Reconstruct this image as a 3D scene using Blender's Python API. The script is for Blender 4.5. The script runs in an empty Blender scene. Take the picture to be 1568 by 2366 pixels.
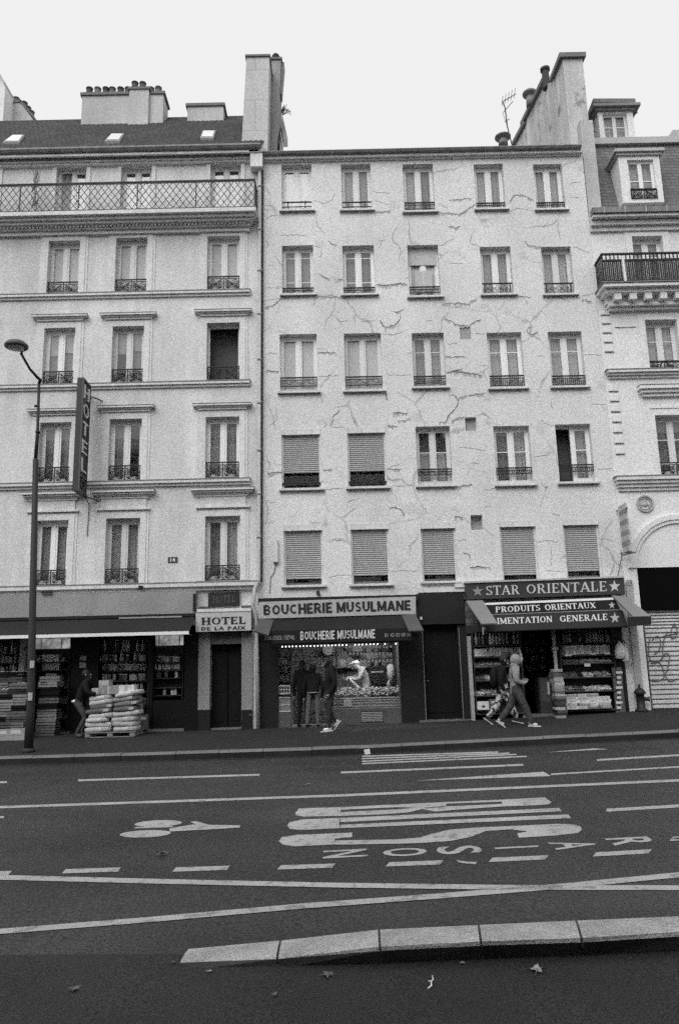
import bpy, math, random
from mathutils import Vector, Matrix
random.seed(11)
sc = bpy.context.scene
col = sc.collection
PI = math.pi
# ------------------------------------------------------------------ camera
W, H, F = 1568.0, 2366.0, 1777.35          # measuring grid of the photograph and its focal length in those units
PITCH, ROLL, YAW, CH = 0.2018134, -0.0246625, 0.0042295, 1.68
FY = 21.0                                   # the street front stands 21 m from the camera
def turn(x, f, z):
    c, s = math.cos(ROLL), math.sin(ROLL); x, z = c*x - s*z, s*x + c*z
    c, s = math.cos(PITCH), math.sin(PITCH); f, z = c*f - s*z, s*f + c*z
    c, s = math.cos(YAW), math.sin(YAW); return Vector((c*x + s*f, -s*x + c*f, z))
cam_data = bpy.data.cameras.new('camera'); cam = bpy.data.objects.new('camera', cam_data); col.objects.link(cam)
cam_data.sensor_fit = 'VERTICAL'; cam_data.sensor_height = 36.0; cam_data.lens = F/H*36.0
cam_data.clip_start = 0.05; cam_data.clip_end = 1000
r, u, f = turn(1, 0, 0), turn(0, 0, 1), turn(0, 1, 0)
cam.matrix_world = Matrix(((r.x, u.x, -f.x, 0), (r.y, u.y, -f.y, 0), (r.z, u.z, -f.z, CH), (0, 0, 0, 1)))
sc.camera = cam
# ------------------------------------------------------------------ overcast sky and soft sun (black and white scene)
SUN_EL, SUN_AZ = 46, 205
world = bpy.data.worlds.new('World'); sc.world = world; world.use_nodes = True
nt = world.node_tree; nt.nodes.clear()
sky = nt.nodes.new('ShaderNodeTexSky'); sky.sky_type = 'NISHITA'; sky.sun_disc = False
sky.sun_elevation = math.radians(SUN_EL); sky.sun_rotation = math.radians(SUN_AZ); sky.air_density = 1.0; sky.dust_density = 4.0
bw = nt.nodes.new('ShaderNodeRGBToBW'); mixn = nt.nodes.new('ShaderNodeMix'); mixn.data_type = 'FLOAT'
mixn.inputs[0].default_value = 0.72; mixn.inputs[3].default_value = 9.9     # a closed, even layer of cloud
bg = nt.nodes.new('ShaderNodeBackground'); bg.inputs['Strength'].default_value = 0.10
out = nt.nodes.new('ShaderNodeOutputWorld')
nt.links.new(sky.outputs[0], bw.inputs[0]); nt.links.new(bw.outputs[0], mixn.inputs[2])
nt.links.new(mixn.outputs[0], bg.inputs['Color']); nt.links.new(bg.outputs[0], out.inputs[0])
sun_d = bpy.data.lights.new('sun', 'SUN'); sun_d.energy = 1.5; sun_d.angle = math.radians(45)
sun = bpy.data.objects.new('sun', sun_d); col.objects.link(sun); sun.location = (0, -10, 40)
sun.rotation_euler = (math.radians(90-SUN_EL), 0, math.radians(180-SUN_AZ))
sc.view_settings.view_transform = 'Standard'; sc.view_settings.look = 'None'
sc.view_settings.exposure = 0.22; sc.view_settings.gamma = 1.0
sc.render.engine = 'CYCLES'
sc.cycles.use_denoising = False; sc.cycles.use_adaptive_sampling = True; sc.cycles.adaptive_threshold = 0.05; sc.cycles.adaptive_min_samples = 20
sc.cycles.max_bounces = 7; sc.cycles.transparent_max_bounces = 12; sc.cycles.sample_clamp_indirect = 3.0
sc.cycles.caustics_reflective = False; sc.cycles.caustics_refractive = False
# ------------------------------------------------------------------ measuring helpers
def ray(x, y): return turn((x-W/2), F, (H/2-y))
def P3(x, y, Y=FY):
    d = ray(x, y); t = Y/d.y; return Vector((d.x*t, Y, CH+d.z*t))
def PX(x, y, X):
    d = ray(x, y); t = X/d.x; return Vector((X, d.y*t, CH+d.z*t))
def roadz(X): return 0.015*X
def G3(x, y, h=0.0):
    d = ray(x, y); t = -(CH-h)/(d.z-0.015*d.x); return Vector((d.x*t, d.y*t, CH+d.z*t))
def basez(X): return 0.234+0.0128*X+.00147*min(max(X, -9), 11)**2
_ka, _kb, _kc = G3(0, 1768), G3(784, 1745), G3(1568, 1705)
def kerby(X):
    a, b, c = _ka, _kb, _kc
    if X <= b.x: return b.y+(a.y-b.y)*(X-b.x)/(a.x-b.x)
    return b.y+(c.y-b.y)*(X-b.x)/(c.x-b.x)
def swz(X, Y):
    k = kerby(X); t = min(max((Y-k)/(FY-k), 0), 1); z0 = roadz(X)+0.15
    return z0+(basez(X)-z0)*t
def S3(x, y):
    d = ray(x, y); t = 18.0/d.y
    for _ in range(30):
        X, Y = d.x*t, d.y*t; t = (swz(X, Y)-CH)/d.z
    return Vector((d.x*t, d.y*t, CH+d.z*t))
# ------------------------------------------------------------------ materials
MATS = {}
def M(name, v, rough=.85, spec=.25, grit=None, stain=None, streak=None, bump=0, rnd=0, metal=0, emit=0, brick=None, spots=None, vor=None, lanes=None):
    if name in MATS: return MATS[name]
    m = bpy.data.materials.new(name); m.use_nodes = True; n = m.node_tree.nodes; L = m.node_tree.links
    b = n['Principled BSDF']; b.inputs['Roughness'].default_value = rough; b.inputs['Specular IOR Level'].default_value = spec
    b.inputs['Metallic'].default_value = metal
    tc = n.new('ShaderNodeTexCoord')
    def math_(op, a, c):
        q = n.new('ShaderNodeMath'); q.operation = op
        for i, s in enumerate((a, c)):
            if isinstance(s, (int, float)): q.inputs[i].default_value = s
            else: L.new(s, q.inputs[i])
        return q.outputs[0]
    def noise(scale, detail=3, sc3=None, rough_=.6):
        t = n.new('ShaderNodeTexNoise'); t.inputs['Scale'].default_value = scale; t.inputs['Detail'].default_value = detail
        t.inputs['Roughness'].default_value = rough_
        if sc3:
            mp = n.new('ShaderNodeMapping'); mp.inputs['Scale'].default_value = sc3
            L.new(tc.outputs['Object'], mp.inputs[0]); L.new(mp.outputs[0], t.inputs[0])
        else: L.new(tc.outputs['Object'], t.inputs[0])
        return t.outputs[0]
    val = None; fine = None
    def add(src, amt):
        nonlocal val
        k = math_('MULTIPLY', math_('SUBTRACT', src, .5), 3.6*amt); k = math_('ADD', k, 1.0)
        val = k if val is None else math_('MULTIPLY', val, k)
    if grit: fine = noise(grit[0], 2, None, .7); add(fine, grit[1])
    if stain: add(noise(stain[0], 5), stain[1])
    if streak: add(noise(streak[0], 4, (1, 1, .12)), streak[1])
    if lanes: add(noise(lanes[0], 4, (.05, 1, 1)), lanes[1])
    if spots:
        t = noise(spots[0], 6, None, .7); mr = n.new('ShaderNodeMapRange'); mr.inputs[1].default_value = spots[1]; mr.inputs[2].default_value = spots[1]+.04
        mr.inputs[3].default_value = 1; mr.inputs[4].default_value = spots[2]; L.new(t, mr.inputs[0])
        val = mr.outputs[0] if val is None else math_('MULTIPLY', val, mr.outputs[0])
    if vor:          # connected hairline cracks
        ns = n.new('ShaderNodeTexNoise'); ns.inputs['Scale'].default_value = 2.2; ns.inputs['Detail'].default_value = 4; L.new(tc.outputs['Object'], ns.inputs[0])
        va = n.new('ShaderNodeVectorMath'); va.operation = 'SCALE'; va.inputs['Scale'].default_value = .38; L.new(ns.outputs['Color'], va.inputs[0])
        vb = n.new('ShaderNodeVectorMath'); vb.operation = 'ADD'; L.new(tc.outputs['Object'], vb.inputs[0]); L.new(va.outputs[0], vb.inputs[1])
        t = n.new('ShaderNodeTexVoronoi'); t.feature = 'DISTANCE_TO_EDGE'; t.inputs['Scale'].default_value = vor[0]; L.new(vb.outputs[0], t.inputs[0])
        mr = n.new('ShaderNodeMapRange'); mr.inputs[1].default_value = vor[1]*.4; mr.inputs[2].default_value = vor[1]; mr.inputs[3].default_value = 1; mr.inputs[4].default_value = 0; L.new(t.outputs['Distance'], mr.inputs[0])
        mk = n.new('ShaderNodeMapRange'); mk.inputs[1].default_value = .46; mk.inputs[2].default_value = .62; L.new(noise(.8, 3), mk.inputs[0])
        k = math_('SUBTRACT', 1.0, math_('MULTIPLY', math_('MULTIPLY', mr.outputs[0], mk.outputs[0]), vor[2])); val = k if val is None else math_('MULTIPLY', val, k)
    if brick:
        t = n.new('ShaderNodeTexBrick'); t.inputs['Scale'].default_value = 1; t.inputs['Brick Width'].default_value = brick[0]
        t.inputs['Row Height'].default_value = brick[1]; t.inputs['Mortar Size'].default_value = brick[2]
        t.inputs['Color1'].default_value = (1, 1, 1, 1); t.inputs['Color2'].default_value = (brick[4],)*3+(1,); t.inputs['Mortar'].default_value = (brick[3],)*3+(1,)
        sp = n.new('ShaderNodeSeparateXYZ'); cb = n.new('ShaderNodeCombineXYZ'); L.new(tc.outputs['Object'], sp.inputs[0])
        L.new(sp.outputs[0], cb.inputs[0]); L.new(sp.outputs[2], cb.inputs[1]); L.new(cb.outputs[0], t.inputs[0])
        q = n.new('ShaderNodeRGBToBW'); L.new(t.outputs['Color'], q.inputs[0])
        val = q.outputs[0] if val is None else math_('MULTIPLY', val, q.outputs[0])
    if rnd:
        oi = n.new('ShaderNodeObjectInfo'); add(oi.outputs['Random'], rnd)
    if val is None: b.inputs['Base Color'].default_value = (v, v, v, 1)
    else:
        mx = math_('MINIMUM', math_('MULTIPLY', val, v), .92); mx = math_('MAXIMUM', mx, .002)
        cb = n.new('ShaderNodeCombineColor')
        for i in range(3): L.new(mx, cb.inputs[i])
        L.new(cb.outputs[0], b.inputs['Base Color'])
    if bump:
        bp = n.new('ShaderNodeBump'); bp.inputs['Strength'].default_value = bump; bp.inputs['Distance'].default_value = .02
        L.new(fine if fine is not None else noise(30), bp.inputs['Height']); L.new(bp.outputs[0], b.inputs['Normal'])
    if emit:
        b.inputs['Emission Color'].default_value = (1, 1, 1, 1); b.inputs['Emission Strength'].default_value = emit
        if val is not None: L.new(b.inputs['Base Color'].links[0].from_socket, b.inputs['Emission Color'])
    MATS[name] = m; return m
def glass(name, tint=.9, refl=1.5):
    if name in MATS: return MATS[name]
    m = bpy.data.materials.new(name); m.use_nodes = True; n = m.node_tree.nodes; L = m.node_tree.links; n.clear()
    o = n.new('ShaderNodeOutputMaterial'); t = n.new('ShaderNodeBsdfTransparent'); t.inputs[0].default_value = (tint,)*3+(1,)
    g = n.new('ShaderNodeBsdfGlossy'); g.inputs['Roughness'].default_value = .03; lw = n.new('ShaderNodeLayerWeight'); lw.inputs[0].default_value = .5; pw = n.new('ShaderNodeMath'); pw.operation = 'POWER'; pw.inputs[1].default_value = 5; L.new(lw.outputs['Facing'], pw.inputs[0]); fr = n.new('ShaderNodeMath'); fr.operation = 'MULTIPLY_ADD'; fr.inputs[1].default_value = 1-refl; fr.inputs[2].default_value = refl; L.new(pw.outputs[0], fr.inputs[0])
    x = n.new('ShaderNodeMixShader'); L.new(fr.outputs[0], x.inputs[0]); L.new(t.outputs[0], x.inputs[1]); L.new(g.outputs[0], x.inputs[2]); L.new(x.outputs[0], o.inputs[0])
    MATS[name] = m; return m
# ------------------------------------------------------------------ mesh builder
ORG = {}
class MB:
    def __init__(s): s.v = []; s.f = []; s.m = []
    def face(s, pts, mi=0):
        k = len(s.v); s.v += [Vector(p) for p in pts]; s.f.append(tuple(range(k, k+len(pts)))); s.m.append(mi)
    def hexa(s, a, mi=0):          # 8 corners: 4 bottom ring, 4 top ring
        k = len(s.v); s.v += [Vector(p) for p in a]
        for q in ((3, 2, 1, 0), (4, 5, 6, 7), (0, 1, 5, 4), (1, 2, 6, 5), (2, 3, 7, 6), (3, 0, 4, 7)):
            s.f.append(tuple(k+i for i in q)); s.m.append(mi)
    def box(s, x0, x1, y0, y1, z0, z1, mi=0):
        s.hexa([(x0, y0, z0), (x1, y0, z0), (x1, y1, z0), (x0, y1, z0), (x0, y0, z1), (x1, y0, z1), (x1, y1, z1), (x0, y1, z1)], mi)
    def pbox(s, x0, x1, yt, yb, Y, d, mi=0):      # box whose front face was measured at x0..x1, yt..yb on the plane Y, d deep
        a = P3(x0, (yt+yb)/2, Y).x; b = P3(x1, (yt+yb)/2, Y).x; c = P3((x0+x1)/2, yt, Y).z; e = P3((x0+x1)/2, yb, Y).z
        s.box(a, b, Y, Y+d, e, c, mi); return a, b, e, c
    def obox(s, c, ux, uy, uz, mi=0):
        c, ux, uy, uz = map(Vector, (c, ux, uy, uz))
        s.hexa([c-ux-uy-uz, c+ux-uy-uz, c+ux+uy-uz, c-ux+uy-uz, c-ux-uy+uz, c+ux-uy+uz, c+ux+uy+uz, c-ux+uy+uz], mi)
    def ext(s, pts, vec, mi=0):    # polygon extruded along vec
        n = len(pts); k = len(s.v); vec = Vector(vec)
        s.v += [Vector(p) for p in pts]+[Vector(p)+vec for p in pts]
        s.f.append(tuple(range(k, k+n))); s.f.append(tuple(range(k+2*n-1, k+n-1, -1))); s.m += [mi, mi]
        for i in range(n):
            j = (i+1) % n; s.f.append((k+j, k+i, k+n+i, k+n+j)); s.m.append(mi)
    def tube(s, pts, r, n=6, mi=0):
        pts = [Vector(p) for p in pts]; k = len(s.v); N = len(pts)
        for i, p in enumerate(pts):
            d = (pts[min(i+1, N-1)]-pts[max(i-1, 0)]).normalized()
            a = d.orthogonal().normalized() if abs(d.z) > .9 else d.cross(Vector((0, 0, 1))).normalized()
            b = d.cross(a).normalized(); rr = r[i] if isinstance(r, (list, tuple)) else r
            for j in range(n): s.v.append(p+(a*math.cos(2*PI*j/n)+b*math.sin(2*PI*j/n))*rr)
        for i in range(N-1):
            for j in range(n):
                s.f.append((k+i*n+j, k+i*n+(j+1) % n, k+(i+1)*n+(j+1) % n, k+(i+1)*n+j)); s.m.append(mi)
        s.f.append(tuple(k+j for j in range(n-1, -1, -1))); s.f.append(tuple(k+(N-1)*n+j for j in range(n))); s.m += [mi, mi]
    def lathe(s, c, prof, n=14, mi=0):
        s.tube2([(Vector(c)+Vector((0, 0, z)), rr) for rr, z in prof], n, mi)
    def tube2(s, pr, n, mi):
        k = len(s.v)
        for p, rr in pr:
            for j in range(n): s.v.append(p+Vector((math.cos(2*PI*j/n)*rr, math.sin(2*PI*j/n)*rr, 0)))
        for i in range(len(pr)-1):
            for j in range(n):
                s.f.append((k+i*n+j, k+i*n+(j+1) % n, k+(i+1)*n+(j+1) % n, k+(i+1)*n+j)); s.m.append(mi)
        s.f.append(tuple(k+j for j in range(n-1, -1, -1))); s.f.append(tuple(k+(len(pr)-1)*n+j for j in range(n))); s.m += [mi, mi]
    def ell(s, c, rx, ry, rz, n=10, k2=6, mi=0):
        s.tube2x(Vector(c), rx, ry, rz, n, k2, mi)
    def tube2x(s, c, rx, ry, rz, n, m, mi):
        k = len(s.v)
        for i in range(m+1):
            a = -PI/2+PI*i/m
            for j in range(n): s.v.append(c+Vector((rx*math.cos(a)*math.cos(2*PI*j/n), ry*math.cos(a)*math.sin(2*PI*j/n), rz*math.sin(a))))
        for i in range(m):
            for j in range(n):
                s.f.append((k+i*n+j, k+i*n+(j+1) % n, k+(i+1)*n+(j+1) % n, k+(i+1)*n+j)); s.m.append(mi)
    def build(s, name, mats, parent=None, smooth=False):
        if not isinstance(mats, (list, tuple)): mats = [mats]
        lo = Vector((min(p.x for p in s.v), min(p.y for p in s.v), min(p.z for p in s.v)))
        hi = Vector((max(p.x for p in s.v), max(p.y for p in s.v), max(p.z for p in s.v)))
        o0 = Vector(((lo.x+hi.x)/2, (lo.y+hi.y)/2, lo.z))
        me = bpy.data.meshes.new(name); me.from_pydata([p-o0 for p in s.v], [], s.f); me.update()
        for m in mats: me.materials.append(m)
        me.polygons.foreach_set('material_index', s.m)
        if smooth: me.polygons.foreach_set('use_smooth', [True]*len(s.f))
        return place(bpy.data.objects.new(name, me), o0, parent)
def place(o, o0, parent=None):
    col.objects.link(o)
    ORG[o.name] = Vector(o0)
    if parent: o.parent = parent; o.location = Vector(o0)-ORG[parent.name]
    else: o.location = o0
    return o
def tag(o, label=None, cat=None, group=None, kind=None):
    for k, v in (('label', label), ('category', cat), ('group', group), ('kind', kind)):
        if v: o[k] = v
    return o
def thing(name, label, cat, loc, group=None):
    o = bpy.data.objects.new(name, None); o.empty_display_size = .2
    place(o, loc); return tag(o, label, cat, group)
def struct(o): o['kind'] = 'structure'; return o
def copy_tree(o, loc, label=None, parent=None):
    c = o.copy(); col.objects.link(c)
    if parent: c.parent = parent
    else: c.location = loc; ORG[c.name] = Vector(loc)
    if label: c['label'] = label
    for ch in o.children: copy_tree(ch, None, None, c)
    return c
# ------------------------------------------------------------------ lettering
def sans(txt, bold=0.0):
    cu = bpy.data.curves.new('lettering', 'FONT'); cu.body = txt; cu.size = 1; cu.offset = bold; cu.resolution_u = 4
    o = bpy.data.objects.new('lettering', cu); col.objects.link(o)
    dg = bpy.context.evaluated_depsgraph_get(); dg.update()
    me = bpy.data.meshes.new_from_object(o.evaluated_get(dg))
    vs = [(p.co.x, p.co.y) for p in me.vertices]; fs = [tuple(p.vertices) for p in me.polygons]
    bpy.data.objects.remove(o); bpy.data.curves.remove(cu); bpy.data.meshes.remove(me)
    return vs, fs
SER = {   # width, strokes: l = line x0 y0 x1 y1 w, a = arc cx cy rx ry from to w, s = serif cx cy halfwidth
 'S': (.62, ['a .3 .74 .22 .22 30 270 .12', 'a .3 .27 .24 .23 90 -160 .13', 'l .5 .8 .5 1 .06', 'l .06 .03 .06 .22 .06']),
 'T': (.74, ['l .37 0 .37 1 .15', 'l 0 .95 .74 .95 .08', 'l .03 .76 .03 1 .06', 'l .71 .76 .71 1 .06', 's .37 .03 .18']),
 'A': (.86, ['l .1 0 .42 1 .08', 'l .43 1 .76 0 .16', 'l .2 .32 .62 .32 .07', 's .1 .03 .13', 's .75 .03 .15']),
 'R': (.8, ['l .17 0 .17 1 .15', 'a .38 .74 .22 .22 -90 90 .13', 'l .1 .96 .4 .96 .08', 'l .17 .51 .4 .51 .08', 'l .4 .5 .68 0 .15', 's .17 .03 .16', 's .7 .03 .12', 's .12 .97 .12']),
 'O': (.86, ['a .43 .5 .34 .45 0 360 .14']), 'I': (.36, ['l .18 0 .18 1 .15', 's .18 .03 .17', 's .18 .97 .17']),
 'E': (.7, ['l .17 0 .17 1 .15', 'l .05 .96 .62 .96 .08', 'l .17 .51 .48 .51 .08', 'l .05 .04 .64 .04 .08', 'l .6 .78 .6 1 .06', 'l .62 0 .62 .24 .06', 'l .47 .41 .47 .61 .06']),
 'N': (.86, ['l .14 0 .14 1 .08', 'l .14 .98 .72 .02 .16', 'l .72 0 .72 1 .08', 's .14 .03 .14', 's .1 .97 .12', 's .72 .97 .14']),
 'L': (.66, ['l .17 0 .17 1 .15', 'l .05 .04 .6 .04 .08', 'l .58 0 .58 .27 .06', 's .17 .97 .17']),
 'P': (.72, ['l .17 0 .17 1 .15', 'a .38 .72 .22 .24 -90 90 .13', 'l .08 .96 .4 .96 .08', 'l .17 .48 .4 .48 .08', 's .17 .03 .17']),
 'D': (.82, ['l .17 0 .17 1 .15', 'a .36 .5 .34 .46 -90 90 .14', 'l .06 .96 .38 .96 .08', 'l .06 .04 .38 .04 .08']),
 'U': (.84, ['l .17 .3 .17 1 .15', 'a .42 .3 .26 .26 180 360 .1', 'l .68 .3 .68 1 .08', 's .17 .97 .17', 's .68 .97 .14']),
 'X': (.82, ['l .12 1 .7 0 .16', 'l .7 1 .12 0 .08', 's .13 .03 .13', 's .7 .03 .13', 's .13 .97 .14', 's .7 .97 .12']),
 'M': (1.0, ['l .14 0 .14 1 .08', 'l .14 1 .5 .1 .15', 'l .5 .1 .84 1 .08', 'l .84 0 .84 1 .15', 's .14 .03 .13', 's .84 .03 .16', 's .1 .97 .1', 's .88 .97 .1']),
 'G': (.84, ['a .43 .5 .34 .45 40 320 .14', 'l .7 0.05 .7 .42 .14', 's .68 .43 .16', 'l .68 .72 .68 .96 .06']),
 'H': (.88, ['l .18 0 .18 1 .16', 'l .7 0 .7 1 .16', 'l .18 .5 .7 .5 .08', 's .18 .03 .18', 's .18 .97 .18', 's .7 .03 .18', 's .7 .97 .18']),
 ' ': (.45, [])}
def serif(txt, fat=1.0, table=None):
    vs, fs = [], []; x = 0
    def quad(pts):
        k = len(vs); vs.extend(pts); fs.append(tuple(range(k, k+len(pts))))
    for ch in txt:
        w, st = (table or SER)[ch]
        for t in st:
            q = t.split(); a = [float(z) for z in q[1:]]
            if q[0] == 'l':
                dx, dy = a[2]-a[0], a[3]-a[1]; ln = math.hypot(dx, dy); h = a[4]*fat/2
                if abs(dy) > .5*ln: ox, oy = h*ln/abs(dy) if abs(dx) > .05 else h, 0
                else: ox, oy = 0, h
                quad([(x+a[0]-ox, a[1]-oy), (x+a[0]+ox, a[1]-oy) if oy == 0 else (x+a[2]-ox, a[3]-oy), (x+a[2]+ox, a[3]+oy), (x+a[2]-ox, a[3]+oy) if oy == 0 else (x+a[0]-ox, a[1]+oy)])
            elif q[0] == 's': quad([(x+a[0]-a[2], a[1]-.03), (x+a[0]+a[2], a[1]-.03), (x+a[0]+a[2], a[1]+.03), (x+a[0]-a[2], a[1]+.03)])
            else:
                cx, cy, rx, ry, t0, t1, wd = a; n = max(6, int(abs(t1-t0)/18)); wd *= fat
                for i in range(n):
                    p = []
                    for tt in (t0+(t1-t0)*i/n, t0+(t1-t0)*(i+1)/n):
                        c, s_ = math.cos(math.radians(tt)), math.sin(math.radians(tt)); hw = wd*(.3+.35*abs(c)) if q[0] == 'a' else wd*.5
                        p.append(((x+cx+(rx+hw/2)*c, cy+(ry+hw/2)*s_), (x+cx+(rx-hw)*c, cy+(ry-hw)*s_)))
                    quad([p[0][0], p[1][0], p[1][1], p[0][1]] if t1 > t0 else [p[0][1], p[1][1], p[1][0], p[0][0]])
        x += w+(.06 if table is None else .12)
    return vs, fs
SAN = {'B': (.74, ['l .1 0 .1 1 .2', 'b .42 .73 .17 .19 -90 90 .16', 'b .44 .27 .19 .2 -90 90 .16', 'l .1 .92 .42 .92 .16', 'l .1 .5 .42 .5 .16', 'l .1 .08 .44 .08 .16']),
 'O': (.86, ['b .43 .5 .34 .41 0 360 .19']), 'C': (.8, ['b .42 .5 .33 .41 48 312 .19']), 'U': (.76, ['l .1 .36 .1 1 .2', 'l .66 .36 .66 1 .2', 'b .38 .37 .28 .28 180 360 .19']),
 'H': (.76, ['l .1 0 .1 1 .2', 'l .66 0 .66 1 .2', 'l .1 .5 .66 .5 .16']), 'E': (.64, ['l .1 0 .1 1 .2', 'l .1 .92 .6 .92 .16', 'l .1 .5 .54 .5 .16', 'l .1 .08 .62 .08 .16']),
 'R': (.76, ['l .1 0 .1 1 .2', 'b .42 .7 .19 .22 -90 90 .16', 'l .1 .92 .42 .92 .16', 'l .1 .48 .42 .48 .16', 'l .42 .46 .64 0 .22']), 'I': (.24, ['l .1 0 .1 1 .2']),
 'M': (.92, ['l .1 0 .1 1 .19', 'l .82 0 .82 1 .19', 'l .12 .98 .46 .1 .17', 'l .8 .98 .46 .1 .17']), 'S': (.7, ['b .36 .71 .23 .2 25 270 .17', 'b .35 .29 .25 .21 90 -155 .17']),
 'L': (.6, ['l .1 0 .1 1 .2', 'l .1 .08 .58 .08 .16']), 'A': (.84, ['l .1 0 .42 1 .19', 'l .74 0 .42 1 .19', 'l .2 .28 .64 .28 .15']), 'N': (.78, ['l .1 0 .1 1 .19', 'l .68 0 .68 1 .19', 'l .12 .98 .66 .02 .19']), 'T': (.7, ['l .35 0 .35 1 .2', 'l 0 .92 .7 .92 .16']), ' ': (.3, [])}
def star(cx=.5, cy=.5, r=.5):
    pts = [(cx+(r if i % 2 == 0 else r*.4)*math.sin(PI*i/5), cy+(r if i % 2 == 0 else r*.4)*math.cos(PI*i/5)) for i in range(10)]
    return [(cx, cy)]+pts, [(0, i+1, (i+1) % 10+1) for i in range(10)]
def letter(vf, q, name, mat, parent, lift=.012, bb=None):
    """lettering laid on the quad q = [top left, top right, bottom right, bottom left] (3-D), standing lift proud of it"""
    vs, fs = vf; q = [Vector(p) for p in q]
    x0, x1, y0, y1 = bb or (min(v[0] for v in vs), max(v[0] for v in vs), min(v[1] for v in vs), max(v[1] for v in vs))
    nrm = (q[1]-q[0]).cross(q[0]-q[3]).normalized()
    mb = MB(); k = 0
    def mp(v, l):
        a, b = (v[0]-x0)/(x1-x0), (v[1]-y0)/(y1-y0)
        return (q[3]*(1-a)+q[2]*a)*(1-b)+(q[0]*(1-a)+q[1]*a)*b+nrm*l
    for f_ in fs:
        l = lift+.0004*(k % 11); k += 1
        mb.face([mp(vs[i], l) for i in f_]); n = len(f_)
    # closed edges down to the board
    cnt = {}
    for f_ in fs:
        for i in range(len(f_)):
            e = (f_[i], f_[(i+1) % len(f_)]); cnt[tuple(sorted(e))] = cnt.get(tuple(sorted(e)), 0)+1
    for f_ in fs:
        for i in range(len(f_)):
            a, b = f_[i], f_[(i+1) % len(f_)]
            if cnt[tuple(sorted((a, b)))] == 1: mb.face([mp(vs[b], lift), mp(vs[a], lift), mp(vs[a], -.002), mp(vs[b], -.002)])
    return mb.build(name, mat, parent)
def pboxes(name, boxes, mat, parent):        # one part each
    r_ = None
    for b in boxes: q = MB(); q.pbox(*b); o = q.build(name, mat, parent); r_ = r_ or o
    return r_
def pq(pts, Y): return [P3(x, y, Y) for x, y in pts]
# ------------------------------------------------------------------ palette (the photograph is black and white)
plaster = M('plaster_cream', .62, grit=(24, .32), stain=(.5, .16), streak=(1.3, .2), bump=.25)
plaster_old = M('plaster_cracked', .66, grit=(24, .36), stain=(.45, .13), streak=(.9, .08), bump=.35, spots=(.9, .6, .84), vor=(.6, .016, .4))
limestone = M('limestone', .74, grit=(24, .28), stain=(.7, .06), streak=(1.5, .06), bump=.15)
trim = M('painted_stone_trim', .64, grit=(24, .28), stain=(1.5, .08), streak=(3, .12), bump=.15)
zinc = M('zinc_flashing', .2, rough=.6, spec=.4, grit=(26, .37), stain=(1, .2))
zinc_pale = M('zinc_pale', .42, rough=.6, grit=(26, .31), stain=(1, .15))
gutter_m = M('gutter_zinc', .2, rough=.6, grit=(26, .37), streak=(4, .4))
white_paint = M('white_paint', .74, rough=.5, grit=(26, .15), rnd=.08)
iron = M('black_iron', .025, rough=.5, grit=(26, .37))
iron_grey = M('grey_iron', .07, rough=.6, grit=(26, .37))
pane_m = glass('window_glass', .93, .075)
shop_glass = glass('shop_glass', .96, .02)
curtain_m = M('net_curtain', .47, grit=(26, .15), rnd=.09)
curtain_grey = M('grey_curtain', .30, grit=(26, .25), rnd=.15)
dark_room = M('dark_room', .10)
slat_m = M('shutter_slats', .40, rough=.6, grit=(26, .25), streak=(2, .12))
tile = M('roof_tiles', .085, rough=.8, grit=(22, .9), stain=(.8, .25), bump=.8)
slate = M('slates', .17, rough=.7, grit=(26, .43), stain=(1, .2), brick=(.3, .13, .012, .45, .75))
asphalt = M('asphalt', .031, rough=.6, spec=.35, grit=(42, 1.2), stain=(.45, .5), bump=.5, spots=(.9, .64, .75), lanes=(.9, .3))
asphalt_walk = M('pavement_asphalt', .025, rough=.9, grit=(40, .9), stain=(.5, .2), bump=.4)
kerb_grime = M('kerb_grime', .022, rough=.9, grit=(60, .5), stain=(1.2, .5)); conc_grime_shade = M('concrete_grime_shade', .05, rough=.9, grit=(110, .45), stain=(5, .4), bump=.5)
granite = M('kerb_granite', .15, rough=.8, grit=(60, .5), stain=(1.6, .3), bump=.3)
concrete = M('concrete_kerb', .34, rough=.9, grit=(90, .7), stain=(3.5, .4), bump=.5)
paint_m = M('road_paint', .36, rough=.75, grit=(70, .4), stain=(1.6, .2), spots=(7, .55, .62))
pot_m = M('terracotta_pot', .12, grit=(30, .4), rnd=.3)
stack_m = M('chimney_render', .45, grit=(26, .31), stain=(.7, .15), streak=(1.2, .15), bump=.2)
crack_m = M('crack_dark', .17, grit=(30, .4))
crack_l = M('crack_bare_plaster', .40, grit=(30, .5))
black_shop = M('black_shopfront', .008, rough=.6, spec=.15, grit=(26, .37), stain=(1, .3))
dark_shop = M('dark_painted_panel', .016, rough=.6, spec=.2, grit=(26, .50), stain=(1, .3))
grey_stone = M('grey_stone_base', .10, rough=.8, grit=(26, .50), stain=(1.5, .25))
# ------------------------------------------------------------------ ground
mb = MB(); mb.face([(-300, -300, -6), (300, -300, -6), (300, 400, -6), (-300, 400, -6)])
struct(mb.build('ground', asphalt_walk))
mb = MB(); xs = [-60, -30, -15, -8, -4, 0, 4, 8, 15, 30, 60]
for a, b in zip(xs, xs[1:]):
    mb.face([(a, -25, roadz(a)), (b, -25, roadz(b)), (b, kerby(b)+.3, roadz(b)), (a, kerby(a)+.3, roadz(a))])
road = struct(mb.build('road', asphalt))
mb = MB(); KW = .22
xs = [-60, -30] + [-20+i*1.0 for i in range(41)] + [30, 60]
for a, b in zip(xs, xs[1:]):
    for t0, t1 in ((0, .25), (.25, .5), (.5, .75), (.75, 1)):
        q = []
        for X, t in ((a, t0), (b, t0), (b, t1), (a, t1)):
            k = kerby(X)+KW; Y = k+(FY+.6-k)*t; q.append((X, Y, swz(X, min(Y, FY))))
        mb.face(q)
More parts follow.
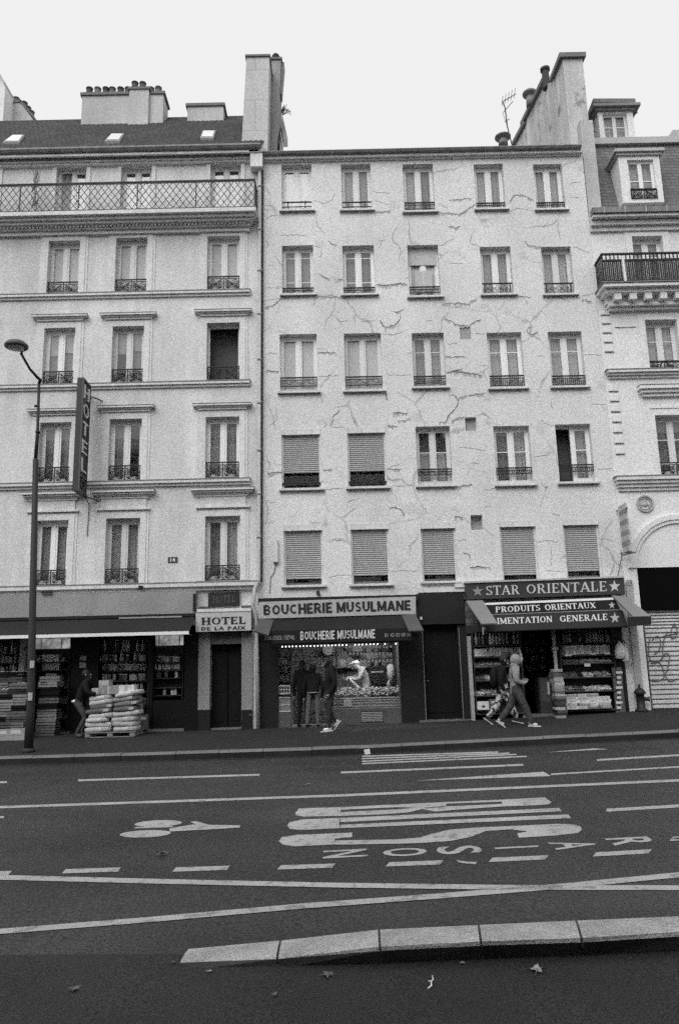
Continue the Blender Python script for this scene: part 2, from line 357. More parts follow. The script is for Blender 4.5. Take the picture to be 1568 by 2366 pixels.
struct(mb.build('pavement', asphalt_walk))
kerb = MB(); x = -30.0
while x < 30:
    ln = random.choice((.9, 1.0, 1.15)); a, b = x+.006, x+ln-.006; j = random.uniform(-.006, .006)
    za, zb = roadz(a)+.15+j, roadz(b)+.15+j; ya, yb = kerby(a), kerby(b)
    prof = ((0, -.4), (0, -.035), (.035, .003), (KW, .005), (KW, -.4))
    k = len(kerb.v)
    for yy, zz in prof: kerb.v.append(Vector((a, ya+yy, za+zz)))
    for yy, zz in prof: kerb.v.append(Vector((b, yb+yy, zb+zz)))
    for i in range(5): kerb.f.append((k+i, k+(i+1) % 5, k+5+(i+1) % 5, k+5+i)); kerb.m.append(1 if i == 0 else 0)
    kerb.f.append((k, k+1, k+2, k+3, k+4)); kerb.f.append((k+9, k+8, k+7, k+6, k+5)); kerb.m += [0, 0]
    x += ln
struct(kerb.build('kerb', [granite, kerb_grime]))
mb = MB()
for a, b in zip(range(-30, 30), range(-29, 31)): mb.face([(a, kerby(a)-.22, roadz(a)+.004), (b, kerby(b)-.22, roadz(b)+.004), (b, kerby(b), roadz(b)+.004), (a, kerby(a), roadz(a)+.004)])
mb.build('gutter_channel', M('wet_gutter', .03, rough=.5, grit=(60, .5), stain=(2, .3)), road)
# ---- road markings: painted sheets 4 mm above the road
def mark(name, polys, step=0):
    m_ = MB()
    for i, p in enumerate(polys):
        m_.face([G3(x, y, .004+.0006*(i % 4)) for x, y in p])
    return m_.build(name, paint_m, road)
def line(pts, w, name='lane_line'):
    up = [(x, y-w/2) for x, y in pts]; dn = [(x, y+w/2) for x, y in pts]
    return mark(name, [[dn[i], dn[i+1], up[i+1], up[i]] for i in range(len(pts)-1)])
line([(-400, 1880), (0, 1865), (784, 1838), (1568, 1803), (1900, 1786)], 5.5)
for p in ([(181, 1803), (600, 1790)], [(-160, 1812), (17, 1807)], [(787, 1785), (1208, 1767)], [(1378, 1756), (1700, 1737)]): line(p, 4.2, 'lane_dash')
line([(1272, 1789), (1700, 1764)], 3.6)
line([(1400, 1872), (1700, 1854)], 7, 'lane_dash'); line([(-120, 1892), (10, 1888)], 5, 'lane_dash')
mark('bevelled_arrow', [[(955, 1804), (1272, 1793), (1255, 1783)]]); mark('bevelled_arrow', [[(1255, 1739), (1405, 1731), (1370, 1729)]])
for a, b in (((836, 1764.5), (1216, 1747.5)), ((836, 1759), (1192, 1743)), ((836, 1753), (1176, 1740)), ((836, 1747.5), (1150, 1737.5))): line([a, b], 3, 'striped_arrow_bar')
for a, b in (((-60, 2019), (28, 2017)), ((143, 2013), (280, 2009)), ((398, 2009), (532, 2005)), ((640, 2004), (775, 2000)), ((890, 1997), (1024, 1992.5)), ((1128, 1986.5), (1266, 1981)), ((1368, 1974), (1505, 1967)), ((1545, 1938), (1640, 1934))):
    w = 5; mark('short_dash', [[(a[0], a[1]+w), (b[0]-8, b[1]+w), (b[0], b[1]-w), (a[0]+9, a[1]-w)]])
mark('worn_dash', [[(1053, 1987), (1070, 1990), (1101, 1992), (1098, 1997), (1076, 1995), (1058, 1992)]])
line([(-300, 2012), (0, 2027), (400, 2037), (780, 2045), (1160, 2050), (1568, 2051), (1800, 2050)], 11)
line([(-200, 2170), (0, 2152), (340, 2125), (700, 2093), (1000, 2071), (1300, 2047), (1568, 2021), (1800, 1998)], 12)
def tr(s, ox=620.7, oy=1796.7, k=.875):
    a = [float(z) for z in s.replace(',', ' ').split()]; return [(ox+k*a[i], oy+k*a[i+1]) for i in range(0, len(a), 2)]
def arcp(cx, cy, rx, ry, a0, a1, n=8): return [(cx+rx*math.cos(math.radians(a0+(a1-a0)*i/n)), cy+ry*math.sin(math.radians(a0+(a1-a0)*i/n))) for i in range(n+1)]
def strip(top, bot): return [[bot[i], bot[i+1], top[i+1], top[i]] for i in range(len(top)-1)]
pB = strip(tr('69 95 80 81 190 78'), tr('72 99 92 103 190 101')) + strip(tr('190 78 342 70.5 404 67.5 468 64.5'), tr('190 85 342 78 404 80 468 75')) + \
    strip(tr('190 91 342 83.5 380 80 404 80'), tr('190 101 300 97 370 91.5 404 83')) + strip(tr('404 80 430 80 468 76'), tr('404 83 440 89.5 468 87')) + \
    strip(tr('468 64.5 615 58'), tr('468 69 615 63.5')) + strip(tr('468 76 615 69.5'), tr('468 87 615 76')) + strip(tr('615 58 728 52 746 65'), tr('615 76 700 73 736 71'))
pU = [tr('49 127 55 118 85 110.5 190 106.5 185 122 190 133 85 138.5 56 135')] + strip(tr('190 106.5 765 80'), tr('190 117.5 774 88.5')) + strip(tr('190 124.5 790 97'), tr('190 133.5 797 107'))
pS = [tr('27 168 34 157 75 151 175 147 173 161 178 176 70 181.5 38 177')] + strip(tr('175 147 220 145'), tr('173 161 220 157')) + \
    strip(tr('176 166 340 163 400 158'), tr('176 177 340 174.5 400 172.5')) + strip(tr('400 158 430 148 480 137 560 131'), tr('400 172.5 480 167 535 156 572 141')) + \
    strip(tr('560 131 660 127 760 122'), tr('572 141 640 136.5 672 141')) + [tr('655 147 680 143 672 135 760 122 800 123 822 129 826 138 815 146 760 152.5 660 158.5')]
for p in (pB, pU, pS): mark('bus_letter', p)
def glyph(ch, cx, cy, ln, wd, bold=.02):
    vs, fs = sans(ch, bold); x0, x1 = min(v[0] for v in vs), max(v[0] for v in vs); y0, y1 = min(v[1] for v in vs), max(v[1] for v in vs)
    c = G3(cx, cy); m_ = MB()
    if ch == 'I': wd *= .2
    for f_ in fs:
        q = []
        for i in f_:
            X = c.x+((vs[i][1]-y0)/(y1-y0)-.5)*ln; Y = c.y-((vs[i][0]-x0)/(x1-x0)-.5)*wd+.04*(X-c.x); q.append((X, Y, roadz(X)+.004))
        m_.face(q)
    m_.build('delivery_letter', paint_m, road)
for ch, cx, cy in (('N', 797, 1973), ('O', 935, 1969.5), ('S', 1060, 1964.5), ('I', 1193, 1958.5), ('A', 1325, 1953.5), ('R', 1457, 1944), ('V', 1597, 1937)): glyph(ch, cx, cy, .41, .30)
def ellm(cx, cy, rx, ry, sk): return [(cx+rx*math.cos(2*PI*i/24)+sk*math.sin(2*PI*i/24), cy-ry*math.sin(2*PI*i/24)-rx*.03*math.cos(2*PI*i/24)) for i in range(24)]
mark('bicycle_symbol', [ellm(366, 1902.5, 55, 7.5, 4), ellm(336, 1926.5, 59, 8.5, 5), [(392, 1914), (445, 1905), (555, 1907), (554, 1912), (470, 1917), (392, 1921)], [(439, 1899), (452, 1897), (495, 1909), (470, 1912)], [(312, 1911), (400, 1908), (400, 1911), (312, 1914)]])
# ---- asphalt repair patches and seams
mb = MB(); mb.face([G3(x, y, .002) for x, y in ((-300, 2330), (-300, 2208), (412, 2204), (430, 2212), (410, 2238), (700, 2232), (1600, 2196), (1900, 2180), (2100, 2800), (-900, 2800))])
mb.build('asphalt_patch', M('asphalt_near', .025, rough=.8, grit=(90, 1.5), stain=(.7, .45), bump=.6), road)
# ---- concrete separator kerb
ISL = [(410, 2237, 433, 2193, 433, 2193, .02), (640, 2230, 640, 2210, 648, 2173, .05), (880, 2225, 877, 2188, 875, 2148, .115), (1115, 2212, 1110, 2176, 1105, 2137, .12), (1345, 2205, 1343, 2168, 1330, 2127, .12), (1580, 2195, 1577, 2153, 1568, 2117, .12), (1820, 2180, 1815, 2140, 1800, 2105, .12)]
isl = thing('separator_kerb', 'low pale concrete separator kerb of chamfered blocks lying on the near asphalt', 'kerb', G3(410, 2237))
for a, b in zip(ISL, ISL[1:]):
    m_ = MB(); rings = []
    ends = []
    for e in (a, b):
        fb = G3(e[0], e[1]); h = e[6]; tb = G3(e[4], e[5], h); tf = G3(e[2], e[3], h) if e is not ISL[0] else fb.lerp(tb, .2)+Vector((0, 0, .02))
        ends.append((fb, tf, tb))
    d = (ends[1][0]-ends[0][0]).normalized()*.007
    for fb, tf, tb, s in ((*ends[0], 1), (*ends[1], -1)):
        fb, tf, tb = fb+d*s, tf+d*s, tb+d*s; bb = Vector((tb.x, tb.y+.03, roadz(tb.x)-.02)); fb = fb-Vector((0, 0, .02))
        mid = fb.lerp(tf, .8); m2 = tf.lerp(tb, .12); mm = tf.lerp(tb, .55)+Vector((0, 0, .004))
        rings.append([fb, mid, tf.lerp(m2, .5)-Vector((0, 0, .004)), m2, mm, tb, bb])
    k = 0; m_.v = rings[0]+rings[1]
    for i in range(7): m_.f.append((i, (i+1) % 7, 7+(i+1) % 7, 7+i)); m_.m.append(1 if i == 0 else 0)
    m_.f.append(tuple(range(7))); m_.f.append(tuple(range(13, 6, -1))); m_.m += [0, 0]
    m_.build('kerb_block', [concrete, conc_grime_shade], isl)  # front face darkened for dirt and for shade painted into the colour
# ---- fallen leaves and litter
leaf_m = M('dry_leaf', .20, grit=(60, .4), rnd=.25)
def leaf(x, y, s, rot, label, flat=.25):
    c = G3(x, y, .006); m_ = MB(); pts = []
    for i in range(20):
        a = 2*PI*i/20; rr = s*random.uniform(.8, 1.1)*(1 if i % 4 == 0 else .62 if i % 2 == 0 else .45)*(1 if i != 10 else .5)
        pts.append(c+Vector((rr*math.cos(a+rot), rr*math.sin(a+rot), .004+abs(math.sin(a*1.5+rot))*s*flat+.2*s*flat*math.cos(3*a))))
    ctr = c+Vector((0, 0, .012))
    for i in range(20):
        m_.face([ctr, pts[i], pts[(i+1) % 20]])
    m_.ext([ctr, ctr+Vector((.004, 0, 0)), c+Vector((-s*1.3*math.cos(rot), -s*1.3*math.sin(rot), .006))], (0, 0, .003))
    tag(m_.build('fallen_leaf', leaf_m), label, 'leaf', 'dead leaves on the road')
leaf(374, 1976, .075, .3, 'large curled pale leaf lying on the bus lane below the bicycle symbol', .5)
leaf(1240, 2243, .06, 1.2, 'maple leaf on the near asphalt before the right end of the separator kerb', .25)
leaf(757, 2253, .055, 2.2, 'flat dull leaf pressed on the near asphalt just in front of the separator kerb', .1)
leaf(173, 2287, .042, .8, 'dull leaf on the dark near asphalt left of the separator kerb', .2)
leaf(484, 2246, .022, .1, 'small leaf scrap in front of the low left tip of the separator kerb', .3)
leaf(635, 2300, .022, 1.1, 'small bright leaf scrap alone on the bare near asphalt at the bottom of the photo', .3)
leaf(323, 1999, .02, 1.1, 'tiny leaf scrap between two short dashes left of the middle of the road', .5)
leaf(400, 2225, .02, .4, 'tiny leaf scrap right beside the left tip of the separator kerb', .3)
leaf(1068, 2227, .018, .4, 'tiny leaf scrap at the foot of the separator kerb beside the third joint', .3)
leaf(710, 1814, .05, .4, 'small pale leaf on the far lane above the long white line', .5)
m_ = MB(); p = [G3(x, y, .012) for x, y in ((988, 2284), (996, 2277), (995, 2268), (1000, 2263), (998, 2254))]
m_.tube(p, [.003, .004, .004, .003, .002], 5); m_.tube([p[2], G3(990, 2266, .03)], .003, 5)
tag(m_.build('white_twig', M('bleached_twig', .8)), 'thin forked white twig lying on the near asphalt', 'twig')
m_ = MB(); m_.obox(G3(848, 1743)+Vector((0, 0, .05)), (.055, 0, .01), (0, .02, 0), (-.01, 0, .045))
tag(m_.build('crumpled_carton', M('litter_white', .75, stain=(12, .4))), 'small white crumpled carton lying in the gutter at the far kerb', 'litter')
# ------------------------------------------------------------------ facade tools
XL, XR = -2.08, 7.82                          # party lines hotel | cracked house | arched house
def rect(x0, x1, yt, yb, Y=FY):
    return P3(x0, yt, Y).x, P3(x1, yt, Y).x, P3((x0+x1)/2, yb, Y).z, P3((x0+x1)/2, yt, Y).z
def wall(name, x0, x1, z0, z1, holes, mat, parent, rec=.22, Y=FY, extra=()):
    """street wall with real openings; holes = (X0, X1, Z0, Z1, reveal depth)"""
    m_ = MB(); xs = sorted({x0, x1, *[h[0] for h in holes], *[h[1] for h in holes]}); zs = sorted({z0, z1, *[h[2] for h in holes], *[h[3] for h in holes]})
    xs = [x for x in xs if x0 <= x <= x1]; zs = [z for z in zs if z0 <= z <= z1]
    for c, d in zip(zs, zs[1:]):
        run = None
        for a, b in list(zip(xs, xs[1:]))+[(None, None)]:
            solid = a is not None and not any(h[0] < (a+b)/2 < h[1] and h[2] < (c+d)/2 < h[3] for h in holes)
            if solid: run = (run[0], b) if run else (a, b)
            elif run: m_.face([(run[0], Y, c), (run[1], Y, c), (run[1], Y, d), (run[0], Y, d)]); run = None
    for h in holes:
        a, b, c, d = h[:4]; e = Y+(h[4] if len(h) > 4 else rec)
        m_.face([(a, Y, c), (a, Y, d), (a, e, d), (a, e, c)]); m_.face([(b, Y, c), (b, e, c), (b, e, d), (b, Y, d)])
        m_.face([(a, Y, d), (b, Y, d), (b, e, d), (a, e, d)]); m_.face([(a, Y, c), (a, e, c), (b, e, c), (b, Y, c)])
    for a, b in ((x0+.002, x0+.003), (x1-.003, x1-.002)): m_.box(a, b, Y+.001, Y+9, z0, z1-.003)
    m_.box(x0, x1, Y+9, Y+9.1, z0, z1-.003); m_.box(x0, x1, Y+.05, Y+9, z1-.05, z1-.002)
    for i, e in enumerate(extra):
        for f_ in e.f: m_.face([e.v[k] for k in f_], i+1)
    return m_.build(name, mat, parent)
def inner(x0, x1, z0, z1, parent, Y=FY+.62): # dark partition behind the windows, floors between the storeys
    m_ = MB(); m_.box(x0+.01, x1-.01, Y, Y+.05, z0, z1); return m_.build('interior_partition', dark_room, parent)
def sheet(x0, x1, y, z0, z1, waves, amp, mat, name, parent):   # hanging cloth
    m_ = MB(); n = max(6, int(waves*6)); ph = random.random()*6
    for i in range(n):
        q = []
        for j in (i, i+1):
            t = j/n; q.append((x0+(x1-x0)*t, y+amp*math.sin(t*waves*2*PI+ph)+amp*.4*math.sin(t*waves*4.7+ph)))
        m_.face([(q[0][0], q[0][1], z0), (q[1][0], q[1][1], z0), (q[1][0], q[1][1], z1), (q[0][0], q[0][1], z1)])
    return m_.build(name, mat, parent)
def spiral(c, r, turns, a0, hand, n=13):
    return [Vector((c[0]+hand*r*(1-.8*i/n)*math.cos(a0+turns*2*PI*i/n), c[1], c[2]+r*(1-.8*i/n)*math.sin(a0+turns*2*PI*i/n))) for i in range(n+1)]
def railing(kind, x0, x1, z0, z1, y, parent, mat=None):
    m_ = MB(); w = x1-x0; h = z1-z0; t = .012
    m_.box(x0, x1, y-.02, y+.02, z1-.03, z1)
    if kind == 'bars':
        m_.box(x0, x1, y-.01, y+.01, z0+.01, z0+.035)
        for k in (.2, .78): m_.box(x0+w*k-.014, x0+w*k+.014, y-.012, y+.012, z0-.02, z1+.02)
    elif kind == 'scroll':
        m_.box(x0, x1, y-.015, y+.015, z0, z0+.025)
        for x in (x0+.015, x1-.015, (x0+x1)/2): m_.box(x-.013, x+.013, y-.012, y+.012, z0, z1)
        m_.box(x0, x1, y-.01, y+.01, z0+h*.8, z0+h*.8+.018)
        for s, cx in ((1, x0+w*.25), (-1, x0+w*.75)):
            for hx, hz, r_, a0 in ((-.12, .55, .2, 0), (.12, .3, .2, 2), (.13, .62, .12, 4), (-.14, .2, .13, 1), (0, .46, .1, 3)):
                m_.tube(spiral((cx+s*hx*w, y, z0+h*hz), r_*h*1.15, 1.5, a0, s), t, 4)
            m_.tube([(cx-s*w*.22, y, z0+h*.1), (cx-s*w*.06, y, z0+h*.3), (cx+s*w*.05, y, z0+h*.6), (cx+s*w*.2, y, z0+h*.78)], t, 4)
            m_.ell((cx, y, z0+h*.42), .035, .02, .05, 6, 4); m_.ell((cx+s*.12, y, z0+h*.2), .03, .02, .03, 6, 4)
    elif kind == 'lattice':
        m_.box(x0, x1, y-.012, y+.012, z0, z0+.02)
        for x in (x0+.07, x1-.07): m_.box(x-.016, x+.016, y-.014, y+.014, z0-.03, z1)
        n = 4
        for i in range(n):
            for j in range(2):
                c = (x0+.08+(w-.16)*(i+.5)/n, y, z0+h*(.27+.46*j)); m_.tube([Vector(c)+Vector((math.cos(a*.7)*.075, 0, math.sin(a*.7)*h*.2)) for a in range(10)], .008, 4)
    else:     # 'band': close-set little balusters with rings
        m_.box(x0, x1, y-.012, y+.012, z1-.10, z1-.08); m_.box(x0, x1, y-.012, y+.012, z0, z0+.02)
        n = int(w/.055)
        for i in range(n+1):
            x = x0+w*i/n; m_.box(x-.008, x+.008, y-.01, y+.01, z0, z1)
        for i in range(0, n, 2):
            m_.tube(spiral((x0+w*(i+1)/n, y+.004, z0+h*.45), min(.06, h*.35), 1.0, i, 1, 7), .009, 4)
    return m_.build('railing', mat or iron, parent)
def window(b, X0, X1, Z0, Z1, kind='win', rail=None, rz=None, mid=None, cur=1.0, rec=.20, sill=True, open_=None, Y=FY, lean=False, gap=0.0, sillh=.07, sillw=.10, curz=None, bar=.05, blind=0):
    """one casement window: frame > pane, curtain, sill, railing; or a roller shutter in its box"""
    w = X1-X0; h = Z1-Z0; y = Y+rec; zb = Z0
    m_ = MB(); fw = .055
    if kind in ('win', 'blind', 'board'):
        for a, c in ((X0, X0+fw), (X1-fw, X1)): m_.box(a, c, y, y+.07, zb, Z1)
        m_.box(X0+fw, X1-fw, y+.001, y+.069, Z1-fw*1.4, Z1); m_.box(X0+fw, X1-fw, y+.001, y+.069, zb, zb+fw*1.3)
        cx = (X0+X1)/2; sash = .05
        if open_ != 0: m_.box(cx-.045, cx+.045, y-.012, y+.06, zb+fw*1.3, Z1-fw*1.4)
        for a, c in ((X0+fw, cx-.045), (cx+.045, X1-fw)):
            if open_ is not None and (open_ == 0 or (a > cx) == (open_ > 0)): continue
            m_.box(a, a+sash, y+.004, y+.05, zb+fw*1.3, Z1-fw*1.4); m_.box(c-sash, c, y+.004, y+.05, zb+fw*1.3, Z1-fw*1.4)
            m_.box(a+sash, c-sash, y+.006, y+.048, Z1-fw*1.4-.06, Z1-fw*1.4); m_.box(a+sash, c-sash, y+.006, y+.048, zb+fw*1.3, zb+fw*1.3+.09)
            for k in (mid or []): m_.box(a+sash, c-sash, y+.01, y+.044, zb+h*k-.013, zb+h*k+.013)
        if open_ is not None:      # one leaf swung inwards
            s = open_ or 1; hx = X1-fw if s > 0 else X0+fw; m_.box(hx-.02, hx+.02, y+.06, y+.06+w*.42, zb+fw*1.3, Z1-fw*1.4)
        f = m_.build('window', white_paint, b)
        if kind == 'win' and open_ != 0:
            p_ = MB(); p_.box(X0+fw if open_ != -1 else cx, X1-fw if open_ != 1 else cx, y+.026, y+.032, zb+fw, Z1-fw); p_.build('pane', pane_m, f)
            if cur:
                for k, (a, c) in enumerate(((X0+fw, cx), (cx, X1-fw))):
                    mt = curtain_m if (cur if not isinstance(cur, tuple) else cur[k]) >= 1 else curtain_grey
                    if isinstance(cur, tuple) and cur[k] == 0: continue
                    tz = Z1-.05 if curz is None else zb+h*curz[k]
                    sheet(a, c, y+.13, zb+.02, tz, random.uniform(3, 5), .014, mt, 'curtain', f)
            if blind:
                for k, (a, c) in enumerate(((X0+fw, cx), (cx, X1-fw))): sheet(a, c, y+.09, Z1-h*(blind-.05*k), Z1-.05, 2, .006, curtain_m, 'roller_blind', f)
        elif kind != 'win':
            p_ = MB(); p_.box(X0+fw, X1-fw, y+.061, y+.075, zb+fw, Z1-fw)
            if kind == 'board':
                p_.box(X0+fw+.001, X1-fw-.001, y-.03, y+.02, Z0+h*.66, Z1-.06); p_.box(X0+.2, X0+.45, y-.02, y+.02, Z0+.2, Z0+h*.55); p_.box(X1-.45, X1-.2, y-.02, y+.02, Z0+.2, Z0+h*.55)
            p_.build('closed_panel', M('closed_blind', .5, grit=(26, .25), streak=(3, .1)), f)
    else:       # roller shutter
        bh = .17; m_.box(X0, X1, Y-.015, Y+.12, Z1-bh, Z1)
        f = m_.build('shutter_box', trim, b)
        s_ = MB(); n = int((h-bh-gap)/.058); zt = Z1-bh
        for i in range(n):
            a = zt-.058*(i+1); s_.ext([(X0+.05, Y+.10, a), (X0+.05, Y+.085, a+.024), (X0+.05, Y+.10, a+.05), (X0+.05, Y+.112, a+.05), (X0+.05, Y+.112, a)], (w-.1, 0, 0))
        s_.build('shutter_slats', slat_m, f)
        for ga, gb in ((X0, X0+.05), (X1-.05, X1)): g_ = MB(); g_.box(ga, gb, Y+.07, Y+.13, Z0, zt); g_.build('guide_rail', trim, f)
        p_ = MB(); p_.box(X0, X1, y+.05, y+.06, Z0, Z1-bh); p_.build('pane', pane_m, f)
        if gap > .15: q_ = MB(); q_.box(X0+.05, X1-.05, y+.03, y+.08, Z0, Z0+.09); q_.build('bottom_rail', M('grubby_frame', .2, grit=(30, .4)), f)
    if sill:
        s_ = MB(); s_.box(X0-.07, X1+.09, Y-.09, Y+rec-.005, Z0-sillh, Z0-.001); s_.build('sill', trim, f)
        s_ = MB(); s_.box(X0-.073, X1+.093, Y-.093, Y-.05, Z0-sillh-.012, Z0-sillh+.012); s_.build('sill_drip', M('sill_grime', .13, grit=(26, .50)), f)
    if rail: railing(rail, X0+.01, X1-.01, rz[0], rz[1], Y+.05, f)
    return f
# ------------------------------------------------------------------ cracked house (centre)
cracked = thing('apartment_house', 'pale six-storey house with cracked peeling plaster, between the hotel and the arched house', 'house', (2.9, FY, basez(2.9)))
ROWS = [
 [(650, 719, 380, 486, 'win', 'bars', 465, 478), (787, 855, 379, 485, 'win', 'bars', 465, 478), (929, 999, 379, 489, 'win', 'band', 466, 482), (1093, 1160, 379, 483, 'win', 'band', 467, 481), (1230, 1296, 379, 484, 'win', 'band', 466, 481)],
 [(651, 723, 567, 680, 'win', 'band', 664, 677), (790, 863, 567, 680, 'win', 'band', 663, 676), (940, 1011, 566, 685, 'board', 'band', 661, 676), (1107, 1178, 570, 680, 'win', 'lattice', 653, 677), (1248, 1317, 570, 680, 'win', 'lattice', 653, 677)],
 [(646, 731, 772, 905, 'blind', 'band', 871, 893), (794, 879, 770, 902, 'blind', 'band', 869, 890), (950, 1024, 769, 894, 'win', 'band', 868, 893), (1123, 1203, 768, 896, 'win', 'band', 867, 891), (1264, 1342, 766, 893, 'win', 'band', 867, 889)],
 [(650, 739, 991, 1129, 'shut', 'bars', 1115, 1122), (801, 889, 987, 1125, 'shut', 'bars', 1112, 1120), (959, 1038, 985, 1121, 'win', 'band', 1083, 1098), (1138, 1221, 984, 1119, 'win', 'band', 1080, 1096), (1281, 1362, 980, 1114, 'win', 'band', 1073, 1090)],
 [(655, 744, 1212, 1352, 'shut', None, 0, 0), (809, 896, 1209, 1349, 'shut', None, 0, 0), (970, 1050, 1207, 1343, 'shut', None, 0, 0), (1152, 1235, 1203, 1340, 'shut', None, 0, 0), (1298, 1380, 1199, 1336, 'shut', None, 0, 0)]]
holes = []; wins = []
for r_, row in enumerate(ROWS):
    for c_, t in enumerate(row):
        q = rect(*t[:4]); holes.append(q+(.22,)); wins.append((r_, c_, q, t))
for nx0, nx1, ny0, ny1, dp in ((1061, 1086, 755, 784, .03), (1073, 1099, 964, 995, .14), (1086, 1113, 1190, 1224, .2)): holes.append(rect(nx0, nx1, ny0, ny1)+(dp,))
shopB = (P3(640, 1560).x, P3(926, 1560).x, -1.0, P3(784, 1484).z, .3)
doorB = (P3(972, 1560).x, P3(1066, 1560).x, -1.0, P3(1015, 1440).z, .3)
shopS = (P3(1084, 1560).x, P3(1416, 1560).x, -1.0, P3(1250, 1445).z, .3)
holes += [shopB, doorB, shopS]
zlip = P3(970, 340, FY-.30).z; ztop = zlip-.13
for nx0, nx1, ny0, ny1, dp in ((1061, 1086, 755, 784, .03), (1073, 1099, 964, 995, .14), (1086, 1113, 1190, 1224, .2)):
    m_ = MB(); a, b, c, d = rect(nx0, nx1, ny0, ny1); m_.box(a, b, FY+dp, FY+dp+.02, c, d); m_.build('vent_niche', M('niche_plaster', .33, grit=(26, .37)), cracked)
zin = P3(800, 1372).z
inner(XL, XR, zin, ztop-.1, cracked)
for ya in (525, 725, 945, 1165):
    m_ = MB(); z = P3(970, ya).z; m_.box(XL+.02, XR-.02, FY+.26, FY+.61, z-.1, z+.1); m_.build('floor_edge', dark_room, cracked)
for r_, c_, (a, b, c, d), t in wins:
    rz = (P3(t[0], t[7]).z, P3(t[0], t[6]).z) if t[5] else None
    kw = dict(kind='shut' if t[4] == 'shut' else t[4], rail=t[5], rz=rz)
    if r_ in (1, 2) and t[4] == 'win' and not (r_ == 1 and c_ > 2): kw['mid'] = (.68,) if r_ == 2 else (.8, .3)
    if r_ == 3 and t[4] == 'win': kw['mid'] = (.58,)
    kw['cur'] = [[1, 1, (1, 0.5), 1, 1], [.5, .5, 1, 1, 1], [1, 1, (.5, 1), 1, 1], [1, 1, 1, (.5, 1), (0, 1)], [0]*5][r_][c_]
    if r_ == 0 and c_ == 2: kw['open_'] = None
    if r_ == 3 and c_ == 2: kw['curz'] = (.6, .6)
    if r_ == 3 and c_ == 4: kw['open_'] = -1
    if r_ == 4: kw['gap'] = [.16, .2, .18, .13, .16][c_]
    if r_ == 3 and c_ < 2: kw['gap'] = [.42, .42][c_]
    if r_ == 4 and c_ > 2: kw['sill'] = False
    window(cracked, a, b, c, d, **kw)
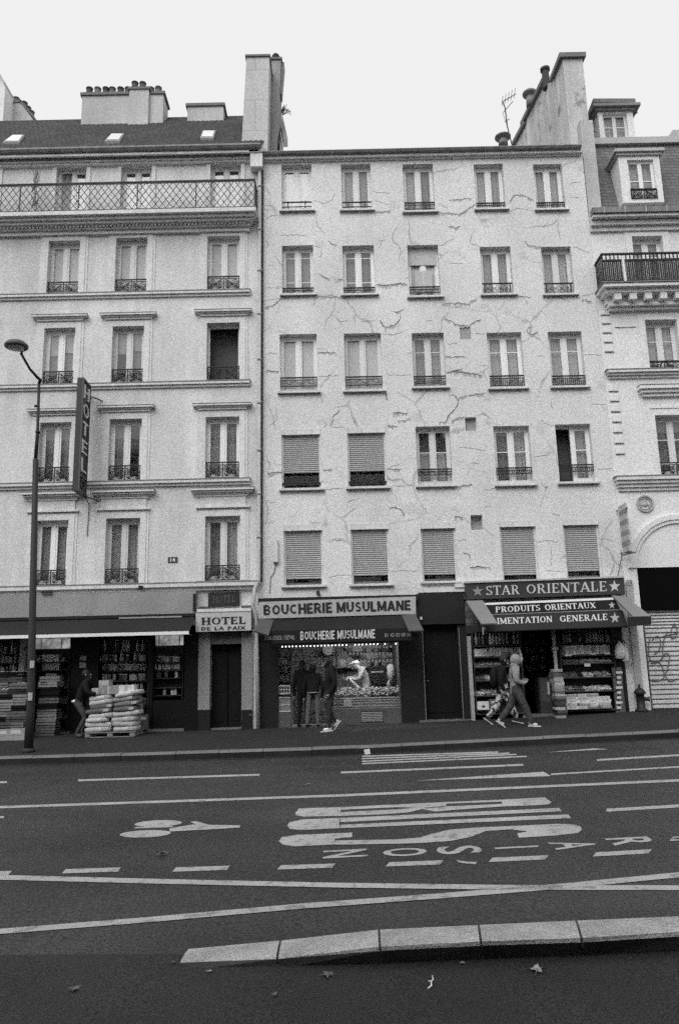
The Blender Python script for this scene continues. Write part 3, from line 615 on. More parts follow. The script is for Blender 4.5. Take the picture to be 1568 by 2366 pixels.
# cracks and broken edges of the plaster, traced on the wall
CR = {'1': (600.2, 334.8), '2': (1045.3, 334.8), '3': (600.2, 735), '4': (1045.3, 735), '5': (600.2, 1135.2), '6': (1045.3, 1135.2)}
CRACKS = '''1 30 415 80 420 105 440 118 470;1 38 515 90 490 130 485;1 365 385 400 390 440 410 500 380 515 350 525 335;1 780 322 840 330 905 332;1 800 385 860 405 890 415
1 800 465 860 462 905 455*;1 385 500 395 550 420 590 450 610;1 475 670 495 685 535 695*;1 820 660 840 665 870 660;1 835 665 840 690 822 715;1 958 565 930 600 915 640 925 675 960 690 975 740 965 780 965 830
1 1305 388 1340 378 1470 368*;1 1255 415 1300 440;1 1255 470 1300 472 1370 480 1410 475 1430 455 1490 410*;1 1305 560 1350 572 1390 565*;1 1490 580 1460 630 1455 680 1500 700 1520 705;1 1235 700 1270 695 1300 665 1350 650
1 1305 825 1350 820 1415 825;1 1000 925 1030 915;1 810 965 870 975 930 968 970 960 1020 970#;1 375 705 430 715;1 430 720 425 770 410 780;1 410 900 450 915 485 935*;1 540 935 575 935*;1 40 995 80 985 135 1000;1 40 1080 90 1075 150 1060
1 35 1130 100 1110 150 1065*;1 395 1050 470 1055 565 1050*;1 385 1070 375 1120;1 525 1070 515 1140 490 1185 460 1220 450 1270 460 1300;1 490 1180 530 1195 555 1220 570 1255;1 555 1225 610 1218;1 700 1225 790 1215
1 920 1155 960 1160 1000 1135*;1 975 1165 970 1215 935 1245 870 1265 870 1300*;1 835 1220 850 1250 870 1265*;1 1260 1110 1290 1095 1340 1098 1400 1098 1445 1105 1460 1085 1500 1070*;1 1145 1215 1200 1220;1 1280 1210 1330 1220 1360 1250 1450 1252*;1 1450 1252 1490 1225 1530 1205*;1 140 625 250 625 325 632
2 395 390 420 350 480 345 530 370 560 385*;2 400 460 440 440 500 445 550 460;2 810 270 890 255;2 810 365 880 365;2 495 665 520 690 580 708 610 705*;2 830 705 880 725 950 750;2 445 1050 540 1055*;2 500 1060 520 1100;2 890 1050 960 1035 990 1030
2 890 1075 960 1085*;2 515 1290 530 1260;2 550 1200 570 1185;2 630 1160 645 1185;3 40 250 90 245 130 250;3 45 365 90 370 130 365*;3 400 240 460 240 525 240*;3 405 405 480 400 565 402;3 875 390 940 398 1050 390;3 1280 260 1330 270 1420 265*
3 1290 375 1340 368 1400 352#;3 1330 370 1400 375 1450 385 1540 395#;3 1520 330 1590 330 1670 327;3 870 510 880 570#;3 1310 525 1360 540 1375 590 1350 630 1300 680 1290 720 1240 720*;3 1375 555 1420 540 1500 530 1560 515*;3 1330 715 1370 695 1415 685*
3 1500 680 1540 660 1568 665;3 920 660 960 655 1020 665#;3 950 712 1000 708 1040 695*;3 1020 665 1030 625;3 550 635 515 680 490 750*;3 430 690 465 740 440 760;3 420 535 440 600;3 490 755 590 758;3 880 745 950 750*;3 845 110 920 115 1000 100
3 60 1085 90 1065 160 1075#;3 430 1055 500 1050*;3 890 1045 985 1048*;3 440 1190 530 1180 590 1185;3 890 1165 960 1165 1075 1160;3 1340 1170 1400 1165 1470 1155*;3 1380 895 1440 900 1560 920;3 1460 1000 1520 1010;3 50 1270 120 1280;3 1300 180 1370 175
4 510 80 520 100 550 115 590 95*;4 515 80 535 60;4 150 105 230 110;4 580 262 640 262;4 915 255 970 250 1030 255;4 680 570 680 610 700 640;4 955 600 1000 595 1060 600;4 615 705 660 740 700 745;4 540 970 590 955 670 950;4 1000 1045 1100 1045;4 200 650 260 700;4 210 1190 290 1185
5 895 115 940 110 975 130 1005 160*;5 1345 175 1405 182#;5 470 600 530 580 625 580;5 905 555 1000 548 1110 552;5 1365 345 1430 340;5 1460 525 1530 525 1560 530;6 120 525 180 522 260 530*;6 590 350 660 342 735 350;6 1020 330 1110 340;6 690 150 740 168;6 215 130 230 105 255 102;6 640 545 780 560
3 40 560 60 600 90 680 110 780;3 110 620 120 700 60 760;3 40 960 70 1010 50 1100;5 40 60 60 150 40 240;1 45 660 60 700 40 720;1 60 835 100 838;3 700 1250 640 1262 600 1275;6 75 425 110 440 120 455*;6 680 385 685 470 670 520;4 640 1175 655 1165#;4 650 1250 660 1240;5 500 330 560 345'''
m_ = MB(); ml = MB()
for s in CRACKS.replace('\n', ';').split(';'):
    k = s[-1]; s = s.rstrip('*#'); q = s.split(); o = CR[q[0]]; v = [float(z) for z in q[1:]]
    wd = .036 if k == '#' else .024 if k == '*' else .012
    pts = [P3(o[0]+v[i]/3, o[1]+v[i+1]/3) for i in range(0, len(v), 2)]; fine = []
    for a, b in zip(pts, pts[1:]):
        n = max(2, int((b-a).length/.05))
        for i in range(n): fine.append(a.lerp(b, i/n)+Vector((random.gauss(0, .009), 0, random.gauss(0, .012))))
    fine.append(pts[-1]); n = len(fine)
    if any(h[0]-.0 < p.x < h[1] and h[2] < p.z < h[3] for p in fine[1:-1] for h in holes[:-3]): fine = [p for p in fine if not any(h[0] < p.x < h[1] and h[2] < p.z < h[3] for h in holes[:-3])]; n = len(fine)
    wds = [wd*(.25+.9*math.sin(PI*(i+.5)/n)**.5)*random.uniform(.5, 1.3) for i in range(n)]
    for i in range(n-1):
        p, q2 = fine[i], fine[i+1]; d = (q2-p)
        if d.length < 1e-4 or d.length > .3: continue
        nn = Vector((-d.z, 0, d.x)).normalized()
        a, b = nn*wds[i]/2, nn*wds[i+1]/2; e = Vector((0, -.003, 0))
        m_.face([p-a+e, q2-b+e, q2+b+e, p+a+e])
        if k in '*#' and random.random() < .8:
            e2 = Vector((0, -.0016, 0)); dn = Vector((0, 0, -random.uniform(.03, .11)*(1 if k == '*' else 1.3)))
            ml.face([p+dn+e2, q2+dn*.8+e2, q2+e2, p+e2])
wall('wall', XL, XR, -1.0, ztop, holes, [plaster_old, crack_m, crack_l], cracked, extra=(m_, ml))
# roof edge: moulded cornice and gutter
m_ = MB(); za = ztop
m_.box(XL+.02, XR-.05, FY-.07, FY+.005, za-.09, za-.05); m_.box(XL+.02, XR-.05, FY-.16, FY+.005, za-.05, za+.0); m_.box(XL+.02, XR-.05, FY-.16, FY+.3, za+.0005, za+.02); m_.build('cornice', trim, cracked)
m_ = MB(); prof = [(-.28, .13), (-.30, .10), (-.26, .04), (-.16, .022), (.0, .05), (.3, .2), (.3, .25), (-.1, .12)]
m_.ext([(XL+.0, FY+a, za+b-.0) for a, b in prof], (XR-XL-.1, 0, 0)); m_.build('gutter', gutter_m, cracked)
m_ = MB(); m_.ext([(XL+.06, FY+.3, za+.2), (XL+.06, FY+4.5, za+.6), (XL+.06, FY+8.9, za+.2), (XL+.06, FY+8.9, za)], (XR-XL-.12, 0, 0)); m_.build('roof', zinc, cracked)
# party wall chimney on the right end: coped gable stepping down away from the street
Xc = P3(1318, 336, 21.3).x
def yz(x, y): p = PX(x, y, Xc); return (p.y, p.z)
zt = P3(1302, 136, 21.3).z; zbt = za+.05
prof = [(21.3, zbt), (21.3, zt), yz(1277, 190), yz(1270, 192), yz(1257, 194), yz(1208, 291), yz(1214, 291), yz(1188, 337)]
prof = [(p[0], max(p[1], zbt)) for p in prof]; prof.append((prof[-1][0]+.3, zbt))
w = P3(1342, 132, 21.3).x-Xc
m_ = MB(); m_.ext([(Xc, a, b) for a, b in prof], (w+.03, 0, 0)); pc = m_.build('chimney_wall', M('stack_stained', .52, grit=(26, .37), stain=(.9, .2), streak=(1.6, .35), bump=.3, spots=(1.6, .58, .5)), cracked)
m_ = MB()
for (a, b), (c, d) in ((prof[1], prof[2]), (prof[4], prof[5]), (prof[6], prof[7])):
    m_.hexa([(Xc-.12, a-.1, b), (Xc+w+.12, a-.1, b), (Xc+w+.12, c, d), (Xc-.12, c, d), (Xc-.12, a-.1, b+.16), (Xc+w+.12, a-.1, b+.16), (Xc+w+.12, c, d+.16), (Xc-.12, c, d+.16)])
m_.build('coping', M('coping_lead', .17, grit=(26, .50)), pc)
for args in ((Xc-.05, Xc-.001, prof[3][0]-.5, prof[3][0]+.1, zbt, prof[3][1]-.1), (Xc-.03, Xc-.001, prof[4][0]+1.2, prof[4][0]+1.6, zbt, prof[4][1]-1.4)): m_ = MB(); m_.box(*args); m_.build('flue_rib', stack_m, pc)
def mushroom(x, yb, yt, Y, parent, r=.13):
    b, t = P3(x, yb, Y), P3(x, yt, Y); h = t.z-b.z; q = MB()
    q.lathe(b, [(r*.8, 0), (r*.7, h*.6), (r*.55, h*.62), (r*.55, h*.7), (r*1.3, h*.72), (r*1.35, h*.82), (r*.9, h*.95), (r*.2, h)], 12); return q.build('roof_ventilator', zinc, parent, True)
mushroom(1162, 336, 312, 22.5, cracked, .2)
for x, yb, yt, Y in ((1225, 245, 209, prof[5][0]-1.5),): mushroom(x, yb, yt, Y, cracked, .2)
b = P3(1262, 205, prof[3][0]+.4); q = MB(); q.lathe(b, [(.14, 0), (.12, .7), (.17, .72), (.17, .8), (.1, .82)], 10); q.build('chimney_pot', pot_m, pc)
# ------------------------------------------------------------------ aerial on the roof
an = thing('tv_aerial', 'thin bent old television aerial on the roof edge beside the sloping chimney wall', 'aerial', P3(1182, 336, 24))
m_ = MB(); m_.tube([P3(1182, 336, 24), P3(1171, 292, 24), P3(1166, 250, 24), P3(1160, 235, 24)], .022, 5); m_.build('mast', iron_grey, an)
m_ = MB(); m_.tube([P3(1159, 236, 24), P3(1191, 217, 24)], .016, 5)
for i in range(5): a = P3(1160+7*i, 236-4.4*i, 24); m_.tube([a-Vector((.03, .25, -.05)), a+Vector((.03, .25, .05))], .009, 4)
m_.build('boom', iron_grey, an)
m_ = MB(); m_.tube([P3(1162, 260, 24), P3(1184, 234, 24)], .014, 5); m_.tube([P3(1166, 281, 24), P3(1176, 275, 24)], .014, 5); m_.tube([P3(1160, 260, 24), P3(1171, 292, 24)], .008, 4); m_.build('stay', iron_grey, an)
# ------------------------------------------------------------------ hotel house (left)
hotel = thing('hotel_building', 'pale hotel house with long lattice balcony, tiled roof and window hoods at the left', 'hotel', (-5.5, FY, basez(-5.5)))
HX0 = -14.0
LW = [  # x0 x1 top sill(bottom) rail top
 [(133, 202, 385, 487), (282, 352, 383, 485), (487, 557, 378, 480)],
 [(115, 187, 558, 683), (270, 342, 551, 677), (480, 554, 547, 669)],
 [(105, 176, 759, 892), (262, 334, 755, 886), (479, 554, 747, 880)],
 [(95, 167, 977, 1116), (255, 329, 969, 1111), (476, 553, 964, 1105)],
 [(85, 160, 1203, 1353), (247, 325, 1198, 1350), (475, 555, 1193, 1342)]]
RT = [None, (650, 644, 637), (857, 852, 846), (1079, 1075, 1067), (1317, 1314, 1306)]
holes = []; wins = []
offs = rect(*LW[2][1])[0]-rect(*LW[2][0])[0]
for r_, row in enumerate(LW):
    for c_, t in enumerate(row):
        q = rect(*t); holes.append(q+(.2,)); wins.append((r_, c_, q, t))
    q = rect(*row[0]); q = (q[0]-offs-.7, q[1]-offs-.7, q[2], q[3]); holes.append(q+(.2,)); wins.append((r_, 3, q, row[0]))
shopL = (-13.5, P3(428, 1560).x, -1.0, P3(250, 1425).z, .3); doorH = (P3(485, 1560).x, P3(558, 1560).x, -1.0, P3(520, 1487).z, .35)
zl = P3(300, 336, FY-.46).z; zg = zl-.15
wall('wall', HX0, XL-.004, -1.0, zg, holes+[shopL, doorH], plaster, hotel)
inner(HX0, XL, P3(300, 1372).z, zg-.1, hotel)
for ya in (520, 710, 920, 1150):
    m_ = MB(); z = P3(300, ya).z; m_.box(HX0+.02, XL-.02, FY+.26, FY+.61, z-.1, z+.1); m_.build('floor_edge', dark_room, hotel)
CUR = [[1, 1, 1, 1], [1, 1, 1, 1], [.5, (0, .5), 0, 1], [.5, (.5, 0), .5, 1], [.5, (.5, 1), (.5, 1), 1]]
for r_, c_, (a, b, c, d), t in wins:
    kw = dict(cur=CUR[r_][c_], sill=False, rec=.18)
    kind = 'blind' if (r_ == 1) else 'win'
    if RT[r_]:
        kw['rail'] = 'scroll'; zr = P3(t[0], RT[r_][min(c_, 2)] if c_ < 3 else RT[r_][0]).z; kw['rz'] = (c+.02, zr)
    if r_ == 2 and c_ in (0, 1, 3): kw['blind'] = .42
    if r_ == 2 and c_ == 2: kw['open_'] = 0
    if r_ == 0 and c_ == 0: kw['open_'] = -1
    if r_ == 4 and c_ == 1: kw['cur'] = (.5, .5)
    f = window(hotel, a, b, c, d, kind, **kw)
    s_ = MB(); jw = .17
    if r_ == 0: jw = .12
    zt_ = d+.16
    for x0, x1 in ((a-jw, a-.002), (b+.002, b+jw)): s_.box(x0, x1, FY-.045, FY+.01, c+.001, zt_)
    s_.box(a-.003, b+.003, FY-.045, FY+.01, d+.002, zt_)
    if r_ > 0:
        for x0, x1 in ((a-jw-.07, a-jw+.0), (b+jw, b+jw+.07)): s_.box(x0, x1, FY-.025, FY+.01, c+.001, zt_+.06)
        s_.box(a-jw-.001, b+jw+.001, FY-.025, FY+.01, zt_+.001, zt_+.06)
    s_.build('surround', trim, f)
    if r_ >= 2 or r_ == 1:
        hd = MB(); z0 = zt_+(.05 if r_ < 4 else .40); e = jw+(.15 if r_ > 1 else .03)
        if r_ == 1: hd.box(a-e, b+e, FY-.07, FY+.01, z0, z0+.05)
        else:
            hd.box(a-e+.10, b+e-.10, FY-.08, FY+.01, z0, z0+.06); hd.box(a-e+.05, b+e-.05, FY-.12, FY+.01, z0+.06, z0+.10); hd.box(a-e-.04, b+e+.04, FY-.18, FY+.01, z0+.10, z0+.15)
            if r_ == 4: hd.box(a-jw-.1, b+jw+.1, FY-.10, FY+.01, zt_+.07, zt_+.12); hd.box(a-e-.08, b+e+.08, FY-.24, FY+.01, z0+.15, z0+.21); hd.box(a-e+.16, b+e-.16, FY-.05, FY+.01, zt_+.12, z0)
        hd.build('hood', trim, f)
        if r_ > 1:
            fl = MB(); zz = z0+(.15 if r_ < 4 else .21); fl.box(a-e-(.05 if r_ < 4 else .09), b+e+(.05 if r_ < 4 else .09), FY-(.19 if r_ < 4 else .25), FY+.005, zz, zz+.018); fl.build('flashing', zinc, f)
def course(name, ya, h, proj, x1=XL-.3, steps=2, flash=True):
    z = P3(300, ya).z; q = MB()
    for i in range(steps): q.box(HX0+.01*i, x1-.01*i, FY-proj*(i+1)/steps, FY+.01, z-h+h*i/steps, z-h+h*(i+1)/steps+.0005*i)
    o = q.build(name, trim, hotel)
    if flash: q = MB(); q.box(HX0, x1+.01, FY-proj-.012, FY+.005, z+.001, z+.028); q.build('flashing', zinc, o)
course('string_course', 679, .14, .12); course('string_course', 888, .14, .12); course('string_course', 1114, .15, .14); course('string_course', 1352, .20, .22, XL-.1)
# balcony: slab, dentil cornice, lattice railing
zbal = P3(300, 484, 20.4).z; bx1 = P3(591, 480, 20.4).x
q = MB(); q.box(HX0, bx1, 20.40, FY+.01, zbal-.12, zbal)
q.box(HX0, bx1-.06, 20.52, FY+.01, zbal-.2, zbal-.121); q.box(HX0, bx1-.12, 20.62, FY+.01, zbal-.27, zbal-.201); q.box(HX0, bx1-.2, 20.78, FY+.01, zbal-.36, zbal-.271); q.box(HX0, bx1-.24, 20.88, FY+.01, zbal-.47, zbal-.361)
x = HX0
while x < bx1-.3: q.box(x, x+.055, 20.71, 20.79, zbal-.33, zbal-.272); x += .11
bal = q.build('balcony', trim, hotel)
q = MB(); zt_ = P3(300, 421, 20.46).z; yb_ = 20.46
def latt(p0, p1, cell=.2):
    p0, p1 = Vector(p0), Vector(p1); L_ = (p1-p0).length; d = (p1-p0)/L_; hh = zt_-zbal-.12; n = int(L_/cell)
    c_ = L_/n; k = hh/ c_ / 1.35
    for s in (1, -1):
        i = -int(hh/c_)-2
        while i*c_ < L_+hh:
            # sloping bar from (i*c, 0) rising with slope k*s.. clipped to the frame
            sl = 1.4; run = hh/sl
            a = i*c_; b = a+s*run
            t0, t1 = 0, 1
            lo, hi = min(a, b), max(a, b)
            if hi > 0 and lo < L_:
                def pt(t): return p0+d*(a+(b-a)*t)+Vector((0, 0, .07+hh*t))
                if s > 0: t0 = max(0, (0-a)/run); t1 = min(1, (L_-a)/run)
                else: t0 = max(0, (a-L_)/run); t1 = min(1, (a-0)/run)
                if t1 > t0: q.tube([pt(t0)+Vector((0, .004*s, 0)), pt(t1)+Vector((0, .004*s, 0))],   .0105, 4)
            i += 1
    for zz in (.05, hh+.07): q.obox((p0+p1)/2+Vector((0, 0, zz)), d*(L_/2), (d.y*.012, -d.x*.012, 0), (0, 0, .011))
    q.obox((p0+p1)/2+Vector((0, 0, zt_-zbal)), d*(L_/2+.02), (d.y*.025, -d.x*.025, 0), (0, 0, .015))
    n = max(1, round(L_/1.75))
    for i in range(n+1): c = p0+d*(L_*i/n); q.box(c.x-.016, c.x+.016, c.y-.016, c.y+.016, zbal, zt_)
latt((bx1-8.72, yb_, zbal), (bx1-.04, yb_, zbal)); latt((bx1-.04, yb_+.02, zbal), (bx1-.04, FY-.02, zbal)); latt((HX0, yb_, zbal), (bx1-8.75, yb_, zbal))
q.build('balcony_railing', iron_grey, bal)
# wicker screen / dry creeper tied to the railing
q = MB(); c = P3(82, 488, 20.6); t_ = P3(83, 388, 20.6)
for i in range(60):
    a = c.lerp(t_, random.random()); b = a+Vector((random.gauss(0, .06), random.gauss(0, .05), random.uniform(.1, .45)))
    if b.z > t_.z+.1: continue
    q.tube([a+Vector((random.gauss(0, .06), random.gauss(0, .04), 0)), b], .008, 3)
tag(q.build('dry_creeper', M('dry_creeper', .16, rnd=.2)), 'thin dry creeper standing on the balcony near its left end', 'plant')
# eaves: cornice and gutter
z = zg; q = MB(); q.box(HX0, XL-.02, FY-.12, FY+.01, z-.22, z-.15); q.box(HX0, XL-.02, FY-.22, FY+.01, z-.15, z-.075); q.box(HX0, XL-.02, FY-.34, FY+.01, z-.075, z-.0); q.box(HX0, XL+.0, FY-.30, FY+.3, z+.001, z+.03); q.build('cornice', trim, hotel)
q = MB(); prof = [(-.46, .15), (-.47, .09), (-.42, .03), (-.3, .005), (-.2, .035), (-.1, .12), (-.12, .12), (-.3, .04), (-.42, .14)]
q.ext([(HX0, FY+a, z+b) for a, b in prof], (XL-HX0+.04, 0, 0)); x = HX0
while x < XL: q.ext([(x, FY+a-.008, z+b) for a, b in prof[:5]], (.03, 0, 0)); x += .82
q.build('gutter', gutter_m, hotel)
# tiled roof with skylights
RY = 25.2; zr = P3(300, 277, RY).z; z0 = z+.06; y0 = FY-.25
def on_roof(x, y):     # point of the sloping roof seen at x, y
    d = ray(x, y); k = (zr-z0)/(RY-y0); t = (CH-z0+k*y0)/(k*d.y-d.z); return Vector((d.x*t, d.y*t, CH+d.z*t))
q = MB(); n = 26; rx1 = P3(630, 300, 23).x-.25
for i in range(n):
    ya, yb2 = y0+(RY-y0)*i/n, y0+(RY-y0)*(i+1)/n; za_, zb2 = z0+(zr-z0)*i/n, z0+(zr-z0)*(i+1)/n
    m_x = 72; xw = (rx1-HX0)/m_x
    for j in range(m_x):
        xa = HX0+xw*(j+.5*(i % 2)); lift = random.uniform(0, .012)
        q.face([(xa, ya-.03, za_+.035+lift), (xa+xw*.5, ya-.03, za_+.06+lift), (xa+xw*.5, yb2, zb2+.025), (xa, yb2, zb2)])
        q.face([(xa+xw*.5, ya-.03, za_+.06+lift), (xa+xw, ya-.03, za_+.03+lift), (xa+xw, yb2, zb2), (xa+xw*.5, yb2, zb2+.025)])
        q.face([(xa, ya-.03, za_-.03), (xa+xw, ya-.03, za_-.03), (xa+xw, ya-.03, za_+.03+lift), (xa+xw*.5, ya-.03, za_+.06+lift), (xa, ya-.03, za_+.035+lift)])
q.box(HX0, rx1, RY-.02, RY+.1, zr-.1, zr+.06); q.ext([(HX0, y0, z0-.02), (HX0, RY, zr-.02), (HX0, RY+4.5, z0), (HX0, RY+4.5, z0-.2), (HX0, y0, z0-.2)], (rx1-HX0, 0, 0))
roof = q.build('roof', tile, hotel)
for i, (a, b, c, d) in enumerate((((8, 337), (46, 337), (58, 320), (30, 320)), ((243, 334), (277, 334), (288, 317), (258, 317)), ((463, 327), (494, 327), (499, 310), (469, 310)))):
    p = [on_roof(*v)+Vector((0, -.05, .10)) for v in (a, b, c, d)]; q = MB(); q.ext(p, (0, .05, -.12)); s = q.build('skylight', M('skylight_frame', .3), roof)
    q = MB(); cc = (p[0]+p[1]+p[2]+p[3])/4; q.ext([cc+(v-cc)*.82+Vector((0, -.01, .02)) for v in p], (0, .004, -.008)); q.build('skylight_pane', M('skylight_glass', .75, rough=.25, spec=.5), s)
# chimneys
def stack(x0, x1, yt, yb, Y, dp, mat, cap=True):
    q = MB(); a, b, e, c = q.pbox(x0, x1, yt, yb, Y, dp); o = q.build('chimney', mat, hotel)
    if cap: q = MB(); q.box(a-.06, b+.06, Y-.06, Y+dp+.06, c+.001, c+.11); q.build('chimney_cap', M('cap_slab', .17, grit=(26, .50)), o)
    return o, a, b, e, c
def pot(o, x, yb, yt, Y, r=.125):
    b, t = P3(x, yb, Y), P3(x, yt, Y); h = t.z-b.z; q = MB(); q.lathe(b, [(r*1.1, -.05), (r, h*.2), (r*.85, h*.75), (r*1.05, h*.78), (r*1.05, h*.88), (r*.6, h), (.01, h*1.02)], 10); q.build('chimney_pot', pot_m, o, True)
o, a, b, e, c = stack(189, 377, 220, 292, 24.4, .75, stack_m)
for x in (207, 226, 245, 260, 279): pot(o, x, 218, 203, 24.7)
pot(o, 349, 218, 203, 24.7); pot(o, 366, 218, 201, 24.7); pot(o, 296, 217, 203, 25)
q = MB(); a, b, e, c = q.pbox(298, 343, 207, 291, 24.25, .9); o2 = q.build('chimney', stack_m, hotel); q = MB(); q.box(a-.05, b+.05, 24.2, 25.2, c+.001, c+.09); q.build('chimney_cap', MATS['cap_slab'], o2)
pot(o2, 312, 204, 190, 24.6); pot(o2, 330, 204, 191, 24.6)
o, a, b, e, c = stack(433, 516, 246, 288, 24.5, .6, stack_m)
tall_m = M('stack_blocks', .50, grit=(26, .35), stain=(.8, .12), streak=(1.5, .12), bump=.2, brick=(.95, 1.12, .02, .78, .97))
pa, pb = P3(557, 334, 21.6), P3(617, 334, 21.6)
def lean_stack(b0, b1, yb, t0, t1, yt, Y, dp, mat):
    A = [P3(b0, yb, Y), P3(b1, yb, Y), P3(t1, yt, Y), P3(t0, yt, Y)]; A[0].z = A[1].z = min(A[0].z, A[1].z)-.6; A[2].z = A[3].z; D = Vector((0, dp, 0)); q = MB()
    q.hexa([A[0], A[1], A[1]+D, A[0]+D, A[3], A[2], A[2]+D, A[3]+D]); o = q.build('chimney', mat, hotel)
    q = MB(); q.box(A[3].x-.04, A[2].x+.04, Y-.05, Y+dp+.05, A[3].z+.001, A[3].z+.07); q.build('chimney_cap', MATS['cap_slab'], o); return o, A
o, A = lean_stack(556, 617, 334, 569.5, 622, 132.5, 21.6, .75, tall_m)
side_m = M('stack_side', .27, grit=(26, .43), stain=(.9, .25), streak=(1.5, .3), bump=.3)
o, A = lean_stack(600, 639, 338, 600, 649, 139, 22.4, .8, side_m)
q = MB(); zq = P3(645, 211, 22.4).z; f0 = P3(641.5, 211, 22.4).x; f1 = P3(649, 139, 22.4).x; q.hexa([(f0, 22.5, zq), (f0+.12, 22.5, zq), (f0+.12, 22.9, zq), (f0, 22.9, zq), (f1-.02, 22.5, A[3].z), (f1+.1, 22.5, A[3].z), (f1+.1, 22.9, A[3].z), (f1-.02, 22.9, A[3].z)]); q.build('flue_box', zinc, o)
b_ = P3(637, 134, 22.7); b_.z = A[3].z+.07; q = MB(); q.lathe(b_, [(.13, -.02), (.12, .30), (.14, .32), (.09, .4)], 10); q.build('chimney_pot', pot_m, o, True)
# dark gable rake behind the tall chimney
q = MB(); A_, B_ = P3(655, 340, 22.2), P3(641, 268, 25.2); q.hexa([A_, A_+Vector((.14, 0, 0)), B_+Vector((.14, 0, 0)), B_, A_+Vector((0, 0, .3)), A_+Vector((.14, 0, .3)), B_+Vector((.14, 0, .3)), B_+Vector((0, 0, .3))])
q.ext([(A_.x-.12, 22.2, A_.z-.5), (A_.x-.12, 22.2, A_.z), (B_.x-.12, 25.2, B_.z), (B_.x-.12, 25.2, A_.z-.5)], (.11, 0, 0)); q.build('roof_rake', zinc, hotel)
q = MB(); c = P3(648, 268, 24.8)
for i in range(26): a = random.uniform(-.4, 1.5); q.tube([c, c+Vector((math.sin(a)*.25, random.gauss(0, .05), .12+.2*abs(math.cos(a)))), c+Vector((math.sin(a)*.4, random.gauss(0, .1), .05+.3*abs(math.cos(a))))], .01, 3)
tag(q.build('weed_tuft', M('weed', .06)), 'small weed tuft growing behind the tall chimney', 'plant')
# rainwater hopper and downpipe on the party line
q = MB(); q.pbox(578, 606, 348, 384, 20.7, .28); hop = q.build('rain_hopper', trim, hotel); q = MB(); q.pbox(575, 608, 343, 350, 20.66, .34); q.build('hopper_lid', zinc_pale, hop)
q = MB(); top = P3(600, 384, 20.86); bot = P3(598, 1338, 20.86); e1 = P3(588, 1362, 20.7); e2 = P3(592, 1430, 20.8); e3 = P3(594, 1500, 20.8); e4 = P3(596, 1683, 20.8)
q.tube([top, bot, e1, P3(585, 1400, 20.7), e2, e3, e4], .052, 8)
for y in (430, 530, 625, 725, 830, 930, 1040, 1140, 1240): c = P3(600-2*(y-384)/954, y, 20.86); q.lathe(c, [(.066, -.04), (.066, .04)], 8)
q.build('downpipe', zinc_pale, hotel, True)
q = MB(); q.tube([P3(606.5, 372, 20.92), P3(604, 1345, 20.92)], .03, 6); q.build('crevice_shade', iron, hotel)  # dark tube standing in for the shaded crevice beside the downpipe
# ------------------------------------------------------------------ house number
q = MB(); a, b, e, c = q.pbox(388, 410, 1287, 1300, FY-.02, .02); o = tag(q.build('house_number', M('enamel_dark', .06, rough=.4)), 'dark enamel house number plate reading 14 on the hotel wall', 'number plate')
letter(sans('14', .015), [(a+.07, FY-.02, c-.025), (b-.06, FY-.02, c-.025), (b-.06, FY-.02, e+.025), (a+.07, FY-.02, e+.025)], 'digits', M('enamel_white', .8), o, .004)
# ------------------------------------------------------------------ background block at far left
bgb = thing('far_building', 'pale building with a gable chimney and pots behind the hotel roof, far left', 'building', P3(20, 300, 34))
q = MB(); a, b = P3(-120, 300, 33), P3(7, 280, 33); t0, t1 = P3(-14, 150, 33), P3(8, 194, 33); q.ext([(a.x, 33, 0), (b.x, 33, 0), (b.x, 33, t1.z), (t0.x, 33, t0.z), (a.x, 33, t0.z)], (0, 1.2, 0)); q.build('wall', limestone, bgb); q = MB(); q.hexa([t0+Vector((0, -.15, 0)), t1+Vector((.12, -.15, -.1)), t1+Vector((.12, 1.3, -.1)), t0+Vector((0, 1.3, 0)), t0+Vector((0, -.15, .14)), t1+Vector((.12, -.15, .04)), t1+Vector((.12, 1.3, .04)), t0+Vector((0, 1.3, .14))]); q.build('roof_edge', zinc_pale, bgb)
q = MB(); q.ext([P3(x, y, 34) for x, y in ((2, 300), (2, 222), (11, 216), (26, 238), (48, 236), (80, 280), (82, 300))], (0, .6, 0)); g = q.build('gable_chimney', stack_m, bgb)
q = MB()
for (x, y), (x2, y2) in (((47, 234), (84, 280)), ((9, 214), (27, 239)), ((26, 237), (49, 235))): a, b = P3(x, y, 33.95), P3(x2, y2, 33.95); q.hexa([a, b, b+Vector((0, .7, 0)), a+Vector((0, .7, 0)), a+Vector((0, 0, .12)), b+Vector((0, 0, .12)), b+Vector((0, .7, .12)), a+Vector((0, .7, .12))])
q.build('coping', MATS['coping_lead'], g)
for x, y in ((38, 236), (56, 246), (64, 257), (72, 267)): pot(g, x, y+3, y-10, 34.3, .17)
# ------------------------------------------------------------------ arched house (right)
arch = thing('arched_house', 'bright stone house with slate mansard, dormers and a big round arch, at the right edge', 'house', (10.5, FY, basez(10.5)))
AX0, AX1 = XR+.004, 15.0
zgt = P3(1460, 477, FY-.45).z-.26
RW = [(1457, 1527, 547, 655), (1487, 1560, 740, 856), (1510, 1590, 960, 1098)]
holes = [rect(*t)+(.2,) for t in RW]
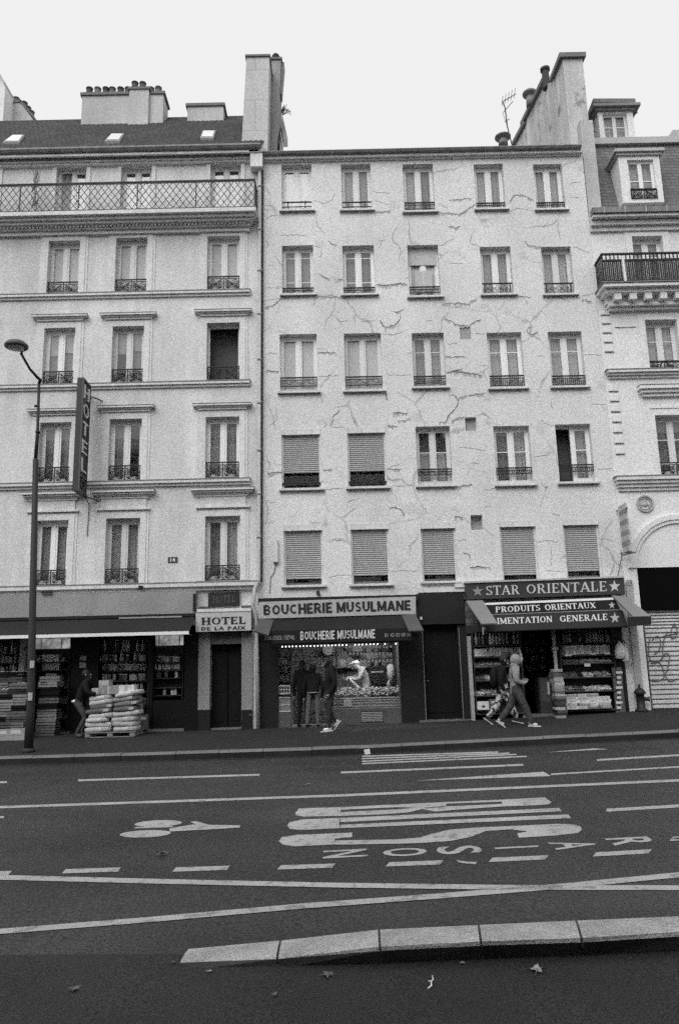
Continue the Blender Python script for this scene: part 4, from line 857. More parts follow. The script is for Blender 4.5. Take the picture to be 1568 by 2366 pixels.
# arch outline on the wall plane
ac = P3(1572, 1310); ar = ac.x-P3(1470, 1312).x; AO = P3(1450, 1310).x
zspr = P3(1470, 1312).z
wh = (ac.x-ar, ac.x+ar, -1.0, zspr, .45)
holes.append(wh)
m0 = wall('wall', AX0, AX1, -1.0, zgt, holes, limestone, arch)
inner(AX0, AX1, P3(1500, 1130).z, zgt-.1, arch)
for i, t in enumerate(RW):
    a, b, c, d = holes[i][:4]
    rail = dict(rail='scroll', rz=(c+.02, P3(t[0], (0, 833, 1068)[i]).z)) if i else {}
    f = window(arch, a, b, c, d, 'win', mid=(.62, .22), cur=(1, 1, .5)[i], sill=False, **rail)
    s_ = MB(); jw = .2
    for x0, x1 in ((a-jw, a-.002), (b+.002, b+jw)): s_.box(x0, x1, FY-.03, FY+.01, c+.001, d+.2)
    s_.box(a-.003, b+.003, FY-.03, FY+.01, d+.002, d+.2)
    for x0, x1 in ((a-.06, a-.002), (b+.002, b+.06)): s_.box(x0, x1, FY-.045, FY-.0299, c+.001, d+.06)
    s_.box(a-.003, b+.003, FY-.045, FY-.0299, d+.003, d+.06)
    s_.build('surround', limestone, f)
    if i == 2:
        hd = MB(); z0 = P3(1500, 918).z; z1 = P3(1500, 896).z; x0 = P3(1470, 900).x
        for k in range(3): hd.box(x0+.12-.06*k, b+1, FY-.1-.07*k, FY+.01, z0+(z1-z0)*k/3, z0+(z1-z0)*(k+1)/3+.0005)
        hd.box(x0+.3, b+1, FY-.05, FY+.01, z0-.35, z0-.28); hd.build('hood', limestone, f)
        fl = MB(); fl.box(x0-.01, b+1, FY-.25, FY+.005, z1+.001, z1+.025); fl.build('flashing', zinc, f)
def acourse(x0px, ya, yb, proj, steps=4):
    z1, z0 = P3(1500, ya).z, P3(1500, yb).z; x0 = P3(x0px, ya).x; q = MB()
    for k in range(steps): q.box(x0-.03*k, AX1, FY-proj*(k+1)/steps, FY+.01, z0+(z1-z0)*k/steps, z0+(z1-z0)*(k+1)/steps+.0005)
    o = q.build('string_course', trim, arch); q = MB(); q.box(x0-.03*steps-.005, AX1, FY-proj-.012, FY+.004, z1+.001, z1+.03); q.build('flashing', zinc, o)
acourse(1402, 858, 874, .2, 3); acourse(1424, 1104, 1134, .24, 4)
# quoin joints
for y in [728, 748, 769, 791, 813]+[904, 927, 951, 975, 999, 1024, 1049]:
    q = MB(); x = 1386+(y-728)*.107; a = P3(x, y); q.box(a.x, a.x+.27, FY-.03, FY+.01, a.z, a.z+.19); q.box(a.x+.01, a.x+.265, FY-.033, FY-.029, a.z-.02, a.z+.005, 1); q.build('quoin', [limestone, M('joint_grime', .18, grit=(26, .50))], arch)
q = MB(); a, b = P3(1419, 757), P3(1468, 757); q.box(a.x, b.x, FY-.03, FY+.01, a.z, a.z+.03); q.build('panel_moulding', trim, arch)
# balcony with close railing
zb_ = P3(1480, 652, 20.35).z; bx0 = P3(1393, 652, 20.35).x; q = MB()
q.box(bx0, AX1, 20.35, FY+.01, zb_-.10, zb_); q.box(bx0+.1, AX1, 20.5, FY+.01, zb_-.22, zb_-.101); q.box(bx0+.2, AX1, 20.78, FY+.01, zb_-.42, zb_-.221); x = bx0+.35
while x < AX1: q.box(x, x+.2, 20.52, 20.79, zb_-.42, zb_-.23); x += .44
q.box(bx0+.25, AX1, 20.72, FY+.01, zb_-.52, zb_-.421); q.box(bx0+.3, AX1, 20.84, FY+.01, zb_-.6, zb_-.521); bal = q.build('balcony', limestone, arch)
q = MB(); q.box(bx0-.04, AX1, 20.31, FY, zb_+.001, zb_+.03); q.build('flashing', zinc, bal)
q = MB(); zt_ = P3(1480, 584, 20.4).z; x = bx0+.05
while x < AX1: q.box(x-.016, x+.016, 20.39, 20.414, zb_+.03, zt_); q.box(x+.032, x+.083, 20.395, 20.41, zb_+.08, zt_-.2); x += .115
y = 20.45
while y < FY: q.box(bx0+.04, bx0+.064, y, y+.024, zb_+.03, zt_); y += .1
q.box(bx0+.02, AX1, 20.37, 20.43, zt_-.05, zt_); q.box(bx0+.02, bx0+.08, 20.4301, FY, zt_-.05, zt_); q.box(bx0+.02, AX1, 20.385, 20.415, zb_+.07, zb_+.1); q.box(bx0+.02, AX1, 20.38, 20.42, zt_-.26, zt_-.2)
q.build('balcony_railing', iron, bal)
q = MB(); a, b = P3(1444, 650, 20.36), P3(1437, 592, 20.36); q.tube([a, b], .04, 6); q.build('rain_pipe', white_paint, bal)
# cornice, gutter, slate mansard, dormers
q = MB(); q.box(AX0, AX1, FY-.09, FY+.01, zgt-.3, zgt-.16); q.box(AX0, AX1, FY-.2, FY+.01, zgt-.16, zgt-.02); q.box(AX0, AX1, FY-.38, FY+.3, zgt, zgt+.08); q.build('cornice', trim, arch)
q = MB(); q.box(AX0-.02, AX1, FY-.45, FY-.2, zgt+.09, zgt+.26); g = q.build('gutter', gutter_m, arch); q = MB(); x = AX0+.3
while x < AX1: q.box(x, x+.03, FY-.46, FY-.19, zgt+.08, zgt+.28); x += .62
q.build('gutter_bracket', zinc_pale, g)
zm = P3(1460, 331, 22.0).z
q = MB(); q.ext([(AX0+.02, FY+.05, zgt+.1), (AX0+.02, FY+.2, zgt+.45), (AX0+.02, 22.0, zm), (AX0+.02, 26, zm+.9), (AX0+.02, FY+8.9, zm), (AX0+.02, FY+8.9, zgt)], (AX1-AX0, 0, 0)); rf = q.build('roof', slate, arch)
q = MB(); q.box(AX0, AX1, 21.85, 22.1, zm-.1, zm+.12); q.ext([(AX0+.0, FY-.02, zgt+.12), (AX0, FY+.14, zgt+.5), (AX0, FY+.24, zgt+.5), (AX0, FY+.1, zgt+.12)], (AX1-AX0, 0, 0)); q.build('roof_flashing', zinc_pale, rf)
q = MB(); q.box(AX0+.02, AX0+.42, FY+.0, FY+1.2, zgt+.1, zm+.1); q.build('party_wall', stack_m, arch)
def dormer(x0, x1, yt, yb, wx0, wx1, wyt, wyb, Y, dp, roof_over, name='dormer'):
    q = MB(); a, b, e, c = P3(x0, (yt+yb)/2, Y).x, P3(x1, (yt+yb)/2, Y).x, P3(x0, yb, Y).z, P3(x0, yt, Y).z
    wa, wb, we, wc = P3(wx0, (wyt+wyb)/2, Y).x, P3(wx1, (wyt+wyb)/2, Y).x, P3(x0, wyb, Y).z, P3(x0, wyt, Y).z
    q.box(a, wa, Y, Y+dp, e, c); q.box(wb, b, Y, Y+dp, e, c); q.box(wa, wb, Y, Y+dp, wc, c-.001); q.box(wa, wb, Y, Y+dp, e, we); q.box(wa, wb, Y+.5, Y+dp, we, wc)
    d = q.build(name, limestone, arch); q = MB(); o_ = roof_over
    q.box(a-o_, b+o_, Y-o_, Y+dp, c+.001, c+.10); q.box(a-o_*.5, b+o_*.5, Y-o_*.5, Y+dp, c-.08, c); q.build('dormer_roof', zinc_pale if o_ < .2 else zinc, d)
    q = MB(); cx = (wa+wb)/2; y = Y+.1
    for x_, y_ in ((wa, wa+.07), (wb-.07, wb), (cx-.06, cx+.06)): q.box(x_, y_, y, y+.06, we, wc)
    for z_ in (we, wc-.08): q.box(wa+.07, cx-.06, y+.002, y+.058, z_, z_+.08); q.box(cx+.06, wb-.07, y+.002, y+.058, z_, z_+.08)
    zc = we+(wc-we)*.5; q.box(wa+.07, cx-.06, y+.002, y+.05, zc-.015, zc+.015); q.box(cx+.06, wb-.07, y+.002, y+.05, zc-.015, zc+.015)
    q.build('window', white_paint, d); q = MB(); q.box(wa, wb, y+.03, y+.036, we, wc); q.build('pane', pane_m, d)
    sheet(wa, wb, y+.15, we, wc, 5, .015, curtain_m, 'curtain', d); return d, wa, wb, we, wc
d1, wa, wb, we, wc = dormer(1432, 1527, 356, 469, 1452, 1513, 370, 462, 20.95, 1.2, .14)
q = MB(); railing('scroll', wa, wb, we+.02, P3(1480, 437, 20.95).z, 20.93, d1)
d2 = dormer(1383, 1464, 254, 326, 1393, 1449, 262, 321, 22.1, 2.2, .2)[0]
q = MB(); A = [P3(1349, 290, 24.2), P3(1370, 236, 22.0), P3(1467, 236, 22.0), P3(1472, 262, 24.2)]
q.hexa([A[0], A[3], A[2], A[1], A[0]+Vector((0, 0, .14)), A[3]+Vector((0, 0, .14)), A[2]+Vector((0, 0, .14)), A[1]+Vector((0, 0, .14))]); q.build('eave_slab', MATS['coping_lead'], d2)
d3 = dormer(1556, 1640, 330, 345, 1570, 1600, 332, 340, 23.0, 2, .2)[0]
q = MB(); b0, b1 = P3(1532, 330, 23.3), P3(1553, 300, 23.3); q.ext([b0, b1, b1+Vector((2, 0, 0)), b0+Vector((2, 0, 0))], (0, 1.5, 0)); q.build('dormer_cheek', zinc_pale, d3)
# arch: wall above the springing is cut by a real round recess
q = MB(); N = 20; Ro = ar+.24
pts = [(ac.x-ar*math.cos(PI*i/N), zspr+ar*math.sin(PI*i/N)) for i in range(N+1)]; po = [(ac.x-Ro*math.cos(PI*i/N), zspr+Ro*math.sin(PI*i/N)) for i in range(N+1)]; pm = [(ac.x-(ar+.1)*math.cos(PI*i/N), zspr+(ar+.1)*math.sin(PI*i/N)) for i in range(N+1)]
for i in range(N):
    for A_, B_, yy in ((pts, pm, FY-.05), (pm, po, FY-.085)):
        q.hexa([(A_[i][0], yy, A_[i][1]), (A_[i+1][0], yy, A_[i+1][1]), (A_[i+1][0], FY+.005, A_[i+1][1]), (A_[i][0], FY+.005, A_[i][1]), (B_[i][0], yy, B_[i][1]), (B_[i+1][0], yy, B_[i+1][1]), (B_[i+1][0], FY+.005, B_[i+1][1]), (B_[i][0], FY+.005, B_[i][1])])
q.build('arch_moulding', limestone, arch)
q = MB(); c = P3(1488, 1164, FY); R0 = 20/1777*21.5
def ring(q, c, r0, r1, y0, y1, n=20):
    for i in range(n):
        a, b = 2*PI*i/n, 2*PI*(i+1)/n; u_ = [Vector((math.cos(t), 0, math.sin(t))) for t in (a, b)]
        f_ = [c+u_[0]*r0, c+u_[1]*r0, c+u_[1]*r1, c+u_[0]*r1]; q.hexa([v+Vector((0, y1, 0)) for v in f_]+[v+Vector((0, y0, 0)) for v in f_])
ring(q, c, R0*.82, R0, -.06, .01); ring(q, c, R0*.62, R0*.72, -.04, .01)
q.ell(c, R0*.35, .05, R0*.45, 10, 6); q.ell(c+Vector((0, 0, R0*.3)), R0*.28, .05, R0*.22, 8, 5); q.ell(c+Vector((.0, -.02, -R0*.1)), R0*.12, .06, R0*.2, 8, 5)
for k in (-1, 1): q.ell(c+Vector((k*R0*.4, 0, -R0*.15)), R0*.14, .04, R0*.3, 8, 5)
tag(q.build('medallion', M('medallion_stone', .42, grit=(26, .43)), arch))
# garage front in the arch: black lintel box, ribbed shutter with scrawls
za_, zb2 = zspr, P3(1520, 1408).z
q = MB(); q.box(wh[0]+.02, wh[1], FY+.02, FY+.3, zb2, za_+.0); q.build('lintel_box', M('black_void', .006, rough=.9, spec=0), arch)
q = MB(); z = zb2-.003; k = 0; rib = M('shutter_pale', .50, rough=.55, grit=(26, .31), streak=(1.5, .15))
while z > -.2:
    h = .125 if k > 5 else .085
    q.ext([(wh[0]+.1, FY+.16, z), (wh[0]+.1, FY+.125, z-.02), (wh[0]+.1, FY+.115, z-h+.035), (wh[0]+.1, FY+.16, z-h+.012), (wh[0]+.1, FY+.18, z-h+.012), (wh[0]+.1, FY+.18, z)], (AX1-.5-wh[0], 0, 0)); z -= h; k += 1
sh = q.build('garage_shutter', rib, arch)
q = MB(); q.box(wh[0]+.02, wh[1], FY+.181, FY+.2, -.5, zb2); q.build('garage_back', dark_room, arch)
GR = ['1502 1470 1497 1492 1499 1520 1512 1532 1528 1520 1530 1500', '1505 1480 1516 1470 1524 1478 1522 1500 1510 1512', '1497 1530 1489 1550 1496 1568 1512 1574 1532 1566 1530 1545 1520 1530 1502 1533', '1527 1525 1535 1510 1545 1516 1541 1545 1536 1560 1546 1574 1562 1568', '1540 1459 1532 1480 1530 1500', '1552 1442 1562 1450 1560 1470 1550 1475 1548 1460 1556 1440', '1530 1470 1568 1462']
q = MB()
for s in GR:
    v = [float(z) for z in s.split()]; p = [P3(v[i], v[i+1], FY+.10) for i in range(0, len(v), 2)]; fine = []
    for i in range(len(p)-1):
        a0, a1, a2, a3 = p[max(i-1, 0)], p[i], p[i+1], p[min(i+2, len(p)-1)]
        for j in range(5): t = j/5; fine.append(a1+.5*((a2-a0)*t+(2*a0-5*a1+4*a2-a3)*t*t+(3*a1-a0-3*a2+a3)*t**3))
    fine.append(p[-1]); q.tube(fine, .013, 4)
q.build('graffiti', M('spray_paint', .12), sh)
# pilaster left of the shutter
q = MB(); a = P3(1452, 1560).x; q.box(AX0+.01, wh[0]-.18, FY-.05, FY+.01, -.5, P3(1460, 1345).z); q.build('pilaster', M('pilaster_stone', .40, grit=(26, .37), stain=(1, .2), streak=(2, .25), bump=.2), arch)
# small plate reading 13, blade sign with bracket, standpipe
q = MB(); a, b, e, c = q.pbox(1447, 1460, 1339, 1351, FY-.075, .06); o = tag(q.build('house_number', M('pale_plate', .5)), 'small pale number plate reading 13 beside the right end of the star shop sign', 'number plate')
letter(sans('13', .02), [(a+.02, FY-.075, c-.02), (b-.02, FY-.075, c-.02), (b-.02, FY-.075, e+.02), (a+.02, FY-.075, e+.02)], 'digits', M('faded_black', .08), o, .004)
bs = thing('blade_sign', 'narrow faded striped blade sign on a bracket above the right end of the star shop', 'sign', P3(1440, 1278, 20.7))
q = MB(); xs_ = P3(1434, 1220, 20.7).x; zt_, zb3 = P3(1432, 1168, 20.6).z, P3(1441, 1276, 20.6).z; n = 9
for i in range(n): q.box(xs_, xs_+.06, 20.3, 20.78, zb3+(zt_-zb3)*i/n, zb3+(zt_-zb3)*(i+1)/n-.0005, i % 2)
q.build('striped_panel', [M('faded_pale', .42, stain=(8, .3)), M('faded_grey', .24, stain=(8, .3))], bs)
q = MB()
for z in (zb3-.05, zt_-.15): q.tube([(xs_+.03, 20.2, z), (xs_+.03, FY, z+.08)], .018, 6)
q.tube([(xs_-.15, 20.5, zb3-.1), (xs_+.25, 20.5, zb3-.02)], .018, 6); q.build('bracket', iron_grey, bs)
q = MB(); q.tube([P3(1436, 1280, 20.9), P3(1431, 1305, 20.95), P3(1426, 1332, 20.9)], .012, 5); q.build('cable', iron_grey, bs)
sp = S3(1481, 1643); st = thing('standpipe', 'squat dark iron standpipe at the foot of the pilaster by the graffitied shutter', 'standpipe', sp)
q = MB(); q.lathe(sp, [(.16, -.02), (.16, .05), (.11, .07), (.10, .42), (.15, .44), (.15, .5), (.09, .56), (.03, .6)], 12); q.build('body', iron, st, True)
q = MB(); q.tube([sp+Vector((0, 0, .32)), sp+Vector((.2, -.03, .3))], .05, 8); q.tube([sp+Vector((.2, -.03, .3)), sp+Vector((.23, -.04, .3))], .07, 8); q.tube([sp+Vector((0, 0, .6)), sp+Vector((0, 0, .68))], .03, 6); q.build('outlet', iron, st)
# ------------------------------------------------------------------ ground floor of the hotel: grocery front, hotel door
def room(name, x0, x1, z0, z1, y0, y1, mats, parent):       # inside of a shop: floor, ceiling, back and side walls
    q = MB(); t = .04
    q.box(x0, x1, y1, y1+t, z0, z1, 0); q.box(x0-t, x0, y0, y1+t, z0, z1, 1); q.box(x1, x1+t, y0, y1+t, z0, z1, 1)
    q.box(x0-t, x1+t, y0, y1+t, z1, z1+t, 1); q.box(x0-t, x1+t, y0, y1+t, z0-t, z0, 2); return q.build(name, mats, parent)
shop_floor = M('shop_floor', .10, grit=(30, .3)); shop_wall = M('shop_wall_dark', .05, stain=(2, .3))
gz = P3(250, 1425).z
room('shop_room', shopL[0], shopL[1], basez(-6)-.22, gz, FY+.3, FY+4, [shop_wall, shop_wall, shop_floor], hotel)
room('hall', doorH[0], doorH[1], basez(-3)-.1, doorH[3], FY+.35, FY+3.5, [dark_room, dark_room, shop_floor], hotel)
q = MB(); a, b, e, c = q.pbox(-300, 452, 1374, 1426, FY-.26, .24); q.build('fascia_board', M('fascia_grey', .27, rough=.7, grit=(26, .31), stain=(.8, .15), streak=(1.5, .1)), hotel)
pboxes('junction_box', [(446, 452.5, 1372, 1412, FY-.3, .04), (320, 330, 1353, 1363, FY-.26, .03)], dark_shop, hotel)
q = MB(); q.pbox(95, 120, 1366, 1371, FY-.34, .1); q.build('lamp_bracket', iron, hotel)
pboxes('shop_pier', [(426, 460, 1445, 1700, FY-.02, .2), (343, 353, 1470, 1700, FY+.05, .2), (163, 226, 1470, 1700, FY+.10, .12)], black_shop, hotel)
q = MB(); q.pbox(353, 427, 1618, 1700, FY+.04, .2); q.build('stall_riser', black_shop, hotel)
q = MB(); q.pbox(41, 54, 1472, 1700, FY+.0, .2); q.build('shop_pillar', M('pale_pillar', .30, grit=(26, .37)), hotel)
for a, b, dz in ((80, 163, .03), (226, 427, .05)): q = MB(); q.box(P3(a, 1690).x, P3(b, 1690).x, FY-.12, FY+.3, -1, basez(-6)+dz); q.build('threshold', M('worn_step', .14, grit=(26, .50), stain=(2, .3)), hotel)
# hotel doorway
pboxes('door_pillar', [(458, 485, 1462, 1640, FY-.06, .3), (558, 583, 1462, 1640, FY-.06, .3)], M('door_pillar', .24, grit=(26, .37), stain=(1.5, .15), streak=(2, .2), bump=.2), hotel)
pboxes('pillar_base', [(458, 485, 1640, 1712, FY-.075, .32), (558, 583, 1640, 1705, FY-.075, .32)], dark_shop, hotel)
pboxes('door_lintel', [(484, 559, 1462, 1488, FY-.03, .3), (460, 583, 1400, 1462, FY-.01, .05)], grey_stone, hotel)
q = MB(); q.pbox(485, 558, 1400, 1410, FY-.03, .02); q.build('door_step_moulding', trim, hotel)
dz0 = basez(-3)-.0; a, b = doorH[0], doorH[1]; dtop = doorH[3]
for x0, x1 in ((a+.02, a+.45), (b-.42, b-.02)):
    q = MB(); q.box(x0, x1, FY+.30, FY+.34, dz0, dtop-.06); q.box(x0+.09, x1-.09, FY+.285, FY+.30, dz0+.2, dz0+.8); q.box(x0+.09, x1-.09, FY+.29, FY+.299, dz0+.95, dtop-.25); dr = q.build('door', black_shop, hotel)
q = MB(); q.box(a+.475, a+.53, FY+.31, FY+.325, dz0+.7, dtop-.25); q.build('door_light', M('door_light', .10, rough=.2), dr)
q = MB(); q.pbox(575, 581, 1650, 1653, FY-.09, .02); q.box(a, b, FY-.02, FY+.4, -1, basez(-3)+.03); q.build('door_step', MATS['worn_step'], hotel)
def board(name, label, px, Y, dp, mat, cat='sign'):        # flat sign board from its four measured corners
    q = MB(); p = pq(px, Y); q.ext([p[3], p[2], p[1], p[0]], (0, dp, 0)); return tag(q.build(name, mat), label, cat)
sign_white = M('sign_white', .47, rough=.5, grit=(26, .18), stain=(2, .12)); ink = M('sign_ink', .02, rough=.6); ink_w = M('sign_letters_white', .62, rough=.6)
o = board('sign_board', 'white sign board reading HOTEL DE LA PAIX over the hotel door', [(452.5, 1416), (580, 1412), (580, 1456.5), (452.5, 1460)], FY-.34, .3, sign_white)
letter(serif('HOTEL', 1.25), pq([(465, 1427), (567, 1424), (567, 1441), (465, 1443.5)], FY-.34), 'lettering', ink, o)
letter(serif('DE LA PAIX', 1.35), pq([(465.5, 1448.5), (567, 1446.2), (567, 1453.7), (465.5, 1456.4)], FY-.34), 'lettering', ink, o)
q = MB(); q.pbox(455, 580, 1406, 1413, FY-.36, .34); q.build('sign_canopy', trim, o)
o = board('sign_board', 'small dark worn lightbox reading HOTEL under the white moulding', [(481, 1370), (553, 1366), (553, 1400), (481, 1403)], FY-.12, .11, M('dark_lightbox', .022, rough=.3, spec=.5))
letter(serif('HOTEL', .8), pq([(491, 1378), (544, 1375), (544, 1391), (491, 1394)], FY-.12), 'lettering', M('faded_letters', .11, stain=(6, .5)), o, .006)
# projecting vertical HOTEL sign
n0, f0, n1 = ray(192, 872), ray(209, 897), ray(185.5, 1133)
Yf = 20.72; Xs = f0.x/f0.y*Yf; Yn = Xs/(n0.x/n0.y); zt_ = CH+n0.z/n0.y*Yn; zb_ = CH+n1.z/n1.y*Yn
Yn = max(Yn, 19.2); hv = thing('hotel_sign', 'tall narrow projecting sign reading HOTEL downwards, hanging off the hotel wall beside the street lamp', 'sign', (Xs, Yf, zb_))
sm = M('sign_box_dark', .045, rough=.5, grit=(30, .3)); th = .15
q = MB(); q.box(Xs-th, Xs, Yn, Yf, zb_, zt_); q.build('sign_box', sm, hv)
q = MB(); ft = .03
for y0_, y1_, z0_, z1_ in ((Yn, Yf, zt_-.06, zt_), (Yn, Yf, zb_, zb_+.06), (Yn, Yn+.05, zb_+.06, zt_-.06), (Yf-.05, Yf, zb_+.06, zt_-.06), (Yn+.05, Yf-.05, zb_+.42, zb_+.46)): q.box(Xs+.001, Xs+ft, y0_, y1_, z0_, z1_)
q.build('sign_rim', M('sign_rim', .10, rough=.5), hv)
hh = (zt_-zb_-.6)/5
for i, ch in enumerate('HOTEL'):
    zc = zt_-.1-hh*i; a0, a1 = Yn+.10, Yf-.10
    letter(serif(ch, .8, SAN), [(Xs, a0, zc-.06), (Xs, a1, zc-.06), (Xs, a1, zc-hh+.08), (Xs, a0, zc-hh+.08)], 'letter', M('neon_tube_white', .66, rough=.4), hv, .03)
q = MB(); yc, zc = (Yn+Yf)/2, zb_+.24
for k in range(3): q.tube([(Xs+.02, yc+.16*math.cos(2*PI*j/8+k), zc+.03*k-.03+.12*math.sin(2*PI*j/8+k)) for j in range(9)], .012, 4)
q.build('emblem', M('faded_letters', .11), hv)
q = MB()
for z in (zt_-.25, zb_+.02): q.tube([(Xs-th/2, Yf-.1, z), (Xs-th/2, FY, z)], .03, 6); q.tube([(Xs-th/2, Yf, z-.02), (Xs+.28, FY-.02, z-.12)], .02, 5)
q.tube([(Xs-.02, Yf-.1, zb_), (Xs+.03, FY-.03, zb_-.2), (Xs+.0, FY-.02, zb_-1.1)], .012, 4); q.build('bracket', iron_grey, hv)
# ------------------------------------------------------------------ street lamp
lf = S3(66, 1738); lp = thing('street_lamp', 'tall grey street lamp with curved arm and flat oval head at the kerb', 'street lamp', lf)
Yl = lf.y; tp = P3(91, 884, Yl); md = P3(83, 1062, Yl); lamp_m = M('lamp_post_paint', .03, rough=.55, grit=(30, .25))
q = MB(); q.tube([(lf.x, Yl, lf.z-.05), (lf.x, Yl, lf.z+.9), (md.x, Yl, md.z), (md.x, Yl, md.z+.02)], [.1, .088, .062, .045], 12); q.lathe(lf, [(.14, -.02), (.14, .05), (.11, .09)], 12)
po = q.build('post', lamp_m, lp, True)
q = MB(); q.tube([md+Vector((0, 0, .02)), P3(87.5, 1001, Yl), P3(87.7, 990, Yl), tp], [.045, .042, .035, .033], 10); q.lathe(P3(87.5, 1001, Yl), [(.055, 0), (.055, .05)], 10); q.lathe(P3(84, 940, Yl), [(.045, 0), (.045, .04)], 10); q.build('upper_post', lamp_m, lp, True)
q = MB(); Yh = Yl-1.15; hc = P3(38.5, 800, Yh); a0, a1 = P3(92, 880, Yl), P3(70, 853, Yl-.35); a2 = P3(50, 818, Yl-.85)
q.tube([tp-Vector((0, 0, .02)), P3(94, 878, Yl-.02), P3(88, 873, Yl-.1), a1, a2, hc+Vector((.1, .1, -.03))], [.04, .04, .035, .03, .03, .03], 8); q.build('arm', lamp_m, lp, True)
hr = 28/1777*Yh; q = MB(); q.lathe(hc, [(hr*.25, .12), (hr*.7, .10), (hr, .03), (hr, -.02), (hr*.96, -.03), (hr*.75, -.035), (hr*.74, -.02), (.01, -.02)], 26); hd = q.build('lamp_head', M('lamp_head_paint', .09, rough=.5, grit=(30, .2)), lp, True)
q = MB(); q.lathe(hc+Vector((0, 0, -.05)), [(hr*.7, .02), (hr*.66, -.01), (hr*.4, -.03), (.02, -.035)], 24); q.build('lens', M('lamp_lens', .42, rough=.3), hd, True)
for z, r_, h in ((1.80, .10, .16), (1.10, .105, .17)):
    for i in range(3):
        q = q if i else MB(); a, b = -1.9+.3*i, -1.9+.3*(i+1); q.hexa([(lf.x+r_*math.cos(t), Yl+r_*math.sin(t), lf.z+z+dz) for dz, tt in ((0, (a, b)),) for t in tt]+[(lf.x+(r_+.004)*math.cos(t), Yl+(r_+.004)*math.sin(t), lf.z+z) for t in (b, a)]+[(lf.x+r_*math.cos(t), Yl+r_*math.sin(t), lf.z+z+h) for t in (a, b)]+[(lf.x+(r_+.004)*math.cos(t), Yl+(r_+.004)*math.sin(t), lf.z+z+h) for t in (b, a)])
    q.build('sticker', M('sticker', .4, stain=(14, .6)), po)
# ------------------------------------------------------------------ grocery awning (left)
aw = thing('awning', 'long dark awning with a white front bar over the grocery, left of the hotel', 'awning', (-6.5, 20.2, P3(220, 1468, 19.9).z))
ax0 = -13.5; axr = P3(446, 1440, FY-.1).x; axf = P3(437, 1462, 19.9).x; z1, z0 = P3(220, 1430, FY-.28).z, P3(220, 1464, 19.9).z
q = MB(); q.ext([(ax0, FY-.28, z1), (ax0, FY-.24, z1), (ax0, 19.93, z0), (ax0, 19.9, z0)], (axf-ax0, 0, 0)); q.build('canvas', M('canvas_dark', .02, grit=(30, .3), stain=(.8, .25)), aw)
q = MB(); q.box(ax0, axf, 19.86, 19.93, P3(220, 1471, 19.9).z, z0+.005); q.build('front_bar', white_paint, aw)
q = MB(); q.box(ax0, axr+.1, FY-.33, FY-.27, z1+.005, z1+.07); q.build('roller_cover', dark_shop, aw)
q = MB(); c = P3(420, 1430, FY-.36); q.box(P3(275, 1433, FY-.36).x, c.x, FY-.37, FY-.34, z1-.02, z1+.02); q.build('roller_trim', M('pale_strip', .3), aw)
q = MB()
for x in (axf-.1, axf-2.6, axf-5): q.tube([(x, FY-.2, z1-.5), (x, 19.92, z0-.02)], .02, 5)
q.build('arm', iron_grey, aw)
# ------------------------------------------------------------------ butcher front
zc = P3(784, 1484).z+.35; bx0, bx1 = shopB[0], shopB[1]; bzf = basez(.5)
pboxes('shop_pier', [(598, 641, 1470, 1700, FY-.05, .3), (925, 972, 1455, 1690, FY-.05, .3)], dark_shop, cracked); pboxes('shop_lintel', [(598, 966, 1432, 1487, FY-.03, .25)], dark_shop, cracked); pboxes('shop_cornice', [(596, 966, 1378, 1392, FY-.24, .2)], dark_shop, cracked)
q = MB(); q.pbox(963, 1072, 1371, 1442, FY-.12, .12); q.build('shutter_housing', M('shutter_housing', .016, rough=.5, stain=(1, .3)), cracked)
pboxes('door_frame', [(966, 980, 1442, 1690, FY-.04, .25), (1060, 1082, 1385, 1690, FY-.05, .25)], dark_shop, cracked)
q = MB(); q.box(doorB[0], doorB[1], FY+.18, FY+.24, -1, doorB[3]); q.box(doorB[0]+.15, doorB[1]-.2, FY+.165, FY+.179, bzf+.25, doorB[3]-.3); dd = q.build('door', black_shop, cracked)
q = MB(); q.ell(P3(988, 1573, FY+.15), .025, .03, .025, 8, 5); q.build('door_knob', M('brass', .4, rough=.3, metal=.6), dd); pboxes('edge_strip', [(978.5, 980, 1440, 1668, FY-.055, .012), (1064, 1065.5, 1450, 1662, FY-.065, .012)], M('edge_strip', .22), dd)
q = MB(); q.box(doorB[0]-.1, doorB[1]+.2, FY-.08, FY+.3, -1, basez(2.6)+.04); q.build('door_step', MATS['worn_step'], cracked)
q = MB(); q.pbox(970, 975, 1425, 1432, FY-.2, .06); q.build('bell_lamp', M('bell_lamp', .5), cracked)
# room behind the butcher window, tiled back wall
tilew = M('tile_grid', .17, rough=.4, grit=(30, .2), stain=(1, .2), brick=(.24, .22, .012, 1.6, .8))
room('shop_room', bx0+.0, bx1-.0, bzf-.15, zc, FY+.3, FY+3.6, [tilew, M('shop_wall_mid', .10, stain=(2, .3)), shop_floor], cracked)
q = MB(); q.pbox(640, 644, 1486, 1690, FY+.02, .08); q.pbox(672, 676, 1486, 1690, FY+.02, .08); q.pbox(776, 779, 1486, 1640, FY+.02, .06); q.pbox(922, 927, 1486, 1642, FY+.02, .08); q.pbox(776, 925, 1637, 1642, FY+.0, .12); fr = q.build('shop_window_frame', M('dull_frame', .10, rough=.4), cracked)
q = MB(); q.pbox(779, 922, 1488, 1637, FY+.06, .008); q.build('pane', shop_glass, fr); pboxes('pane', [(645, 672, 1488, 1646, FY+.06, .008)], shop_glass, fr)
pboxes('stall_riser', [(770, 930, 1642, 1690, FY-.0, .22), (640, 673, 1647, 1700, FY-.0, .22)], grey_stone, cracked)
q = MB(); q.pbox(834, 884, 1643, 1668, FY-.012, .012, 1)
for i in range(6): q.pbox(834, 884, 1645+3.9*i, 1647.2+3.9*i, FY-.03, .02)
q.build('vent_grille', [M('grille_slat', .35, rough=.4), black_shop], cracked)
